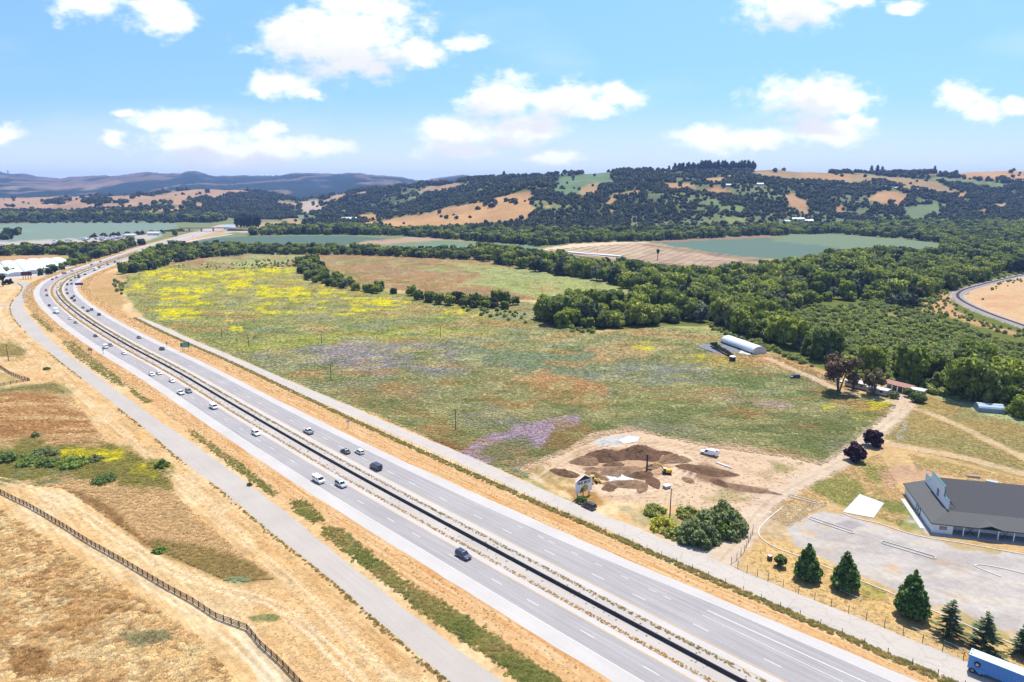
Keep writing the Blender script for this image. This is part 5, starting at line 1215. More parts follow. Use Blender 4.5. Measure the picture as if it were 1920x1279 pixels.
tufts('roadside_weeds', 'green and brown weeds growing between the frontage road and the freeway', 'weeds', [([(605, 989), (640, 992), (699, 1042), (761, 1092), (824, 1127), (917, 1189), (980, 1233), (1052, 1280), (1110, 1320), (1050, 1320), (986, 1280), (917, 1227), (855, 1189), (792, 1146), (730, 1096), (667, 1049), (605, 1002)], 4200), ([(545, 938), (575, 940), (604, 975), (590, 982), (560, 962)], 420), ([(116, 640), (138, 640), (170, 668), (215, 702), (238, 724), (226, 724), (180, 697), (136, 664)], 1300), ([(58, 590), (68, 590), (100, 616), (96, 624), (76, 608)], 320), ([(350, 808), (362, 808), (440, 862), (522, 925), (510, 930), (430, 870)], 700), ([(240, 722), (262, 742), (286, 752), (276, 756), (250, 738)], 200)], FINE, .3, .72, 251, clear=False, tint=['#8a8f4c', '#929652', '#9d9b58', '#a89f5e', '#b5a068'], var=.35, zk=.9, jit=1.0)
tufts('yard_weeds', 'patchy weeds around the commercial yard and construction site', 'weeds', [(PAINT[SITE_I][0], 1600), ([(1420, 960), (1500, 905), (1650, 850), (1700, 940), (1690, 985), (1560, 940), (1480, 990)], 3500), ([(1690, 770), (1740, 745), (1960, 800), (1960, 900), (1700, 842), (1650, 825)], 4500), ([(1700, 850), (1920, 900), (1920, 920), (1720, 880)], 1000), ([(1395, 1045), (1440, 1010), (1690, 1118), (1920, 1216), (1920, 1283), (1620, 1162), (1440, 1088)], 1400)], TUFTS, .22, .5, 261, kcol=1.12, zk=.6)
# strips along the freeway: median weeds, hedge of weeds by the frontage road
def strip(name, label, off0, off1, n, meshes, smin, smax, hexs, seed, s0=0, s1=None, var=.3, patch=None):
    g = np.random.default_rng(seed); s = s0 + ((FS[-1] * .62 if s1 is None else s1) - s0) * g.random(n) ** 1.6; o_ = off0 + (off1 - off0) * g.random(n)
    i = np.clip(np.searchsorted(FS, s), 0, nF - 1); W = FW[i] + FN[i] * o_[:, None] + FT[i] * ((g.random(n) - .5) * 4)[:, None]
    if off0 > 10 and off1 < 27: kk = o_ > pave_off[i] + .6; W = W[kk]; n = len(W)
    if patch is not None: k = fbm(s / patch, o_ * 0, 3, seed) > .45; W = W[k]; n = len(W)
    cc = np.array([A(h) for h in hexs])[g.integers(0, len(hexs), n)] * 1.12 * (1 + (g.random((n, 1)) - .5) * 2 * var)
    px_mm = np.hypot(W[:, 0], W[:, 1]) / F; sc = np.maximum(smin + (smax - smin) * g.random(n), px_mm * 1.5); pk = g.integers(0, len(meshes), n)
    for j, me_ in enumerate(meshes):
        k = pk == j; o = scatter(name, np.column_stack([W[k], np.full(k.sum(), .02)]), sc[k], g.random(k.sum()) * 6.28, proto(me_), tint=cc[k]); o['label'] = label; o['category'] = 'weeds'
strip('median_weeds', 'dry orange weeds along the near edge of the freeway median', -4.15, -3.2, 6000, FINE, .16, .36, ['#dcae6a', '#cf9f5a', '#e6bf82'], 301)
strip('median_weeds', 'straggling weeds along the far edge of the freeway median', 2.8, 3.75, 5600, FINE, .16, .36, ['#cfa568', '#b89d62', '#9d9a5c'], 302)
strip('median_weeds', 'sparse dry weeds dotting the median gravel', -2.7, 2.4, 700, TUFTS, .15, .3, ['#b79a70', '#a08a66'], 304)
strip('ditch_weeds', 'continuous strip of green-brown weeds between the freeway verge and right frontage road', 27.2, 29.4, 7500, FINE, .3, .65, ['#9a9452', '#a8925a', '#8a8c4c', '#bba265'], 303, s1=fw_at(250, 598)[0])
strip('verge_stubble', 'mown dry stubble on the freeway verge', 19.5, 26.5, 3000, FINE, .16, .32, ['#ecc794', '#e2b67c', '#f0d2a4'], 305, s0=20)
g9 = np.random.default_rng(88); ii = len(LP) - 2 - (g9.random(1500) ** 1.5 * (len(LP) - 3)).astype(int); lt, ln_ = frames(LP)
Wl = LP[ii] + ln_[ii] * (LWL[ii] * 1.04 + np.sign(LWL[ii]) * np.abs(g9.normal(size=1500)) * .55)[:, None] + lt[ii] * ((g9.random(1500) - .5) * 3)[:, None]; kp = fbm(ii / 9.0, ii * 0.0, 3, 12) > .42; Wl = Wl[kp]
cl = np.array([A(h) for h in ('#a39a5e', '#bb935c', '#948f55')])[g9.integers(0, 3, len(Wl))]; o = scatter('road_edge_weeds', np.column_stack([Wl, np.full(len(Wl), .02)]), np.maximum(.2 + .3 * g9.random(len(Wl)), np.hypot(*Wl.T) / F * .7), g9.random(len(Wl)) * 6.28, proto(FINE[1]), tint=cl); o['label'] = 'thin line of scruffy weeds along the left edge of the left frontage road'; o['category'] = 'weeds'
strip('verge_stubble', 'mown dry stubble on the near freeway verge', -25.5, -18, 5000, FINE, .16, .36, ['#ecc794', '#e2b67c', '#f0d2a4'], 306)
# ================================================================== vehicles
def paint(name, col, rough=.35, metal=.0):
    return plain('paint_' + name, col, rough, metal, vary=.04, scale=.6, spec=.5, coat=.5)
PAINT_C = {'white': paint('white', (.80, .80, .80)), 'silver': paint('silver', (.42, .43, .45), .3, .4), 'grey': paint('grey', (.16, .165, .175)), 'black': paint('black', (.018, .019, .022)), 'navy': paint('navy', (.018, .028, .06)), 'red': paint('red', (.42, .03, .03)), 'maroon': paint('maroon', (.16, .025, .03)), 'blue': paint('blue', (.04, .09, .22))}
M_GLASS = plain('tinted_glass', (.02, .026, .032), .08, vary=.02, spec=.6)
M_TYRE = plain('tyre_rubber', (.025, .025, .027), .9); M_RIM = plain('alloy', (.35, .35, .36), .4, .7); M_HL = plain('headlamp', (.75, .76, .78), .2); M_TL = plain('tail_lamp', (.40, .02, .02), .3)
M_TRIM = plain('black_trim', (.03, .03, .033), .7)
def shell(profile, hw, inset=.10, top_in=.0):
    """side profile (x,z) -> rounded body: full profile at +-hw*(1-inset), shrunk at +-hw"""
    mb = MB(); c = np.mean(profile, 0); n = len(profile)
    def ring(y, k): return [(c[0] + (x - c[0]) * (1 - (1 - k) * .35), y, c[1] + (z - c[1]) * k) for x, z in profile]
    rings = [ring(-hw, .86), ring(-hw * (1 - inset), 1.0), ring(hw * (1 - inset), 1.0), ring(hw, .86)]
    for r in rings: mb.v += r
    for j in range(3):
        for i in range(n): a = j * n + i; b = j * n + (i + 1) % n; mb.f.append((a, b, b + n, a + n))
    mb.f.append(tuple(range(n))); mb.f.append(tuple(reversed(range(3 * n, 4 * n))))
    return mb
def cabin(x0, x1, x2, x3, zb, zt, hwb, hwt):
    """glasshouse: base x0..x3, roof x1..x2"""
    mb = MB(); mb.add([(x0, -hwb, zb), (x3, -hwb, zb), (x3, hwb, zb), (x0, hwb, zb), (x1, -hwt, zt), (x2, -hwt, zt), (x2, hwt, zt), (x1, hwt, zt)], [(0, 1, 5, 4), (1, 2, 6, 5), (2, 3, 7, 6), (3, 0, 4, 7), (4, 5, 6, 7), (3, 2, 1, 0)]); return mb
def roof(x1, x2, zt, hwt, t=.06):
    mb = MB(); mb.add([(x1 - .05, -hwt, zt - .02), (x2 + .05, -hwt, zt - .02), (x2 + .05, hwt, zt - .02), (x1 - .05, hwt, zt - .02), (x1 + .12, -hwt + .1, zt + t), (x2 - .12, -hwt + .1, zt + t), (x2 - .12, hwt - .1, zt + t), (x1 + .12, hwt - .1, zt + t)], [(0, 1, 5, 4), (1, 2, 6, 5), (2, 3, 7, 6), (3, 0, 4, 7), (4, 5, 6, 7), (3, 2, 1, 0)]); return mb
def wheel_mesh(r, w):
    a = MB(); a.tube([(0, -w / 2, 0), (0, w / 2, 0)], r, 14); b = MB(); b.tube([(0, -w / 2 - .015, 0), (0, w / 2 + .015, 0)], r * .58, 10); return a.mesh('tyre', M_TYRE), b.mesh('rim', M_RIM)
def make_kind(kind):
    K = {}; add = lambda n, mb, mat, smooth=False: K.setdefault(n, []).append((mb.mesh(n, mat, smooth), mat))
    if kind in ('sedan', 'suv', 'hatch'):
        Lh, hw, h = {'sedan': (2.4, .92, 1.45), 'suv': (2.4, .97, 1.78), 'hatch': (2.15, .9, 1.55)}[kind]; zb = h * .58
        add('body', shell([(-Lh, .42), (-Lh, zb * .86), (-Lh * .93, zb), (-.2, zb * 1.02), (Lh * .42, zb), (Lh * .93, zb * .82), (Lh, zb * .6), (Lh, .38), (Lh * .9, .26), (-Lh * .92, .28)], hw), None)
        xs = {'sedan': (-1.75, -1.0, .35, 1.15), 'suv': (-2.3, -2.05, .35, 1.15), 'hatch': (-2.05, -1.7, .35, 1.15)}[kind]
        add('windows', cabin(*xs, zb * .97, h - .05, hw * .92, hw * .74), M_GLASS); add('roof', roof(xs[1], xs[2], h - .05, hw * .76), None)
        mb = MB()
        for y in (-1, 1):
            for a, b in ((xs[0], xs[1]), (xs[3], xs[2]), (-.35, -.35)): mb.bar((a, y * hw * .915, zb * .97), (b, y * hw * .755, h - .03), .09)
        add('pillars', mb, None); wx, r = Lh * .62, .34
        if kind == 'suv': r = .38
    elif kind == 'van':
        Lh, hw, h = 2.7, 1.0, 2.05; zb = 1.15
        add('body', shell([(-Lh, .45), (-Lh, 1.9), (-Lh + .15, h), (1.0, h), (1.2, h - .08), (2.0, 1.15), (Lh * .97, .98), (Lh, .4), (Lh * .9, .28), (-Lh * .95, .3)], hw, .12), None)
        add('windscreen', cabin(1.02, 1.1, 1.3, 1.98, 1.2, 1.93, hw * .9, hw * .84), M_GLASS)
        for y in (-1, 1): mb = MB(); mb.box((.75, y * hw * .93, 1.5), (.9, .18, .5)); mb.box((-1.2, y * hw * .93, 1.5), (1.9, .18, .42)); add('side_window', mb, M_GLASS)
        mb = MB(); mb.box((-Lh, 0, 1.5), (.08, 1.5, .5)); add('rear_window', mb, M_GLASS); wx, r = 1.65, .36
    elif kind == 'pickup':
        Lh, hw, h = 2.85, 1.0, 1.85; zb = 1.08
        add('body', shell([(-Lh, .55), (-Lh, .82), (-.55, .82), (-.5, zb), (.9, zb), (Lh * .95, .98), (Lh, .7), (Lh, .45), (Lh * .9, .36), (-Lh * .95, .4)], hw), None)
        mb = MB()
        for y in (-1, 1): mb.box((-1.72, y * hw * .93, .98), (2.25, .1, .36))
        mb.box((-Lh + .06, 0, .98), (.1, hw * 1.8, .36)); add('bed_wall', mb, None)
        add('windows', cabin(-.55, -.4, .55, 1.25, zb * .98, h - .05, hw * .92, hw * .77), M_GLASS); add('roof', roof(-.42, .57, h - .05, hw * .79), None); wx, r = 1.75, .4
    elif kind == 'utility_van':
        Lh, hw, h = 2.9, 1.02, 2.05; zb = 1.1
        add('body', shell([(-Lh, .55), (-Lh, .9), (.3, .9), (.35, zb), (1.3, zb), (Lh * .95, .98), (Lh, .45), (Lh * .9, .36), (-Lh * .95, .4)], hw), None)
        mb = MB(); mb.box((-1.3, 0, 1.42), (3.1, hw * 1.98, 1.12)); add('utility_box', mb, None)
        add('windows', cabin(.28, .42, .95, 1.6, zb * .98, 1.82, hw * .92, hw * .77), M_GLASS); add('roof', roof(.4, .97, 1.82, hw * .79), None)
        mb = MB()
        for y in (-.6, .6): mb.bar((-2.7, y, 2.16), (.6, y, 2.16), .07)
        for x in (-2.6, -1.5, -.4, .5): mb.bar((x, -.75, 2.1), (x, .75, 2.1), .07)
        add('ladder_rack', mb, M_RIM); mb = MB(); mb.box((-2.6, .75, 2.05), (.5, .4, .35)); add('cable_reel', mb, M_TRIM); wx, r = 1.85, .4
    elif kind == 'box_truck':
        Lh, hw, h = 4.6, 1.25, 3.7
        mb = MB(); mb.box((-1.3, 0, 2.2), (6.4, 2.5, 2.9)); add('cargo_box', mb, PAINT_C['white'])
        add('body', shell([(2.0, .6), (2.0, 2.55), (2.7, 2.6), (3.3, 2.5), (3.75, 1.6), (4.5, 1.4), (4.6, .8), (4.4, .5), (2.2, .5)], 1.1), None)
        add('windscreen', cabin(3.2, 3.2, 3.32, 3.74, 1.62, 2.42, 1.0, .92), M_GLASS); mb = MB(); mb.box((-1.3, 0, .66), (6.2, 1.0, .22)); add('chassis', mb, M_TRIM); wx, r = 3.1, .5
    for x in (wx, -wx):
        for y in (-1, 1):
            t, rm = WH(r, .24 if r < .45 else .3); K.setdefault('wheel', []).append((t, None, (x, y * (hw - .1), r), rm))
    if kind != 'box_truck':
        for y in (-1, 1):
            mb = MB(); mb.box((Lh * .955, y * hw * .66, zb * (.68 if kind != 'van' else .72)), (.12, .34, .16)); add('headlight', mb, M_HL); mb = MB(); mb.box((-Lh * .985, y * hw * .78, zb * .8), (.1, .22, .22)); add('tail_light', mb, M_TL)
    return K
_wh = {}
def WH(r, w):
    if (r, w) not in _wh: _wh[(r, w)] = wheel_mesh(r, w)
    return _wh[(r, w)]
KINDS_ = {}
NAMES = {'sedan': 'car', 'suv': 'car', 'hatch': 'car', 'van': 'van', 'pickup': 'pickup_truck', 'utility_van': 'utility_van', 'box_truck': 'box_truck'}
def vehicle(kind, colr, x, y, rz, label, group=None, s=1.0):
    if kind not in KINDS_: KINDS_[kind] = make_kind(kind)
    cat = {'car': 'car', 'van': 'van', 'pickup_truck': 'pickup truck', 'utility_van': 'van', 'box_truck': 'truck'}[NAMES[kind]]
    t = thing(NAMES[kind], label, cat, (x, y, .05), rz, group); t.scale = (s, s, s)
    for nm, items in KINDS_[kind].items():
        for it in items:
            o = link(nm, it[0], t)
            if nm == 'wheel': o.location = it[2]; link('rim', it[3], o); continue
            if it[1] is None:
                if not it[0].materials: it[0].materials.append(PAINT_C['white'])
                o.material_slots[0].link = 'OBJECT'; o.material_slots[0].material = PAINT_C[colr]
    return t
# (pixel of the vehicle's middle on the road, lane offset, kind, colour, label)
NEAR = [  # coming towards the camera
    (874, 1049, -7.9, 'suv', 'navy', 'dark blue car alone nearest the camera on the near carriageway'), (601, 905, -11.3, 'van', 'white', 'white boxy van beside a silver car on the near carriageway'), (641, 911, -7.8, 'suv', 'silver', 'silver car beside the white boxy van on the near carriageway'),
    (479, 814, -7.8, 'suv', 'white', 'single white car next behind the white van and silver car'), (400, 768, -7.8, 'van', 'white', 'single white van between the lone white car and the group of four'), (349, 735, -7.8, 'suv', 'grey', 'dark grey car beside a white pickup on the near carriageway'), (330, 738, -11.3, 'pickup', 'white', 'white pickup truck beside a dark grey car on the near carriageway'),
    (321, 718, -7.8, 'sedan', 'white', 'white car just behind the dark grey car in the inner lane'), (293, 702, -7.8, 'sedan', 'white', 'white car in the inner lane beside another white car'), (279, 706, -11.3, 'sedan', 'white', 'white car in the outer lane beside another white car'), (234, 665, -7.8, 'sedan', 'white', 'white car alone ahead of the white van near the brown sign'),
    (203, 653, -11.3, 'van', 'white', 'white van passing the brown sign beside a dark car'), (211, 648, -7.8, 'hatch', 'grey', 'dark car in the inner lane beside the white van'), (178, 631, -7.8, 'sedan', 'black', 'dark car alone in the inner lane behind the white van'), (142, 606, -7.8, 'sedan', 'grey', 'grey car ahead of the white box truck'), (131, 599, -7.8, 'hatch', 'white', 'white car just ahead of the white box truck'),
    (101, 588, -11.2, 'box_truck', 'white', 'big white box truck on the near carriageway bend'), (86, 575, -11.2, 'sedan', 'black', 'dark car following the white box truck'), (87, 555, -8.0, 'sedan', 'black', 'dark car at the outermost point of the freeway bend'), (90.5, 545, -8.0, 'hatch', 'red', 'bright red car on the freeway bend'), (100, 533, -11.2, 'sedan', 'white', 'white car entering the bend on the near carriageway'),
    (129, 523.5, -11.0, 'sedan', 'maroon', 'maroon car with a red car behind it on the far stretch'), (139.5, 520, -10.8, 'sedan', 'red', 'red car behind the maroon car on the far stretch')]
AWAY = [  # going away
    (709, 880, 7.9, 'van', 'navy', 'large dark blue van nearest on the far carriageway'), (682, 852, 11.3, 'hatch', 'white', 'white hatchback in the outer lane beside a dark car'), (649, 849, 7.9, 'sedan', 'black', 'dark car in the inner lane beside the white hatchback'), (583, 813, 7.9, 'pickup', 'silver', 'silver pickup truck alone on the far carriageway'),
    (301, 657, 11.2, 'suv', 'black', 'dark car level with the green guide sign'), (256, 634, 11.2, 'sedan', 'black', 'dark car alone ahead of the green guide sign'), (169, 593, 11.2, 'suv', 'black', 'rearmost dark car of the group of three entering the bend'), (162, 582.5, 11.2, 'suv', 'grey', 'grey car in the outer lane of the group of three entering the bend'), (157, 585, 8, 'sedan', 'black', 'black car in the inner lane of the group of three entering the bend'),
    (147, 579, 8, 'sedan', 'grey', 'grey car just ahead of the group of three in the bend')]
FARC = [(130.5, 566, 8.0, 'suv', 'grey'), (124.5, 561, 7.8, 'suv', 'black'), (130.5, 557, 10.5, 'hatch', 'grey'), (120, 551, 7.5, 'sedan', 'navy'), (123.5, 544.5, 8, 'sedan', 'grey'), (132, 534, 8, 'suv', 'black'), (143.5, 533, 11.3, 'sedan', 'black'), (149, 526, 8, 'sedan', 'black'), (161, 520.5, 8, 'sedan', 'grey'), (168, 520.5, 11.3, 'suv', 'black'), (170, 517, 8, 'suv', 'grey'), (183, 514.5, 11.3, 'sedan', 'black'),
        (213, 501.5, 8, 'sedan', 'black'), (227, 496, 9, 'sedan', 'black'), (238, 492, 10, 'suv', 'black')]
NEARFAR = [(162, 511, -8.5, 'suv', 'white'), (166, 508.5, -11, 'suv', 'grey'), (185, 504, -8.5, 'sedan', 'white'), (200, 497, -9, 'suv', 'grey'), (222, 490.5, -10, 'sedan', 'black'), (325, 452, -9, 'sedan', 'grey'), (350, 444, 9, 'sedan', 'white'), (312, 456, 9, 'suv', 'black')]
for lst, toward in ((NEAR, 1), (AWAY, 0)):
    for px, py, off, kind, colr, lab in lst:
        s, _ = fw_at(px, py); p, ang = fw_pt(s, off); vehicle(kind, colr, p[0], p[1], ang + (math.pi if toward else 0), lab)
for lst, toward, gl in ((FARC, 0, 'leaving'), (NEARFAR, 1, 'oncoming')):
    for px, py, off, kind, colr in lst:
        s, _ = fw_at(px, py); p, ang = fw_pt(s, off); cw = {'white': 'white', 'black': 'dark', 'navy': 'dark', 'grey': 'grey'}[colr]
        vehicle(kind, colr, p[0], p[1], ang + (math.pi if toward else 0), 'tiny %s %s car on the distant freeway stretch past the bend' % (gl, cw), '%s %s cars far away' % (gl, cw))
s, _ = fw_at(204, 506.5); p, ang = fw_pt(s, 11); vehicle('box_truck', 'white', p[0], p[1], ang, 'white box truck heading away on the distant stretch past the bend')
def vec2(px0, px1):
    a = G(*px0); b = G(*px1); return math.atan2(b.y - a.y, b.x - a.x)
g0 = G(1104, 952); vehicle('suv', 'black', g0.x, g0.y, vec2((1128, 963), (1080, 942)), 'black car parked on the frontage road in front of the billboard')
g0 = G(1330, 853); vehicle('utility_van', 'white', g0.x, g0.y, vec2((1348, 857), (1314, 849)), 'white utility van with ladder rack parked on the bare dirt', s=1.12)
g0 = G(1490, 709); vehicle('suv', 'navy', g0.x, g0.y, vec2((1497, 709), (1484, 709)), 'dark car parked alone on the farm track by the dry grass')
g0 = G(1571, 716); vehicle('sedan', 'white', g0.x, g0.y, vec2((1560, 714), (1584, 719)), 'white car half hidden beneath the bronze-leaved tree')
g0 = G(1659, 738); vehicle('sedan', 'silver', g0.x, g0.y, .3, 'pale car parked at the end of the short mobile home')

# ================================================================== roadside signs
M_GREEN = plain('sign_green', (.0, .16, .11), .5, vary=.05); M_SIGNW = plain('sign_white', (.75, .76, .75), .5, vary=.03); M_WOOD = plain('post_timber', (.20, .12, .065), .9, vary=.25, scale=3); M_STEEL = plain('galvanised', (.32, .33, .34), .5, .5); M_SBROWN = plain('sign_brown', (.12, .05, .035), .6); M_SBLUE = plain('sign_blue', (.02, .06, .25), .5)
def sign(name, label, px, py, w, h, leg, mat, rz, posts=2, marks=None, back=False):
    g0 = G(px, py); t = thing(name, label, 'sign', g0, rz)
    mb = MB(); mb.box((0, 0, leg + h / 2), (w, .08, h)); obj('panel', mb, mat, t)
    for i in range(posts):
        x = 0 if posts == 1 else (-.3 + .6 * i) * w; mb = MB(); mb.box((x, .1 if not back else -.12, (leg + h * .6) / 2), (.18, .14, leg + h * .6)); obj('post', mb, M_WOOD, t)
    return t
face = math.radians(-8)
t = sign('guide_sign', 'green guide sign on two wooden posts beside the far carriageway', 348, 659, 5.0, 2.6, 2.5, M_GREEN, math.radians(12))
mb = MB()
for z_, w_1 in ((4.45, 3.4), (3.75, 3.0), (3.1, 4.0)): mb.box((0, -.045, z_), (w_1, .02, .28))
obj('legend_line', mb, plain('sign_faded', (.35, .62, .56), .5), t)
mb = MB(); mb.box((1.9, 0, 5.35), (1.0, .07, .45)); obj('exit_tab', mb, M_GREEN, t)
sign('road_sign', 'brown back of a two-post sign by the near carriageway', 170, 664, 3.0, 1.6, 2.0, plain('sign_back', (.45, .33, .28), .6), math.radians(-20), back=True)
sign('road_sign', 'small dark round-looking sign on a single post by the far carriageway shoulder', 313, 651, .9, 1.0, 2.0, M_STEEL, math.radians(20), 1); sign('road_sign', 'small sign on a single post at the near carriageway shoulder', 194, 664, .8, 1.0, 2.2, M_STEEL, math.radians(20), 1)
sign('road_sign', 'grey square sign on a post standing in the dry verge', 653, 802, 1.2, 1.1, 2.2, plain('sign_grey', (.45, .47, .55), .5), math.radians(15), 1); sign('guide_sign', 'blue sign on two posts inside the freeway bend', 149, 539, 7, 2.2, 2.2, M_SBLUE, math.radians(14)); sign('road_sign', 'tiny brown sign frame on posts beside the bend near the red cars', 121, 517.5, 5, 2, 2, plain('sign_tan', (.4, .25, .2), .7), .1)
# billboard with house-shaped top
g0 = G(1094, 931); t = thing('billboard', 'white house-shaped billboard reading PINE BROS with a tree picture', 'billboard', g0, math.radians(32)); BW, BZ, BH = 6.4, 1.5, 3.9
mb = MB(); mb.prism([(-BW / 2, BZ), (BW / 2, BZ), (BW / 2, BZ + BH), (-BW / 2, BZ + BH)], -.08, .08); obj('panel', mb, M_SIGNW, t)
mb = MB(); mb.prism([(-BW / 2 + .3, BZ + BH + .05), (BW / 2 - .1, BZ + BH + .05), (.25, BZ + BH + 1.5)], -.07, .07); obj('gable_panel', mb, M_TRIM, t)
for a, b in (((-BW / 2, BZ + BH), (.25, BZ + BH + 1.65)), ((BW / 2, BZ + BH), (.25, BZ + BH + 1.65))): mb = MB(); mb.bar((a[0], -.02, a[1]), (b[0], -.02, b[1]), .24, .2); obj('gable_trim', mb, M_SIGNW, t)
for x in (-2.3, 0, 2.3): mb = MB(); mb.box((x, .2, (BZ + BH) / 2), (.22, .2, BZ + BH)); obj('post', mb, M_WOOD, t)
def text(s_, size, mat, parent, loc, rot):
    c = bpy.data.curves.new('lettering', 'FONT'); c.body = s_; c.size = size; c.align_x = 'CENTER'; c.align_y = 'CENTER'; c.offset = .035; c.extrude = .01; tmp = bpy.data.objects.new('lettering', c); COL.objects.link(tmp); dg = bpy.context.evaluated_depsgraph_get(); me = bpy.data.meshes.new_from_object(tmp.evaluated_get(dg)); bpy.data.objects.remove(tmp); me.materials.clear(); me.materials.append(mat); o = link('lettering', me, parent, loc); o.rotation_euler = rot; return o
text('PINE BROS', 1.28, M_TRIM, t, (0, -.10, BZ + BH - .75), (math.pi / 2, 0, 0)).scale = (.82, 1, 1)
mb = MB(); mb.prism([(.1, BZ + .2), (.75, BZ + .2), (1.6, BZ + .9), (1.5, BZ + 1.9), (.6, BZ + 2.5), (-.2, BZ + 2.3), (-1.0, BZ + 1.6), (-1.3, BZ + .8), (-.5, BZ + .9)], -.11, -.085); obj('tree_picture', mb, plain('print_gold', (.45, .34, .06), .6, vary=.3, scale=2), t)
mb = MB(); mb.prism([(-1.5, BZ + .1), (-.2, BZ + .1), (-.1, BZ + 1.6), (-1.1, BZ + 1.5)], -.125, -.112); obj('tree_picture', mb, plain('print_brown', (.14, .07, .05), .6, vary=.3, scale=2), t)
# brown billboard far left
t = thing('billboard', 'dark maroon billboard on several posts near the greenhouses', 'billboard', G(51, 524), .0)
mb = MB(); mb.box((0, 0, 6.0), (11, .5, 4)); obj('panel', mb, plain('maroon_panel', (.09, .02, .045), .6), t)
for x in (-4, -1.4, 1.4, 4): mb = MB(); mb.box((x, .2, 2.2), (.35, .35, 4.4)); obj('post', mb, M_WOOD, t)

# ================================================================== poles
M_POLE = plain('pole_timber', (.06, .045, .035), .9, vary=.25, scale=3)
def pole(px, py, h, label, arm=True, lamp=False):
    t = thing('utility_pole', label, 'pole', G(px, py), .3); mb = MB(); mb.tube([(0, 0, -.3), (0, 0, h)], [.19, .12], 8); obj('mast', mb, M_POLE, t)
    if arm: mb = MB(); mb.bar((-1.1, 0, h - .5), (1.1, 0, h - .5), .12); obj('crossarm', mb, M_POLE, t)
    if lamp: mb = MB(); mb.tube([(0, 0, h - .4), (.8, 0, h - .05), (1.5, 0, h)], .06, 6); obj('bracket', mb, M_STEEL, t); mb = MB(); mb.box((1.7, 0, h), (.6, .25, .16)); obj('lamp_head', mb, M_STEEL, t)
pole(854.5, 806, 8.6, 'dark utility pole in the field nearest the pink flowers'); pole(621, 713, 8.2, 'dark utility pole standing in the lavender patch edge'); pole(826, 633, 8.0, 'utility pole in front of the hedgerow beyond the lavender patch'); pole(603, 643, 7.6, 'utility pole at the yellow strip behind the lavender patch'); pole(466.5, 650, 7.4, 'utility pole near the frontage road behind the green sign'); pole(416, 634, 6.5, 'leftmost utility pole in the field behind the green sign')
pole(1256, 968, 8.6, 'street-lamp pole standing before the bare dirt beside the yellow bush', arm=False, lamp=True); pole(16.5, 677.5, 10, 'utility pole on the dry slope at the left edge')
for i, (a, b, h) in enumerate([(1051, 480, 10), (1120, 478, 9), (865, 446, 9), (228, 393, 24), (118, 391, 18)]):
    if b > 400: pole(a, b, h, ['thin pole before the striped field', 'second thin pole before the striped field', 'thin pole at the far green field'][i])

# ================================================================== rail fences (dark timber): every post and rail a piece
M_FENCE = plain('dark_fence_timber', (.055, .036, .030), .9, vary=.3, scale=3)
def rail_fence(label, pxs, spacing, hgt, rails, cat='fence'):
    W = resample(Gn(pxs), .25); d = np.r_[0, np.cumsum(np.hypot(*np.diff(W, axis=0).T))]
    s = np.arange(0, d[-1], spacing); P = np.stack([np.interp(s, d, W[:, 0]), np.interp(s, d, W[:, 1])], 1)
    t = thing('rail_fence', label, cat, (P[0][0], P[0][1], 0)); o0 = P[0]; Z = relief(P[:, 0], P[:, 1])
    mb = MB(); mb.box((0, 0, hgt / 2), (.17, .17, hgt + .1)); pm = mb.mesh('post', M_FENCE); mb = MB(); mb.box((.5, 0, 0), (1, .06, .15)); rm_ = mb.mesh('rail', M_FENCE)
    for i, p in enumerate(P):
        o = link('post', pm, t); o.location = (p[0] - o0[0], p[1] - o0[1], Z[i])
        if i + 1 < len(P):
            q = P[i + 1]; ln = math.hypot(*(q - p)); an = math.atan2(q[1] - p[1], q[0] - p[0])
            for k in range(rails): o = link('rail', rm_, t); o.location = (p[0] - o0[0], p[1] - o0[1], Z[i] + hgt * (k + .8) / (rails + .1)); o.rotation_euler = (0, -math.atan2(Z[i + 1] - Z[i], ln), an); o.scale = (ln + .1, 1, 1)
rail_fence('dark four-rail timber fence crossing the dry slope at lower left', [(-30, 910), (0, 925), (47, 947), (116, 988), (178, 1026), (244, 1064), (312, 1105), (366, 1133), (403, 1158), (464, 1181), (489, 1212), (530, 1249), (566, 1288), (600, 1320)], 2.35, 1.45, 4)
rail_fence('small dark rail fence making a corner at the left edge', [(-40, 674), (0, 689), (20, 702), (40, 710), (57, 714), (40, 717), (0, 724), (-40, 729)], 2.6, 1.5, 4)
# wire fences: steel posts + strands
def wire_fence(label, pxs, spacing, hgt, tex=3, xyz=None):
    W = resample(Gn(pxs) if xyz is None else xyz, .5); d = np.r_[0, np.cumsum(np.hypot(*np.diff(W, axis=0).T))]; s = np.arange(0, d[-1], spacing); P = np.stack([np.interp(s, d, W[:, 0]), np.interp(s, d, W[:, 1])], 1)
    t = thing('wire_fence', label, 'fence', (P[0][0], P[0][1], 0)); mb = MB(); mb.box((0, 0, hgt / 2), (.10, .10, hgt)); pm = mb.mesh('post', M_POLE)
    for p in P: o = link('post', pm, t); o.location = (p[0] - P[0][0], p[1] - P[0][1], 0)
    for k in range(tex):
        mb = MB(); z = hgt * (k + .6) / tex
        for a, b in zip(P[:-1], P[1:]): mb.bar((a[0] - P[0][0], a[1] - P[0][1], z), (b[0] - P[0][0], b[1] - P[0][1], z), .025)
        obj('wire', mb, M_STEEL, t)
wire_fence('wire fence with thin dark posts between the frontage road and the conifers', [(1440, 1088), (1530, 1124), (1625, 1161), (1715, 1198), (1815, 1240)], 3.7, 1.7)
i0 = int(np.searchsorted(FS, 10)); i1 = int(np.searchsorted(FS, 330)); wire_fence('wire fence in the weed strip between the freeway verge and right frontage road', None, 4.5, 1.2, 2, xyz=(FW + FN * 29.2)[i0:i1])
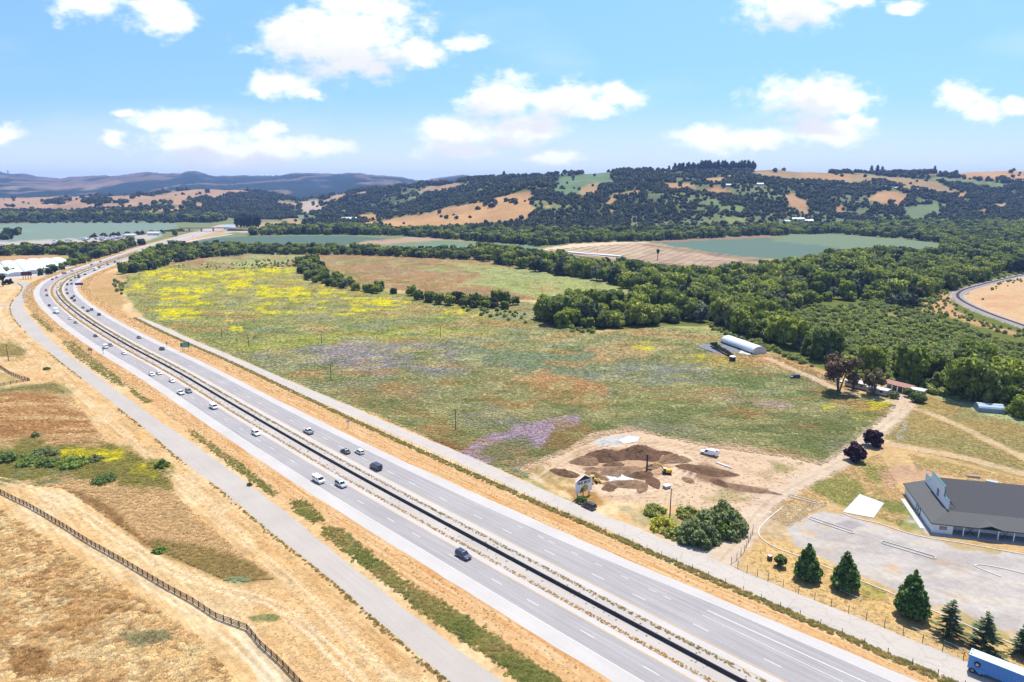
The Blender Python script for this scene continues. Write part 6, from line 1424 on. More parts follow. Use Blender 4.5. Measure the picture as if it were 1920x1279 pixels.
wire_fence('chain-link gate fence curving along the gravel entrance of the yard', [(1440, 1087), (1405, 1075), (1369, 1058), (1381, 1050), (1395, 1036), (1402, 1020), (1411, 1002), (1412, 990)], 2.6, 1.9, 5)

# ================================================================== barn-like store
M_WALL = plain('pale_siding', (.66, .68, .70), .7, vary=.05, scale=2); M_SHINGLE = plain('dark_shingle', (.042, .042, .046), .9, vary=.16, scale=4); M_SHINGLE2 = plain('grey_shingle', (.078, .078, .078), .9, vary=.16, scale=4); M_TEAL = plain('teal_trim', (.03, .16, .17), .5); M_DKTRIM = plain('dark_green_trim', (.018, .04, .04), .6); M_CONC = plain('pale_concrete', (.42, .41, .40), .85, vary=.08, scale=.6); M_FLOOR = plain('porch_slab', (.30, .30, .31), .85)
c0 = G(1747, 999); c1 = G(1696, 925); ax = Vector((c1.x - c0.x, c1.y - c0.y, 0)); DEP = ax.length; ax.normalize(); bx_ = math.atan2(ax.y, ax.x) - math.pi / 2
B = thing('store_building', 'pale store building with dark shingle roof and stepped false front', 'building', c0, bx_)      # local x = along the front, y = depth
WID, E_, SK, ZR = 40.0, 3.1, 5.2, 4.75
def wallp(pts, th=.18): pass
mb = MB(); mb.box((.1, DEP / 2, E_ / 2), (.2, DEP, E_)); obj('wall', mb, M_WALL, B)
mb = MB(); mb.box((2.6, .1, E_ / 2), (4.8, .2, E_)); mb.box((4.9, 1.7, E_ / 2), (.2, 3.2, E_)); obj('wall', mb, M_WALL, B)
mb = MB(); mb.box((WID / 2 + 2.5, 3.4, E_ / 2 + .3), (WID - 5, .2, E_ + .6)); obj('wall', mb, M_WALL, B)
mb = MB(); mb.box((WID / 2 + SK / 2, DEP - .1, 2.9), (WID - SK, .2, 5.8)); mb.box((SK / 2, DEP - .1, E_ / 2), (SK, .2, E_)); obj('wall', mb, M_WALL, B)
ov = .55
mb = MB()   # left skirt roof with hip corner
mb.add([(-ov, -ov, E_), (SK, SK, ZR), (SK, DEP + ov, ZR), (-ov, DEP + ov, E_), (-ov, -ov, E_ - .18), (SK, SK, ZR - .18), (SK, DEP + ov, ZR - .18), (-ov, DEP + ov, E_ - .18)], [(0, 1, 2, 3), (7, 6, 5, 4), (0, 3, 7, 4), (3, 2, 6, 7), (1, 0, 4, 5)]); obj('roof', mb, M_SHINGLE2, B)
mb = MB(); mb.add([(-ov, -ov, E_ + .003), (WID, -ov, E_ + .003), (WID, SK, ZR + .003), (SK, SK, ZR + .003), (-ov, -ov, E_ - .18), (WID, -ov, E_ - .18)], [(0, 1, 2, 3), (0, 4, 5, 1)]); obj('roof', mb, M_SHINGLE2, B)
mb = MB(); mb.add([(SK, SK, ZR - .002), (WID, SK, ZR - .002), (WID, DEP + ov, 6.1), (SK, DEP + ov, 6.1), (WID, DEP + ov, 5.9), (SK, DEP + ov, 5.9)], [(0, 1, 2, 3), (3, 2, 4, 5)]); obj('roof', mb, M_SHINGLE, B)
mb = MB(); mb.bar((-ov - .03, -ov, E_ - .1), (-ov - .03, DEP + ov, E_ - .1), .1, .26); mb.bar((-ov, -ov - .05, E_ - .1), (WID, -ov - .05, E_ - .1), .1, .26); obj('fascia', mb, M_DKTRIM, B)
# stepped false front along the left side, facing the freeway
prof = [(SK + .6, ZR - .6), (SK + .6, ZR + 2.5), (SK + 4.4, ZR + 2.5), (SK + 4.4, ZR + 5.2), (DEP - 5.2, ZR + 5.2), (DEP - 5.2, ZR + 2.5), (DEP - .4, ZR + 2.5), (DEP - .4, ZR - .6)]
n = len(prof); mb = MB(); mb.add([(SK - .15, y, z) for y, z in prof] + [(SK + .15, y, z) for y, z in prof], [tuple(range(n)), tuple(reversed(range(n, 2 * n)))] + [(i, (i + 1) % n, (i + 1) % n + n, i + n) for i in range(n)]); ff = obj('false_front', mb, M_WALL, B)
for (y0, z0), (y1, z1) in zip(prof[1:-2], prof[2:-1]): mb = MB(); mb.bar((SK, y0, z0 + .07), (SK, y1, z1 + .07), .5, .16); obj('parapet_trim', mb, M_TEAL, ff)
mb = MB(); mb.box((SK - .19, DEP * .55, ZR + 1.5), (.08, 1.5, 2.0)); obj('window', mb, M_TRIM, ff); mb = MB(); mb.box((SK - .24, DEP * .55, ZR + 1.5), (.04, 1.1, 1.5)); obj('pane', mb, plain('pane_grey', (.25, .27, .3), .2), ff)
for y in (SK + 2, SK + 4.2, SK + 7.5, SK + 10): mb = MB(); mb.bar((SK + .15, y, ZR + 2.2), (SK + 2.2, y, ZR + .5), .12); obj('brace', mb, M_DKTRIM, ff)
mb = MB(); mb.box((-.06, DEP * .47, 1.2), (.1, 3.4, 2.4)); d_ = obj('door', mb, M_WALL, B)
for a, b in (((DEP * .47 - 1.7, .05), (DEP * .47 + 1.7, 2.4)), ((DEP * .47 - 1.7, 2.4), (DEP * .47 + 1.7, .05)), ((DEP * .47 - 1.7, 0), (DEP * .47 - 1.7, 2.45)), ((DEP * .47 + 1.7, 0), (DEP * .47 + 1.7, 2.45)), ((DEP * .47, 0), (DEP * .47, 2.45))): mb = MB(); mb.bar((-.13, *a), (-.13, *b), .08, .16); obj('door_brace', mb, M_DKTRIM, d_)
for k in range(6): mb = MB(); mb.box((-.04, 2.2 + k * 1.15, 2.3), (.12, .6, .5)); obj('window', mb, M_GLASS, B)
mb = MB(); mb.box((2.6, -.03, 1.75), (1.7, .1, .95)); w1 = obj('window', mb, M_TRIM, B); mb = MB(); mb.box((2.6, -.09, 1.75), (1.4, .04, .7)); obj('pane', mb, plain('pane_beige', (.3, .28, .24), .3), w1)
for x in (7.5, 11.2, 15.8, 19.5, 23.5): mb = MB(); mb.box((x, -.15, E_ / 2), (.24, .24, E_)); obj('porch_post', mb, M_WALL, B)
for x in (8.6, 16.9): mb = MB(); mb.bar((x, .9, .2), (x + 1.9, .9, 2.6), .12); mb.bar((x, .9, 2.6), (x + 1.9, .9, .2), .12); obj('brace', mb, M_DKTRIM, B)
mb = MB(); mb.add([(10.6, -ov - .3, E_ + .05), (16.6, -ov - .3, E_ + .05), (13.6, -ov - .3, E_ + 1.0), (13.6, 3.2, E_ + 1.08)], [(0, 2, 3), (2, 1, 3)]); obj('porch_gable', mb, M_SHINGLE2, B)
mb = MB(); mb.bar((10.5, -ov - .33, E_ - .02), (13.6, -ov - .33, E_ + .93), .1, .24); mb.bar((13.6, -ov - .33, E_ + .93), (16.7, -ov - .33, E_ - .02), .1, .24); obj('gable_trim', mb, M_DKTRIM, B)
for x in (12.2, 14.9): mb = MB(); mb.box((x, 3.25, 2.5), (2.2, .12, .35)); obj('window', mb, M_TRIM, B)
mb = MB(); mb.box((WID / 2, .9, .06), (WID, 5, .12)); obj('porch_floor', mb, M_FLOOR, B)
mb = MB(); mb.box((-1.7, DEP * .45, .05), (1.3, DEP * .75, .1)); obj('apron', mb, plain('white_concrete', (.40, .39, .375), .8), B)
# slab and kerbs in the yard
sl = [G(1580, 961), G(1612, 927), G(1658, 944), G(1638, 972)]; mb = MB(); mb.add([(p.x, p.y, .02) for p in sl] + [(p.x, p.y, .16) for p in sl], [(4, 5, 6, 7), (0, 1, 5, 4), (1, 2, 6, 5), (2, 3, 7, 6), (3, 0, 4, 7)])
tag(obj('concrete_slab', mb, plain('white_concrete', (.40, .39, .375), .8)), 'bright white concrete slab lying between the weeds and the gravel lot', 'slab')
M_KERB = plain('kerb_concrete', (.44, .42, .39), .85, vary=.1, scale=.5)
def kerb(label, pxs, closed=False, w=.3, h=.15, sm=True):
    W = Gn(pxs + ([pxs[0]] if closed else [])); W = smooth(resample(W, .8), 1.2, .8) if sm and not closed else resample(W, .8); mb = MB()
    for a, b in zip(W[:-1], W[1:]): mb.bar((*a, h / 2 + .01), (*b, h / 2 + .01), w, h)
    return tag(obj('kerb', mb, M_KERB), label, 'kerb')
def island(label, a, b, wid):
    A0, B0 = Gn([a, b]); u = (B0 - A0) / np.linalg.norm(B0 - A0); n = np.array([-u[1], u[0]]) * wid / 2; W = [A0 + n, B0 + n]
    for k in range(7): t = math.pi / 2 - math.pi * k / 6; W.append(B0 + u * wid / 2 * math.cos(t) + n * math.sin(t))
    W += [B0 - n, A0 - n]
    for k in range(7): t = -math.pi / 2 - math.pi * k / 6; W.append(A0 + u * wid / 2 * math.cos(t) + n * math.sin(t))
    W.append(W[0]); mb = MB()
    for p, q in zip(W[:-1], W[1:]):
        if np.hypot(*(np.array(q) - p)) > .02: mb.bar((*p, .11), (*q, .11), .22, .2)
    return tag(obj('kerb_island', mb, M_KERB), label, 'kerb')
island('long thin kerb island in front of the white slab', (1522, 973), (1596, 998), 1.5); island('kerb island in the middle of the gravel lot before the store', (1658, 1018), (1748, 1045), 1.6); island('kerb island near the dirt lane entrance', (1482, 930), (1530, 943), 1.6)
kerb('curved kerb looping round the yard entrance corner', [(1466, 953), (1448, 966), (1424, 990), (1421, 1002), (1432, 1015), (1460, 1030), (1500, 1044), (1540, 1060), (1572, 1073), (1620, 1092), (1690, 1120), (1760, 1150), (1830, 1180), (1925, 1218)])
kerb('dark-edged kerb curving along the lot edge below the store', [(1580, 962), (1600, 972), (1650, 982), (1700, 1000), (1745, 1010), (1800, 1018), (1860, 1029), (1930, 1042)]); kerb('kerb of the half-round dry planting bed at the right edge', [(1826, 1061), (1832, 1057), (1880, 1066), (1930, 1078)]); kerb('front kerb of the half-round dry planting bed', [(1826, 1061), (1850, 1072), (1878, 1082)])
# small yard things
t = thing('utility_box', 'brown utility box beside the small round shrub', 'box', G(1443, 1050), .3); mb = MB(); mb.box((0, 0, .6), (.9, .9, 1.2)); obj('cabinet', mb, M_SBROWN, t); mb = MB(); mb.box((0, 0, 1.24), (1.0, 1.0, .1)); obj('lid', mb, M_CONC, t)
t = thing('steel_frame', 'grey metal crate lying in the grass behind the store', 'crate', G(1859, 910), -.6); mb = MB(); mb.box((0, 0, .75), (3.2, 1.7, 1.5)); obj('panel', mb, M_STEEL, t)
for k in range(4): mb = MB(); mb.bar((-1.6 + k * 1.05, -.9, 0), (-1.6 + k * 1.05, -.9, 1.5), .12); obj('rib', mb, M_TRIM, t)
t = thing('trough', 'white and tan trough lying in the grass behind the store', 'trough', G(1825, 895), -.25); mb = MB(); mb.box((0, 0, .35), (3.8, .9, .6)); obj('tank', mb, M_CONC, t); mb = MB(); mb.box((0, 0, .67), (3.5, .6, .05)); obj('rim', mb, plain('tan_rust', (.35, .22, .14), .8), t)
t = thing('retaining_wall', 'low grey wall at the foot of the purple-leaved tree', 'wall', G(1636, 839), vec2((1620, 836), (1652, 842))); mb = MB(); mb.prism([(-3.6, 0), (3.6, 0), (3.2, .7), (-3.6, .85)], -.15, .15); obj('wall', mb, plain('grey_block', (.16, .16, .165), .9), t)
for i, (a, b, c) in enumerate([(1595, 1118, 'white pipe rail lying under the second conifer'), (1733, 1190, 'white pipe rail lying under the third conifer'), (1795, 1216, 'white pipe rail under the fourth conifer')]):
    g0 = G(a, b); an = vec2((a - 20, b - 9), (a + 20, b + 9)); mb = MB(); mb.bar((-2.6, 0, .5), (2.6, 0, .5), .12); mb.box((-2.4, 0, .25), (.1, .1, .5)); mb.box((2.4, 0, .25), (.1, .1, .5)); o = tag(obj('pipe_rail', mb, M_CONC, None, loc=g0, rz=an), c, 'rail')

# ================================================================== blue trailer
M_BLUE = plain('trailer_blue', (.085, .26, .58), .5, vary=.06); M_PBLUE = plain('trailer_roof', (.42, .55, .70), .6, vary=.04)
g0 = G(1812, 1258); an = vec2((1812, 1258), (1905, 1296)); T = thing('cargo_trailer', 'blue corrugated cargo trailer with pale roof parked at the lower right', 'trailer', g0, an)
mb = MB(); mb.box((7, 1.25, 2.25), (14, 2.3, 2.9)); bd = obj('cargo_body', mb, M_BLUE, T); mb = MB(); mb.box((7, 1.25, 3.74), (14.05, 2.5, .1)); rf = obj('roof', mb, M_PBLUE, T); mb = MB(); mb.box((.25, .55, 3.81), (.3, .35, .04)); mb.box((.3, 2.0, 3.81), (.3, .3, .04)); obj('roof_hatch', mb, M_TRIM, rf)
mb = MB(); mb.box((.23, .08, .9), (.02, .02, .02))
ribm = MB(); ribm.box((0, 0, 2.25), (.16, .14, 2.8)); ribm = ribm.mesh('corrugation', M_BLUE)
for k in range(30): o = link('corrugation', ribm, T); o.location = (2.2 + k * .4, .06, 0)
t_, rm2 = WH(.52, .3)
for x in (.9, 2.1):
    for y in (.2, 2.3): o = link('wheel', t_, T); o.location = (x, y, .55); link('rim', rm2, o)
o = link('spare_wheel', t_, T); o.location = (1.55, -.06, 2.3); link('rim', rm2, o); mb = MB(); mb.box((2.2, .25, 1.0), (1.4, .5, .8)); obj('tool_box', mb, M_BLUE, T); mb = MB(); mb.box((7, 1.25, .75), (13.5, 1.0, .25)); obj('chassis', mb, M_TRIM, T)
mb = MB(); mb.box((13.2, .6, .4), (.15, .15, .85)); mb.box((13.2, 1.9, .4), (.15, .15, .85)); obj('landing_leg', mb, M_TRIM, T)

# ================================================================== construction site
def soil(name, col):
    m, nt, b = new_mat(name); geo = N(nt, 'ShaderNodeNewGeometry'); p = geo.outputs['Position']; n1 = noise(nt, p, .5, 4); n2 = noise(nt, p, 2.6, 4, .7)
    rgb = N(nt, 'ShaderNodeRGB'); rgb.outputs[0].default_value = (*col, 1); L(nt, _sc(nt, rgb.outputs[0], mathn(nt, 'MULTIPLY', remap(nt, n1, .3, .7, .7, 1.35), remap(nt, n2, .3, .7, .7, 1.3))), b.inputs['Base Color'])
    b.inputs['Roughness'].default_value = 1; b.inputs['Specular IOR Level'].default_value = 0; bump(nt, b, mathn(nt, 'ADD', n1, n2), 1.0, .8); return m
M_SOIL = soil('dark_soil', (.155, .092, .058)); M_SOIL2 = soil('turned_soil', (.25, .16, .10))
def mound(px, py, rx, ry, h, rz, label, seed, mat):
    n, m = 40, 18; g0 = G(px, py); V = [(0, 0, h)]; Fc = []
    for j in range(1, m + 1):
        for i in range(n):
            a = 2 * math.pi * i / n; q = j / m; f = 1 + .28 * (float(vnoise(math.cos(a) * 1.7 + seed * 3, math.sin(a) * 1.7 + seed)) - .5) * 2; x, y = rx * q * f * math.cos(a), ry * q * f * math.sin(a)
            z = h * (1 - q ** 1.25) * (1 + .35 * (float(vnoise(x * .9 + seed, y * .9)) - .5)) + (.6 * (float(vnoise(x * 1.6, y * 1.6 + seed)) - .5) + .35 * (float(vnoise(x * 3.6, y * 3.6 + seed)) - .5)) * (1 - q) ** .5 * min(h / 2, 1); V.append((x, y, max(z, .02) if j < m else -.1))
    for i in range(n): Fc.append((0, 1 + i, 1 + (i + 1) % n))
    for j in range(m - 1):
        for i in range(n): a = 1 + j * n; Fc.append((a + i, a + n + i, a + n + (i + 1) % n, a + (i + 1) % n))
    mb = MB(); mb.v = V; mb.f = Fc; return tag(obj('soil_mound', mb, mat, None, True, g0, rz), label, 'soil mound')
mound(1133, 857, 8.5, 6.0, 2.8, .3, 'dark brown soil mound at the back left of the excavation', 1, M_SOIL); mound(1200, 852, 9.5, 6.5, 3.4, -.2, 'tallest dark soil mound behind the auger', 2, M_SOIL); mound(1096, 866, 6.0, 4.0, 2.2, .2, 'low brown soil mound at the left of the excavation', 3, M_SOIL2)
mound(1262, 862, 6.5, 4.0, 2.0, .1, 'low brown soil mound right behind the excavator', 4, M_SOIL2); mound(1172, 884, 10, 5.0, 1.3, 0, 'flat spread soil heap in the middle of the excavation', 5, M_SOIL2); mound(1200, 892, 5, 3.0, 1.5, .2, 'small dark soil heap beside the silver tarp', 6, M_SOIL); mound(1170, 908, 6.5, 3.5, 1.2, -.1, 'brown soil heap in front of the silver tarp', 7, M_SOIL2); mound(1060, 888, 5, 2.6, 1.4, -.5, 'dark soil ridge behind the billboard', 8, M_SOIL)
mound(1330, 884, 11, 3.5, .9, -.45, 'long low dark soil windrow right of the excavator', 9, M_SOIL); mound(1395, 915, 10, 2.6, .8, -.45, 'long low soil windrow near the dirt lane', 10, M_SOIL2)
for i_, (a_, b_) in enumerate([(1110, 880), (1150, 872), (1222, 876), (1145, 915), (1205, 915), (1225, 905), (1290, 900), (1350, 905), (1120, 893), (1248, 850)]): mound(a_, b_, 3.2 + (i_ % 3), 1.8 + .4 * (i_ % 2), .7 + .2 * (i_ % 3), .3 * i_, ['small churned soil heap left of the pit floor', 'small churned heap between the two tall mounds', 'small churned heap behind the auger mast', 'small churned heap left front of the tarp', 'small churned heap right front of the tarp', 'small churned heap before the excavator', 'small churned heap on the long windrow start', 'small churned heap in the middle of the windrow', 'small churned heap beside the low left mound', 'small churned heap at the back of the pit'][i_], 20 + i_, M_SOIL if i_ % 2 else M_SOIL2)
M_TARP = plain('silver_tarp', (.42, .44, .46), .5, vary=.18, scale=1.2)
def tarp(label, pxs, seed, hgt=.5):
    W = Gn(pxs); c = W.mean(0); n = len(W); V = [(0, 0, hgt)]; Fc = []; m = 5
    for j in range(1, m + 1):
        for i in range(n * 3):
            p = W[i // 3] + (W[(i // 3 + 1) % n] - W[i // 3]) * (i % 3) / 3 - c; q = j / m; x, y = p * q; V.append((x, y, .06 + hgt * (1 - q) * float(vnoise(x * 1.3 + seed, y * 1.3)) + .12 * float(vnoise(x * 3, y * 3 + seed))))
    k = n * 3
    for i in range(k): Fc.append((0, 1 + i, 1 + (i + 1) % k))
    for j in range(m - 1):
        for i in range(k): a = 1 + j * k; Fc.append((a + i, a + k + i, a + k + (i + 1) % k, a + (i + 1) % k))
    mb = MB(); mb.v = V; mb.f = Fc; tag(obj('tarp', mb, M_TARP, None, False, (c[0], c[1], 0)), label, 'tarp')
tarp('crumpled silver tarp in the front of the excavation', [(1136, 893), (1150, 897), (1164, 896), (1168, 885), (1172, 894), (1188, 898), (1190, 905), (1168, 906), (1150, 908), (1142, 903)], 1, .9); tarp('pale tarp spread flat behind the soil mounds', [(1160, 826), (1178, 818), (1200, 820), (1196, 828), (1170, 833)], 2, .3)
# excavator with drill mast
M_CAT = plain('machine_yellow', (.62, .33, .03), .5, vary=.1); g0 = G(1250, 888); X = thing('excavator', 'yellow drilling excavator with a black auger mast in the pit', 'excavator', g0, math.radians(172)); X.scale = (.68, .68, .68)
for y in (-1.2, 1.2): mb = MB(); mb.add([(x, y + s_ * .3, z) for s_ in (-1, 1) for x, z in ((-1.9, .15), (-2.2, .5), (-1.9, .9), (1.9, .9), (2.2, .5), (1.9, .15))], [(0, 1, 2, 3, 4, 5), (11, 10, 9, 8, 7, 6)] + [(i, i + 6, (i + 1) % 6 + 6, (i + 1) % 6) for i in range(6)]); obj('track', mb, M_TRIM, X)
mb = MB(); mb.box((-.9, .1, 1.75), (2.8, 2.6, 1.3)); mb.box((-2.1, .1, 1.75), (.7, 2.4, 1.6)); obj('body', mb, M_CAT, X); cb = cabin(.4, .5, 1.6, 1.9, 1.2, 3.1, .62, .55); o = obj('cab', cb, M_GLASS, X); o.location = (0, .75, 0); mb = MB(); mb.box((1.05, .75, 3.15), (1.3, 1.2, .1)); obj('cab_roof', mb, M_SIGNW, X)
mb = MB(); mb.tube([(1.2, -.5, 1.8), (3.2, -.5, 4.2), (5.6, -.5, 4.9), (7.0, -.5, 4.2)], [.38, .34, .30, .22], 6); obj('boom', mb, M_CAT, X); mb = MB(); mb.tube([(7.0, -.5, 4.2), (8.4, -.5, 3.2), (9.2, -.5, 2.9)], [.24, .22, .2], 6); obj('stick', mb, M_TRIM, X)
mb = MB(); mb.box((9.6, -.5, 4.4), (.75, .75, 8.8)); mb.box((9.6, -.5, 8.9), (1.0, 1.0, .6)); obj('auger_mast', mb, M_TRIM, X); mb = MB(); mb.box((8.2, -.5, 1.3), (2.2, .5, .7)); obj('drill_base', mb, M_TRIM, X); mb = MB(); mb.lathe([(0, 1.3), (.6, 1.1), (1.0, .5), (1.1, 0)], 10, (11.2, -.6, 0)); o = tag(obj('sand_pile', mb, plain('orange_sand', (.55, .27, .08), 1), None, True), 'small orange sand pile at the foot of the auger mast', 'sand pile'); o.matrix_world = Matrix.Translation(g0) @ Matrix.Rotation(math.radians(172), 4, 'Z') @ Matrix.Scale(.68, 4)
# second machine behind the billboard
g1 = G(1110, 906); X2 = thing('loader', 'yellow loader mostly hidden behind the billboard', 'loader', g1, .2); X2.scale = (.8, .8, .8)
for x in (-1.6, 1.6):
    for y in (-1, 1): o = link('wheel', WH(.52, .3)[0], X2); o.location = (x, y, .6); o.scale = (1.2, 1.2, 1.2)
mb = MB(); mb.box((-.8, 0, 1.4), (3.0, 1.7, 1.1)); obj('body', mb, M_CAT, X2); mb = MB(); mb.box((0, 0, 2.5), (1.3, 1.4, 1.3)); obj('cab', mb, M_GLASS, X2); mb = MB(); mb.box((0, 0, 3.2), (1.5, 1.6, .12)); obj('cab_roof', mb, M_CAT, X2)
mb = MB(); mb.bar((1.0, -.6, 1.5), (3.2, -.6, .9), .22); mb.bar((1.0, .6, 1.5), (3.2, .6, .9), .22); obj('lift_arm', mb, M_CAT, X2); mb = MB(); mb.prism([(3.0, .2), (4.2, .15), (4.3, .35), (3.4, .6), (3.3, 1.3), (3.0, 1.3)], -1.2, 1.2); obj('bucket', mb, M_CAT, X2)
t = thing('equipment_case', 'grey squat equipment case on the dirt behind the lamp pole', 'case', G(1250, 915), .5); mb = MB(); mb.box((0, 0, .45), (2.0, 1.6, .9)); obj('case_body', mb, M_STEEL, t); mb = MB(); mb.box((0, 0, .98), (2.2, 1.8, .14)); obj('lid', mb, plain('lid_pale', (.6, .6, .64), .4), t)
mb = MB(); a = G(1342, 868); b = G(1372, 879); mb.tube([(0, 0, .25), (b.x - a.x, b.y - a.y, .25)], .28, 8); tag(obj('drain_pipe', mb, PAINT_C['white'], None, True, a), 'white pipe lying on the dirt below the utility van', 'pipe')

# ================================================================== farm: hoop house, mobile homes, sheds
M_POLY = plain('polythene', (.52, .54, .57), .5, vary=.06, scale=1.0); M_HOOP = M_STEEL
def hoop_house(label, a, b, wid, hgt, nrib, ends=True, mat=M_POLY, group=None):
    g0 = G(*a); g1 = G(*b); Lh = (g1 - g0).length; an = math.atan2(g1.y - g0.y, g1.x - g0.x); t = thing('hoop_house', label, 'greenhouse', g0, an, group); n = 12; arc = [(wid / 2 * math.cos(math.pi * k / n), hgt * math.sin(math.pi * k / n) ** .75) for k in range(n + 1)]
    mb = MB()
    for j in range(nrib):
        for y, z in arc: mb.v.append((Lh * j / (nrib - 1), y, z + .9 + .04 * math.sin(j * 2.1)))
    k = n + 1
    for j in range(nrib - 1):
        for i in range(n): mb.f.append((j * k + i, (j + 1) * k + i, (j + 1) * k + i + 1, j * k + i + 1))
    obj('cover', mb, mat, t)
    for x in (0, Lh):
        if ends: mb = MB(); mb.add([(x, y, z + .88) for y, z in arc] + [(x, -wid / 2, .0), (x, wid / 2, .0)], [tuple(range(k)) + (k, k + 1)]); obj('end_wall', mb, mat, t)
    for y in (-wid / 2, wid / 2):
        mb = MB(); mb.bar((0, y, .9), (Lh, y, .9), .12); mb2 = [mb.box((Lh * j / (nrib - 1), y, .45), (.1, .1, .9)) for j in range(nrib)]; obj('side_frame', mb, M_HOOP, t)
    return t
hoop_house('long white hoop house at the field corner by the river woodland', (1363, 642), (1424, 664), 9.0, 3.6, 9)
g0 = G(1334, 650); g1 = G(1410, 672)
mb = MB(); cor = [G(1308, 650), G(1355, 636), G(1432, 664), G(1398, 674), G(1372, 672)]; mb.add([(p.x, p.y, .06) for p in cor], [tuple(range(5))]); o = struct(obj('ground_cloth', mb, plain('weed_cloth', (.12, .13, .16), .8, vary=.2, scale=.3))); 
if o.data.polygons[0].normal.z < 0: o.data.flip_normals()
mb = MB(); cor = [G(1378, 668), G(1392, 655), G(1410, 662), G(1400, 671), G(1388, 671)]; mb.add([(p.x, p.y, .12) for p in cor], [tuple(range(5))]); o = struct(obj('white_sheet', mb, M_POLY)); 
if o.data.polygons[0].normal.z < 0: o.data.flip_normals()
M_NURS = leaf_mat('nursery_leaves', [(.05, .075, .03), (.09, .10, .03), (.12, .09, .03)]); NUR = crown_mesh('foliage', M_NURS, lobes=round_lobes(1.3, 3.0, 5, 81, z0=.1), nleaf=160, ls=.4, seed=82)
potm = MB(); potm.lathe([(.45, 0), (.5, .5), (.4, .5), (.0, .45)], 8); potm = potm.mesh('pot', M_TRIM)
for i in range(12):
    p = g0.lerp(G(1371, 671), i / 11); t = thing('potted_tree', 'potted young tree in the row beside the hoop house', 'potted tree', p, i * .7, 'row of potted trees'); link('foliage', NUR, t).location = (0, 0, .5); link('pot', potm, t); t.scale = [.8 + .5 * g_.random()] * 3
t = thing('water_tank', 'dark cylindrical water tank standing before the potted trees', 'tank', G(1373, 677), 0); mb = MB(); mb.tube([(0, 0, 0), (0, 0, 2.6)], 1.7, 16); obj('tank_wall', mb, plain('tank_black', (.025, .03, .04), .6), t); mb = MB(); mb.lathe([(1.75, 2.6), (.9, 3.1), (0, 3.2)], 16); obj('lid', mb, plain('lid_pale', (.6, .6, .64), .4), t)
M_BEIGE = plain('beige_siding', (.42, .38, .30), .7); M_RUST = plain('rusty_roof', (.26, .13, .10), .8, vary=.2); M_WROOF = plain('white_metal_roof', (.50, .50, .50), .5)
def box_home(name, label, a, b, dep, hgt, wmat, rmat, wins, rise=.25, cat='mobile home', back=1):
    g0 = G(*a); g1 = G(*b); Lh = (g1 - g0).length; an = math.atan2(g1.y - g0.y, g1.x - g0.x); t = thing(name, label, cat, g0, an)
    mb = MB(); mb.box((Lh / 2, dep / 2, .25), (Lh - .4, dep - .4, .5)); obj('skirt', mb, M_TRIM, t); mb = MB(); mb.box((Lh / 2, dep / 2, .5 + hgt / 2), (Lh, dep, hgt)); obj('wall', mb, wmat, t)
    mb = MB(); mb.prism([(-.3, hgt + .5), (dep + .3, hgt + .5), (dep / 2, hgt + .5 + rise)], 0, Lh + .6); r = obj('roof', mb, rmat, t); r.rotation_euler = (0, 0, math.pi / 2); r.location = (Lh + .3, 0, 0)
    for x in wins: mb = MB(); mb.box((Lh * x, -.03, .5 + hgt * .58), (1.3, .1, .9)); w = obj('window', mb, M_GLASS, t); mb = MB(); mb.box((Lh * x, -.05, .5 + hgt * .58 - .5), (1.5, .12, .1)); obj('sill', mb, M_SIGNW, w)
    return t
box_home('mobile_home', 'long beige mobile home with white roof behind the trees', (1583, 724), (1634, 737), 4.6, 2.7, M_BEIGE, M_WROOF, (.12, .35, .62, .85)); box_home('mobile_home', 'short beige mobile home with white roof in front of the long one', (1624, 737), (1662, 745), 4.2, 2.5, M_BEIGE, M_WROOF, (.18, .72))
t = thing('open_shed', 'long open shed with rusty roof and dark bays behind the farm yard', 'shed', G(1652, 727), vec2((1652, 727), (1702, 740))); Lh = (G(1702, 740) - G(1652, 727)).length
mb = MB(); mb.box((Lh / 2, 4.9, 1.5), (Lh, .2, 3.0)); obj('wall', mb, M_BEIGE, t); mb = MB(); mb.add([(-.3, -.4, 3.0), (Lh + .3, -.4, 3.0), (Lh + .3, 5.2, 3.5), (-.3, 5.2, 3.5), (-.3, -.4, 2.85), (Lh + .3, -.4, 2.85)], [(0, 1, 2, 3), (0, 4, 5, 1)]); obj('roof', mb, M_RUST, t)
for k in range(6): mb = MB(); mb.box((Lh * k / 5, .05, 1.45), (.5 if k in (1, 2, 3) else .25, .25, 2.9)); obj('post', mb, M_SIGNW, t)
box_home('outbuilding', 'white-roofed outbuilding with a window at the end of the open shed', (1705, 741), (1730, 746), 4.5, 2.6, M_BEIGE, M_WROOF, (.4,), cat='outbuilding')
t = thing('metal_shed', 'low blue-grey curved metal shed standing alone in the grass', 'shed', G(1834, 773), vec2((1834, 773), (1884, 777))); Lh = (G(1884, 777) - G(1834, 773)).length
mb = MB(); arc = [(-.2, 0), (-.2, 2.0), (.5, 2.6), (2.2, 3.2), (4.2, 3.2), (5.8, 2.5), (6.2, 2.0), (6.2, 0)]; mb.prism(arc, 0, Lh); o = obj('shell', mb, plain('blue_grey_metal', (.17, .24, .32), .5, .2), t); o.rotation_euler = (0, 0, math.pi / 2); o.location = (Lh, 0, 0)
mb = MB(); mb.box((Lh / 2, 3.0, 3.24), (Lh, 1.9, .06)); obj('roof_strip', mb, plain('pale_metal', (.45, .48, .52), .4, .2), t); mb = MB(); mb.box((1.2, -.02 + .2, 1.0), (1.2, .1, 2.0)); obj('door', mb, M_WALL, t)
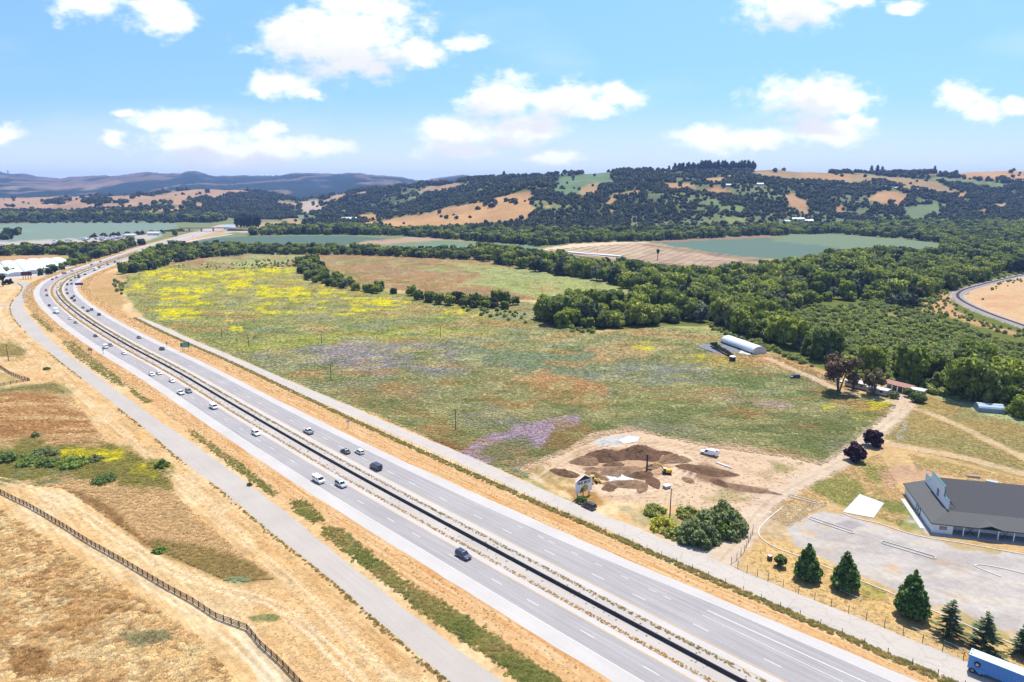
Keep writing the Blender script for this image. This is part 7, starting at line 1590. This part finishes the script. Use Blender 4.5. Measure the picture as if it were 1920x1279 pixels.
# polytunnels far left
for i, (a, b) in enumerate([((-14, 497), (2, 520)), ((14, 495), (32, 518)), ((38, 493), (62, 514)), ((62, 491), (86, 512)), ((84, 490), (106, 506)), ((106, 489), (124, 498))]):
    hoop_house('pale polytunnel greenhouse in the row left of the freeway bend', a, b, 15, 3.6, 6, group='row of polytunnels')

# ================================================================== far left: yard, overpass, hill houses
deck0 = G(338, 434); deck1 = G(432, 433.2); an = math.atan2(deck1.y - deck0.y, deck1.x - deck0.x); Lh = (deck1 - deck0).length
t = thing('overpass_bridge', 'concrete road overpass crossing the distant freeway', 'bridge', deck0, an); mb = MB(); mb.box((Lh / 2, 0, 6.6), (Lh, 11, 1.3)); obj('deck', mb, M_CONC, t)
for y in (-5.4, 5.4): mb = MB(); mb.box((Lh / 2, y, 7.7), (Lh, .3, .9)); obj('parapet', mb, M_CONC, t)
for x in (.18, .42, .66): mb = MB(); mb.box((Lh * x, 0, 3), (1.6, 8, 6)); obj('pier', mb, M_CONC, t)
mb = MB(); mb.prism([(-60, 0), (Lh * .1, 0), (.02 * Lh, 6), (-4, 6.4)], -6, 6); obj('embankment', mb, plain('embankment_grass', A('#b99a68'), 1), t); mb = MB(); mb.prism([(Lh * .92, 0), (Lh + 70, 0), (Lh + 6, 6.4), (Lh, 6.2)], -6, 6); obj('embankment', mb, plain('embankment_grass', A('#b99a68'), 1), t)
def house(px, py, w, d, h, rz, label, roofc=None, hill=True, sc=1.0):
    p = hill_hit(px, py) if hill else G(px, py)
    if p is None: return
    t = thing('house', label, 'house', (p.x, p.y, p.z - .5), rz); t.scale = [sc] * 3; mb = MB(); mb.box((0, 0, h / 2), (w, d, h)); obj('wall', mb, M_WALL, t)
    mb = MB(); mb.prism([(-d / 2 - .5, h), (d / 2 + .5, h), (0, h + d * .28)], -w / 2 - .4, w / 2 + .4); r = obj('roof', mb, roofc or M_WROOF, t); r.rotation_euler = (0, 0, math.pi / 2)
    for x in (-.3, .05, .32): mb = MB(); mb.box((w * x, -d / 2 - .03, h * .55), (1.4, .1, 1.2)); obj('window', mb, M_GLASS, t)
house(1367, 349, 20, 9, 4, .1, 'white house on the slope below the eucalyptus grove'); house(1425, 348, 18, 9, 4, -.1, 'white house right of the huge dark tree on the slope'); house(1660, 352, 22, 9, 4, .0, 'long white farmhouse above the dry hill clearing'); house(1680, 355, 14, 8, 4, .2, 'small white outbuilding beside the long farmhouse'); house(1888, 379, 20, 9, 4, 0, 'pale house with its clearing in the woods at the far right'); house(728, 369, 24, 9, 4, .1, 'pale long house on the wooded hill above the golden slope')
house(655, 414, 34, 14, 5, .15, 'long white barn at the foot of the golden hill', sc=1.2); house(1495, 414, 26, 10, 4, .1, 'white house among trees at the foot of the right hill', sc=1.2); house(1515, 418, 18, 9, 4, -.1, 'second white house among trees at the foot of the right hill', sc=1.2); house(1475, 418, 14, 8, 4, .2, 'small white shed left of the houses at the hill foot'); house(850, 437, 20, 9, 4, .1, 'white farmhouse in the trees behind the far green field', hill=False); house(1030, 458, 16, 9, 4, 0, 'white shed beside the trees at the striped field', hill=False)
house(432, 430, 26, 12, 5, 0, 'blue-roofed building beside the distant overpass', plain('blue_roof', (.25, .40, .60), .5), hill=False); house(290, 441, 24, 10, 5, 0, 'long pale building by the yard near the distant freeway', hill=False); house(245, 444, 20, 9, 4, .1, 'small pale building in the distant yard', hill=False)
cr_ = np.random.default_rng(77)
JUNK = [([(-20, 462), (60, 459), (62, 466), (-20, 470)], 26), ([(90, 453), (170, 448), (240, 443), (250, 448), (170, 456), (100, 460)], 46)]
tints = ['white', 'white', 'silver', 'grey', 'maroon', 'white', 'blue', 'red']
for poly, n in JUNK:
    for p in fill(poly, n, 5 + n):
        g0 = G(*p); c_ = tints[int(cr_.integers(0, 8))]; k_ = ['van', 'box_truck', 'suv'][int(cr_.integers(0, 3))]
        vehicle(k_, c_, g0.x, g0.y, cr_.random() * .5 - .3, 'tiny %s %s parked in the crowded distant yard at left' % (c_, {'van': 'van', 'box_truck': 'truck', 'suv': 'car'}[k_]), 'distant yard %s %s' % (c_, k_), s=1.25)
# mulch rows on the striped field
mb = MB(); e0 = Gn([(1190, 455.5), (1000, 470.5)]); e1 = Gn([(1478, 494.5), (1310, 505)])
for i in range(15):
    f_ = i / 14; a = e0[0] + (e0[1] - e0[0]) * f_; b = e1[0] + (e1[1] - e1[0]) * f_; mb.bar((*a, .2), (*b, .2), 5.5, .3)
o = obj('crop_rows', mb, plain('row_soil', (.19, .12, .08), 1.0, vary=.15, scale=.02)); stuff(o, 'long brown planted rows of the striped field', 'crop rows')
mb = MB(); a = G(1065, 474); b = G(1165, 482); mb.bar((0, 0, .8), (b.x - a.x, b.y - a.y, .8), 9, 1.6); tag(obj('row_cover', mb, M_POLY, None, loc=a), 'white plastic cover strip along the striped field', 'row cover')

# ================================================================== single trees and shrubs
M_CON = leaf_mat('conifer_needles', [(.085, .145, .038), (.10, .165, .044)], var=.5, up=.45, trans=.15); M_CON2 = leaf_mat('cedar_needles', [(.085, .12, .05), (.10, .14, .055)], var=.4, up=.4, trans=.15)
def cone_lobes(Ht, R_, rows_, seed, dense=1.0):
    g = np.random.default_rng(seed); out = []
    for j in range(rows_):
        f = j / (rows_ - 1); z = Ht * (.12 + .83 * f); rr = R_ * min((1 - f) ** .62, .72 + f * 2.2) + .12; n = max(3, int(7 * (1 - f) + 3))
        for i in range(n): a = 2 * math.pi * (i + .5 * (j % 2)) / n + g.random() * .4; k = rr * (.55 + .34 * g.random()); out.append((k * math.cos(a), k * math.sin(a), z + (g.random() - .5) * .4, max(rr * .40, .3) * (.8 + .4 * g.random()), .75))
    return out
def conifer(px, py, h, w, label, seed):
    t = thing('conifer_tree', label, 'tree', G(px, py), seed * .7); link('crown', crown_mesh('crown', M_CON, lobes=cone_lobes(h, w / 2, 10, seed), nleaf=4600, ls=.36, seed=seed, core=.66, sides=1.3), t)
    mb = MB(); mb.tube([(0, 0, -.2), (0, 0, h * .8)], [.28, .08], 8); obj('trunk', mb, M_BARK, t)
conifer(1512, 1085, 9.4, 5.3, 'dense conifer leftmost of the row behind the wire fence', 5); conifer(1583, 1103, 9.8, 5.6, 'dense conifer second in the row behind the wire fence', 6); conifer(1706, 1155, 11.4, 6.4, 'largest dense conifer, third in the row behind the wire fence', 7)
def cedar(px, py, h, w, label, seed):
    t = thing('cedar_tree', label, 'tree', G(px, py), seed * .9); g = np.random.default_rng(seed); V = []; T = []; br = MB(); br.tube([(0, 0, -.2), (0, 0, h)], [.22, .03], 7)
    for j in range(17):
        f = j / 16; z = h * (.10 + .86 * f); n = 7 if f < .8 else 5
        for i in range(n):
            a = g.random() * 6.283; l = w / 2 * (1 - f) ** .85 * (.55 + .6 * g.random()) + .25; dr = -.10 - .15 * (1 - f); e = (math.cos(a) * l, math.sin(a) * l, z + dr * l + .18 * l); br.bar((0, 0, z), e, .05)
            k = max(int(l * 13), 5)
            for q in range(k):
                s_ = (q + g.random()) / k; p = np.array([e[0] * s_, e[1] * s_, z + (e[2] - z) * s_]); d = .20 + .30 * (1 - abs(s_ - .55)); an = a + (g.random() - .5) * 2.2; u = np.array([math.cos(an), math.sin(an), -.25 + g.random() * .35]) * d * 1.15; v = np.array([-math.sin(an), math.cos(an), (g.random() - .5) * .5]) * d * .5
                o = len(V); V += [p - u * .3, p + v, p + u, p - v]; T += [(o, o + 1, o + 2), (o, o + 2, o + 3)]
    link('crown', np_mesh('crown', np.array(V), np.array(T), M_CON2), t); obj('trunk', br, M_BARK, t)
cedar(1778, 1194, 9.0, 7.0, 'sparse feathery conifer fourth in the row behind the wire fence', 11); cedar(1842, 1224, 9.6, 8.0, 'sparse feathery conifer rising behind the blue trailer', 12); cedar(1915, 1228, 7.0, 5.0, 'thin young conifer at the right edge above the blue trailer', 13)
M_SHRUB = leaf_mat('shrub_leaves', [(.10, .145, .04), (.13, .18, .05)]); M_PURP = leaf_mat('purple_leaves', [(.030, .014, .024), (.042, .018, .030)], var=.4, trans=.1, up=.4)
def shrub(name, px, py, r, h, label, mat, seed, n=900, ls=.22, cat='shrub', trunk=True, z0=.05, lobes=9):
    t = thing(name, label, cat, G(px, py), seed); link('crown', crown_mesh('crown', mat, lobes=(bush_lobes(r * 1.12, h, lobes * 3, seed) if not z0 or z0 <= .05 else round_lobes(r, h, lobes, seed, z0=z0)), nleaf=n, ls=ls, seed=seed, core=.7), t)
    if trunk: obj('trunk', trunk_mb(h * .6, max(.06, r * .06), 3, seed), M_BARK, t)
    return t
shrub('small_tree', 1463, 1063, 1.7, 3.2, 'small round bright green tree beside the brown utility box', M_SHRUB, 41, 1400, .24, 'tree', z0=.2)
shrub('purple_tree', 1636, 836, 3.6, 6.6, 'dark purple-leaved round tree nearer the farm on the dirt lane', M_PURP, 42, 2000, .42, 'tree', z0=.1, lobes=16); shrub('purple_tree', 1604, 864, 3.6, 6.6, 'dark purple-leaved round tree nearer the camera on the dirt lane', M_PURP, 43, 2000, .42, 'tree', z0=.1, lobes=16)
M_BUSH = leaf_mat('bush_leaves', [(.14, .175, .07), (.17, .20, .08)]); M_BUSH2 = leaf_mat('bush_leaves_bright', [(.15, .21, .045), (.17, .23, .05)])
shrub('large_bush', 1352, 992, 6.0, 8.0, 'big dark green bush-tree at the gravel junction', M_BUSH, 44, 3600, .42, z0=.02, lobes=13); shrub('large_bush', 1308, 1012, 5.0, 6.6, 'grey-green big bush at the left of the junction thicket', M_BUSH, 45, 3000, .38, z0=.0, lobes=12); shrub('large_bush', 1352, 1004, 3.0, 5.4, 'bright green bush in front of the junction thicket', M_BUSH2, 46, 1500, .34, z0=.0)
M_YB = leaf_mat('mustard_bush', [(.36, .34, .05), (.42, .38, .06)], trans=.3, up=1.0); M_YG = leaf_mat('yellowgreen_bush', [(.22, .24, .06), (.26, .26, .07)], up=1.0)
shrub('mustard_bush', 1243, 990, 3.4, 3.2, 'yellow flowering bush at the foot of the lamp pole', M_YB, 47, 900, .3, trunk=False); shrub('mustard_bush', 1228, 962, 3.6, 2.4, 'yellow-green bush left of the lamp pole', M_YG, 48, 900, .3, trunk=False); shrub('mustard_bush', 1290, 966, 3.6, 2.6, 'yellow-green bush behind the junction thicket', M_YG, 49, 900, .3, trunk=False); shrub('mustard_bush', 1262, 1004, 2.6, 2.4, 'olive bush between the yellow bush and the junction thicket', M_YG, 50, 700, .28, trunk=False)
shrub('low_shrub', 1090, 941, 2.0, 1.8, 'small green shrub at the roadside below the billboard', M_SHRUB, 51, 500, .26, trunk=False)
for i, (a, b, r, h, lab) in enumerate([(18, 864, 4.8, 3.8, 'green shrub at the left edge of the weedy hollow'), (56, 869, 4.2, 2.8, 'pale green shrub second from the left in the weedy hollow'), (85, 854, 4.6, 3.6, 'bright green shrub behind the row in the weedy hollow'), (93, 872, 3.4, 2.6, 'olive shrub in the middle of the weedy hollow'), (137, 871, 5.2, 3.4, 'large blue-green shrub in the weedy hollow'), (180, 863, 2.4, 2.0, 'small dark shrub right of the blue-green one'), (195, 903, 3.8, 2.8, 'round dark green shrub alone on the brown grass'), (305, 875, 2.4, 2.6, 'dark shrub at the right end of the weedy hollow'), (67, 820, 1.6, 2.0, 'lone small shrub on the brown slope'), (88, 693, 1.6, 1.6, 'olive brush clump on the pale slope beside the frontage road'), (300, 1034, 1.6, 1.4, 'yellow-green clump in the brown grass near the rail fence'), (468, 910, .8, .9, 'tiny green shrub in the near verge')]):
    shrub('shrub', a, b, r, h, lab, [M_SHRUB, M_BUSH2, M_BUSH][i % 3], 60 + i, 800, .26, trunk=False)
# farm trees
def gum(px, py, h, r, label, mat, seed, n=2200):
    g0 = G(px, py); t = thing('eucalyptus_tree', label, 'tree', g0, seed); g = np.random.default_rng(seed); lobes = []
    for i in range(16): a = g.random() * 6.283; f = g.random() ** .6; q = r * (.25 + .6 * g.random()); lobes.append((q * math.cos(a), q * math.sin(a), h * (.38 + .52 * f), r * (.26 + .16 * g.random()), .9))
    link('crown', crown_mesh('crown', mat, lobes=lobes, nleaf=n, ls=.5, seed=seed, core=.62), t); mb = MB()
    for k in range(3): a = k * 2.1; mb.tube([(math.cos(a) * .3, math.sin(a) * .3, -.2), (math.cos(a) * r * .2, math.sin(a) * r * .2, h * .35), (math.cos(a) * r * .45, math.sin(a) * r * .45, h * .8)], [.42, .30, .1], 7)
    obj('trunk', mb, M_BARK, t)
gum(1572, 735, 17, 8.0, 'large bronze-leaved eucalyptus left of the mobile homes', M_EUCB, 71, 3000); gum(1637, 742, 12.5, 4.8, 'slimmer bronze-green eucalyptus in front of the short mobile home', leaf_mat('olive_bronze', [(.18, .145, .075), (.16, .15, .07)]), 72, 1600); gum(1599, 731, 8, 2.4, 'thin bare-stemmed tree before the long mobile home', leaf_mat('thin_leaf', [(.13, .11, .05), (.15, .12, .05)]), 73, 300)
shrub('small_tree', 1703, 744, 2.6, 4.2, 'small round green tree in front of the open shed', M_SHRUB, 81, 700, .36, 'tree', z0=.25); shrub('small_tree', 1722, 754, 4.2, 4.2, 'broad low green tree beside the farm drive', M_SHRUB, 82, 1000, .4, 'tree', z0=.2); shrub('small_tree', 1676, 747, 2.6, 3.0, 'grey-green shrub tree by the parked pale car', M_BUSH, 83, 600, .34, 'tree', z0=.2)
shrub('oak_tree', 1692, 574, 12, 13, 'large dark oak standing alone in the scrub before the railway', M_DARK, 84, 2600, .9, 'tree', z0=.05, lobes=12); t = thing('palm_tree', 'tall thin palm rising before the striped field', 'tree', G(1233, 487), 0); mb = MB(); mb.tube([(0, 0, 0), (0, 0, 11)], [.5, .35], 7); obj('trunk', mb, M_BARK, t); link('crown', crown_mesh('crown', M_DARK, lobes=[(0, 0, 11.5, 1.9, 1.2), (0, 0, 9.2, 1.2, 1.4)], nleaf=160, ls=.7, seed=5), t)
t = thing('palm_tree', 'dark palm at the far left beside the frontage junction', 'tree', G(6, 537), 0); mb = MB(); mb.tube([(0, 0, 0), (0, 0, 9)], [.6, .4], 7); obj('trunk', mb, M_BARK, t); link('crown', crown_mesh('crown', M_DARK, lobes=[(0, 0, 9.5, 2.6, .8), (0, 0, 7.6, 1.5, 1.2)], nleaf=200, ls=.9, seed=6), t); shrub('dark_tree', 15, 533, 4.5, 6, 'round dark tree by the frontage junction at the far left', M_PURP, 86, 700, .6, 'tree')
for i in range(9):   # row of round trees beside the far yard
    shrub('round_tree', 176 + i * 15 + (i % 3) * 3, 445.5 - i * .9, 6.5, 8.5, 'small round tree in the line between the far yard and the green field', M_OAK, 90 + i % 3, 160, 1.2, 'tree', lobes=6)['group'] = 'trees along the far yard'
mb = MB(); p = hill_xyz(np.array([22.0]), np.array([7550.0]))[0]; t = thing('radio_mast', 'lattice mast on the summit of the farthest left ridge', 'mast', p, 0); mb.box((0, 0, 25), (7, 7, 50)); obj('tower', mb, M_STEEL, t)
mb = MB(); p = hill_xyz(np.array([8.0]), np.array([7550.0]))[0]; t = thing('radio_mast', 'lower broad mast left of the tall one on the farthest ridge', 'mast', p, 0); mb.box((0, 0, 14), (30, 8, 28)); obj('tower', mb, M_STEEL, t)
# ================================================================== air
hb = MB(); hb.box((0, 5600, 170), (30000, 13600, 346))
hz_o = link('haze', hb.mesh('haze'))
m = bpy.data.materials.new('air'); m.use_nodes = True; nt = m.node_tree; nt.nodes.clear()
out = nt.nodes.new('ShaderNodeOutputMaterial'); pv = nt.nodes.new('ShaderNodeVolumePrincipled')
pv.inputs['Color'].default_value = (.32, .52, 1.0, 1); pv.inputs['Density'].default_value = 6.6e-5; pv.inputs['Anisotropy'].default_value = 0.0
nt.links.new(pv.outputs[0], out.inputs['Volume']);
hz_o.data.materials.append(m); stuff(hz_o)
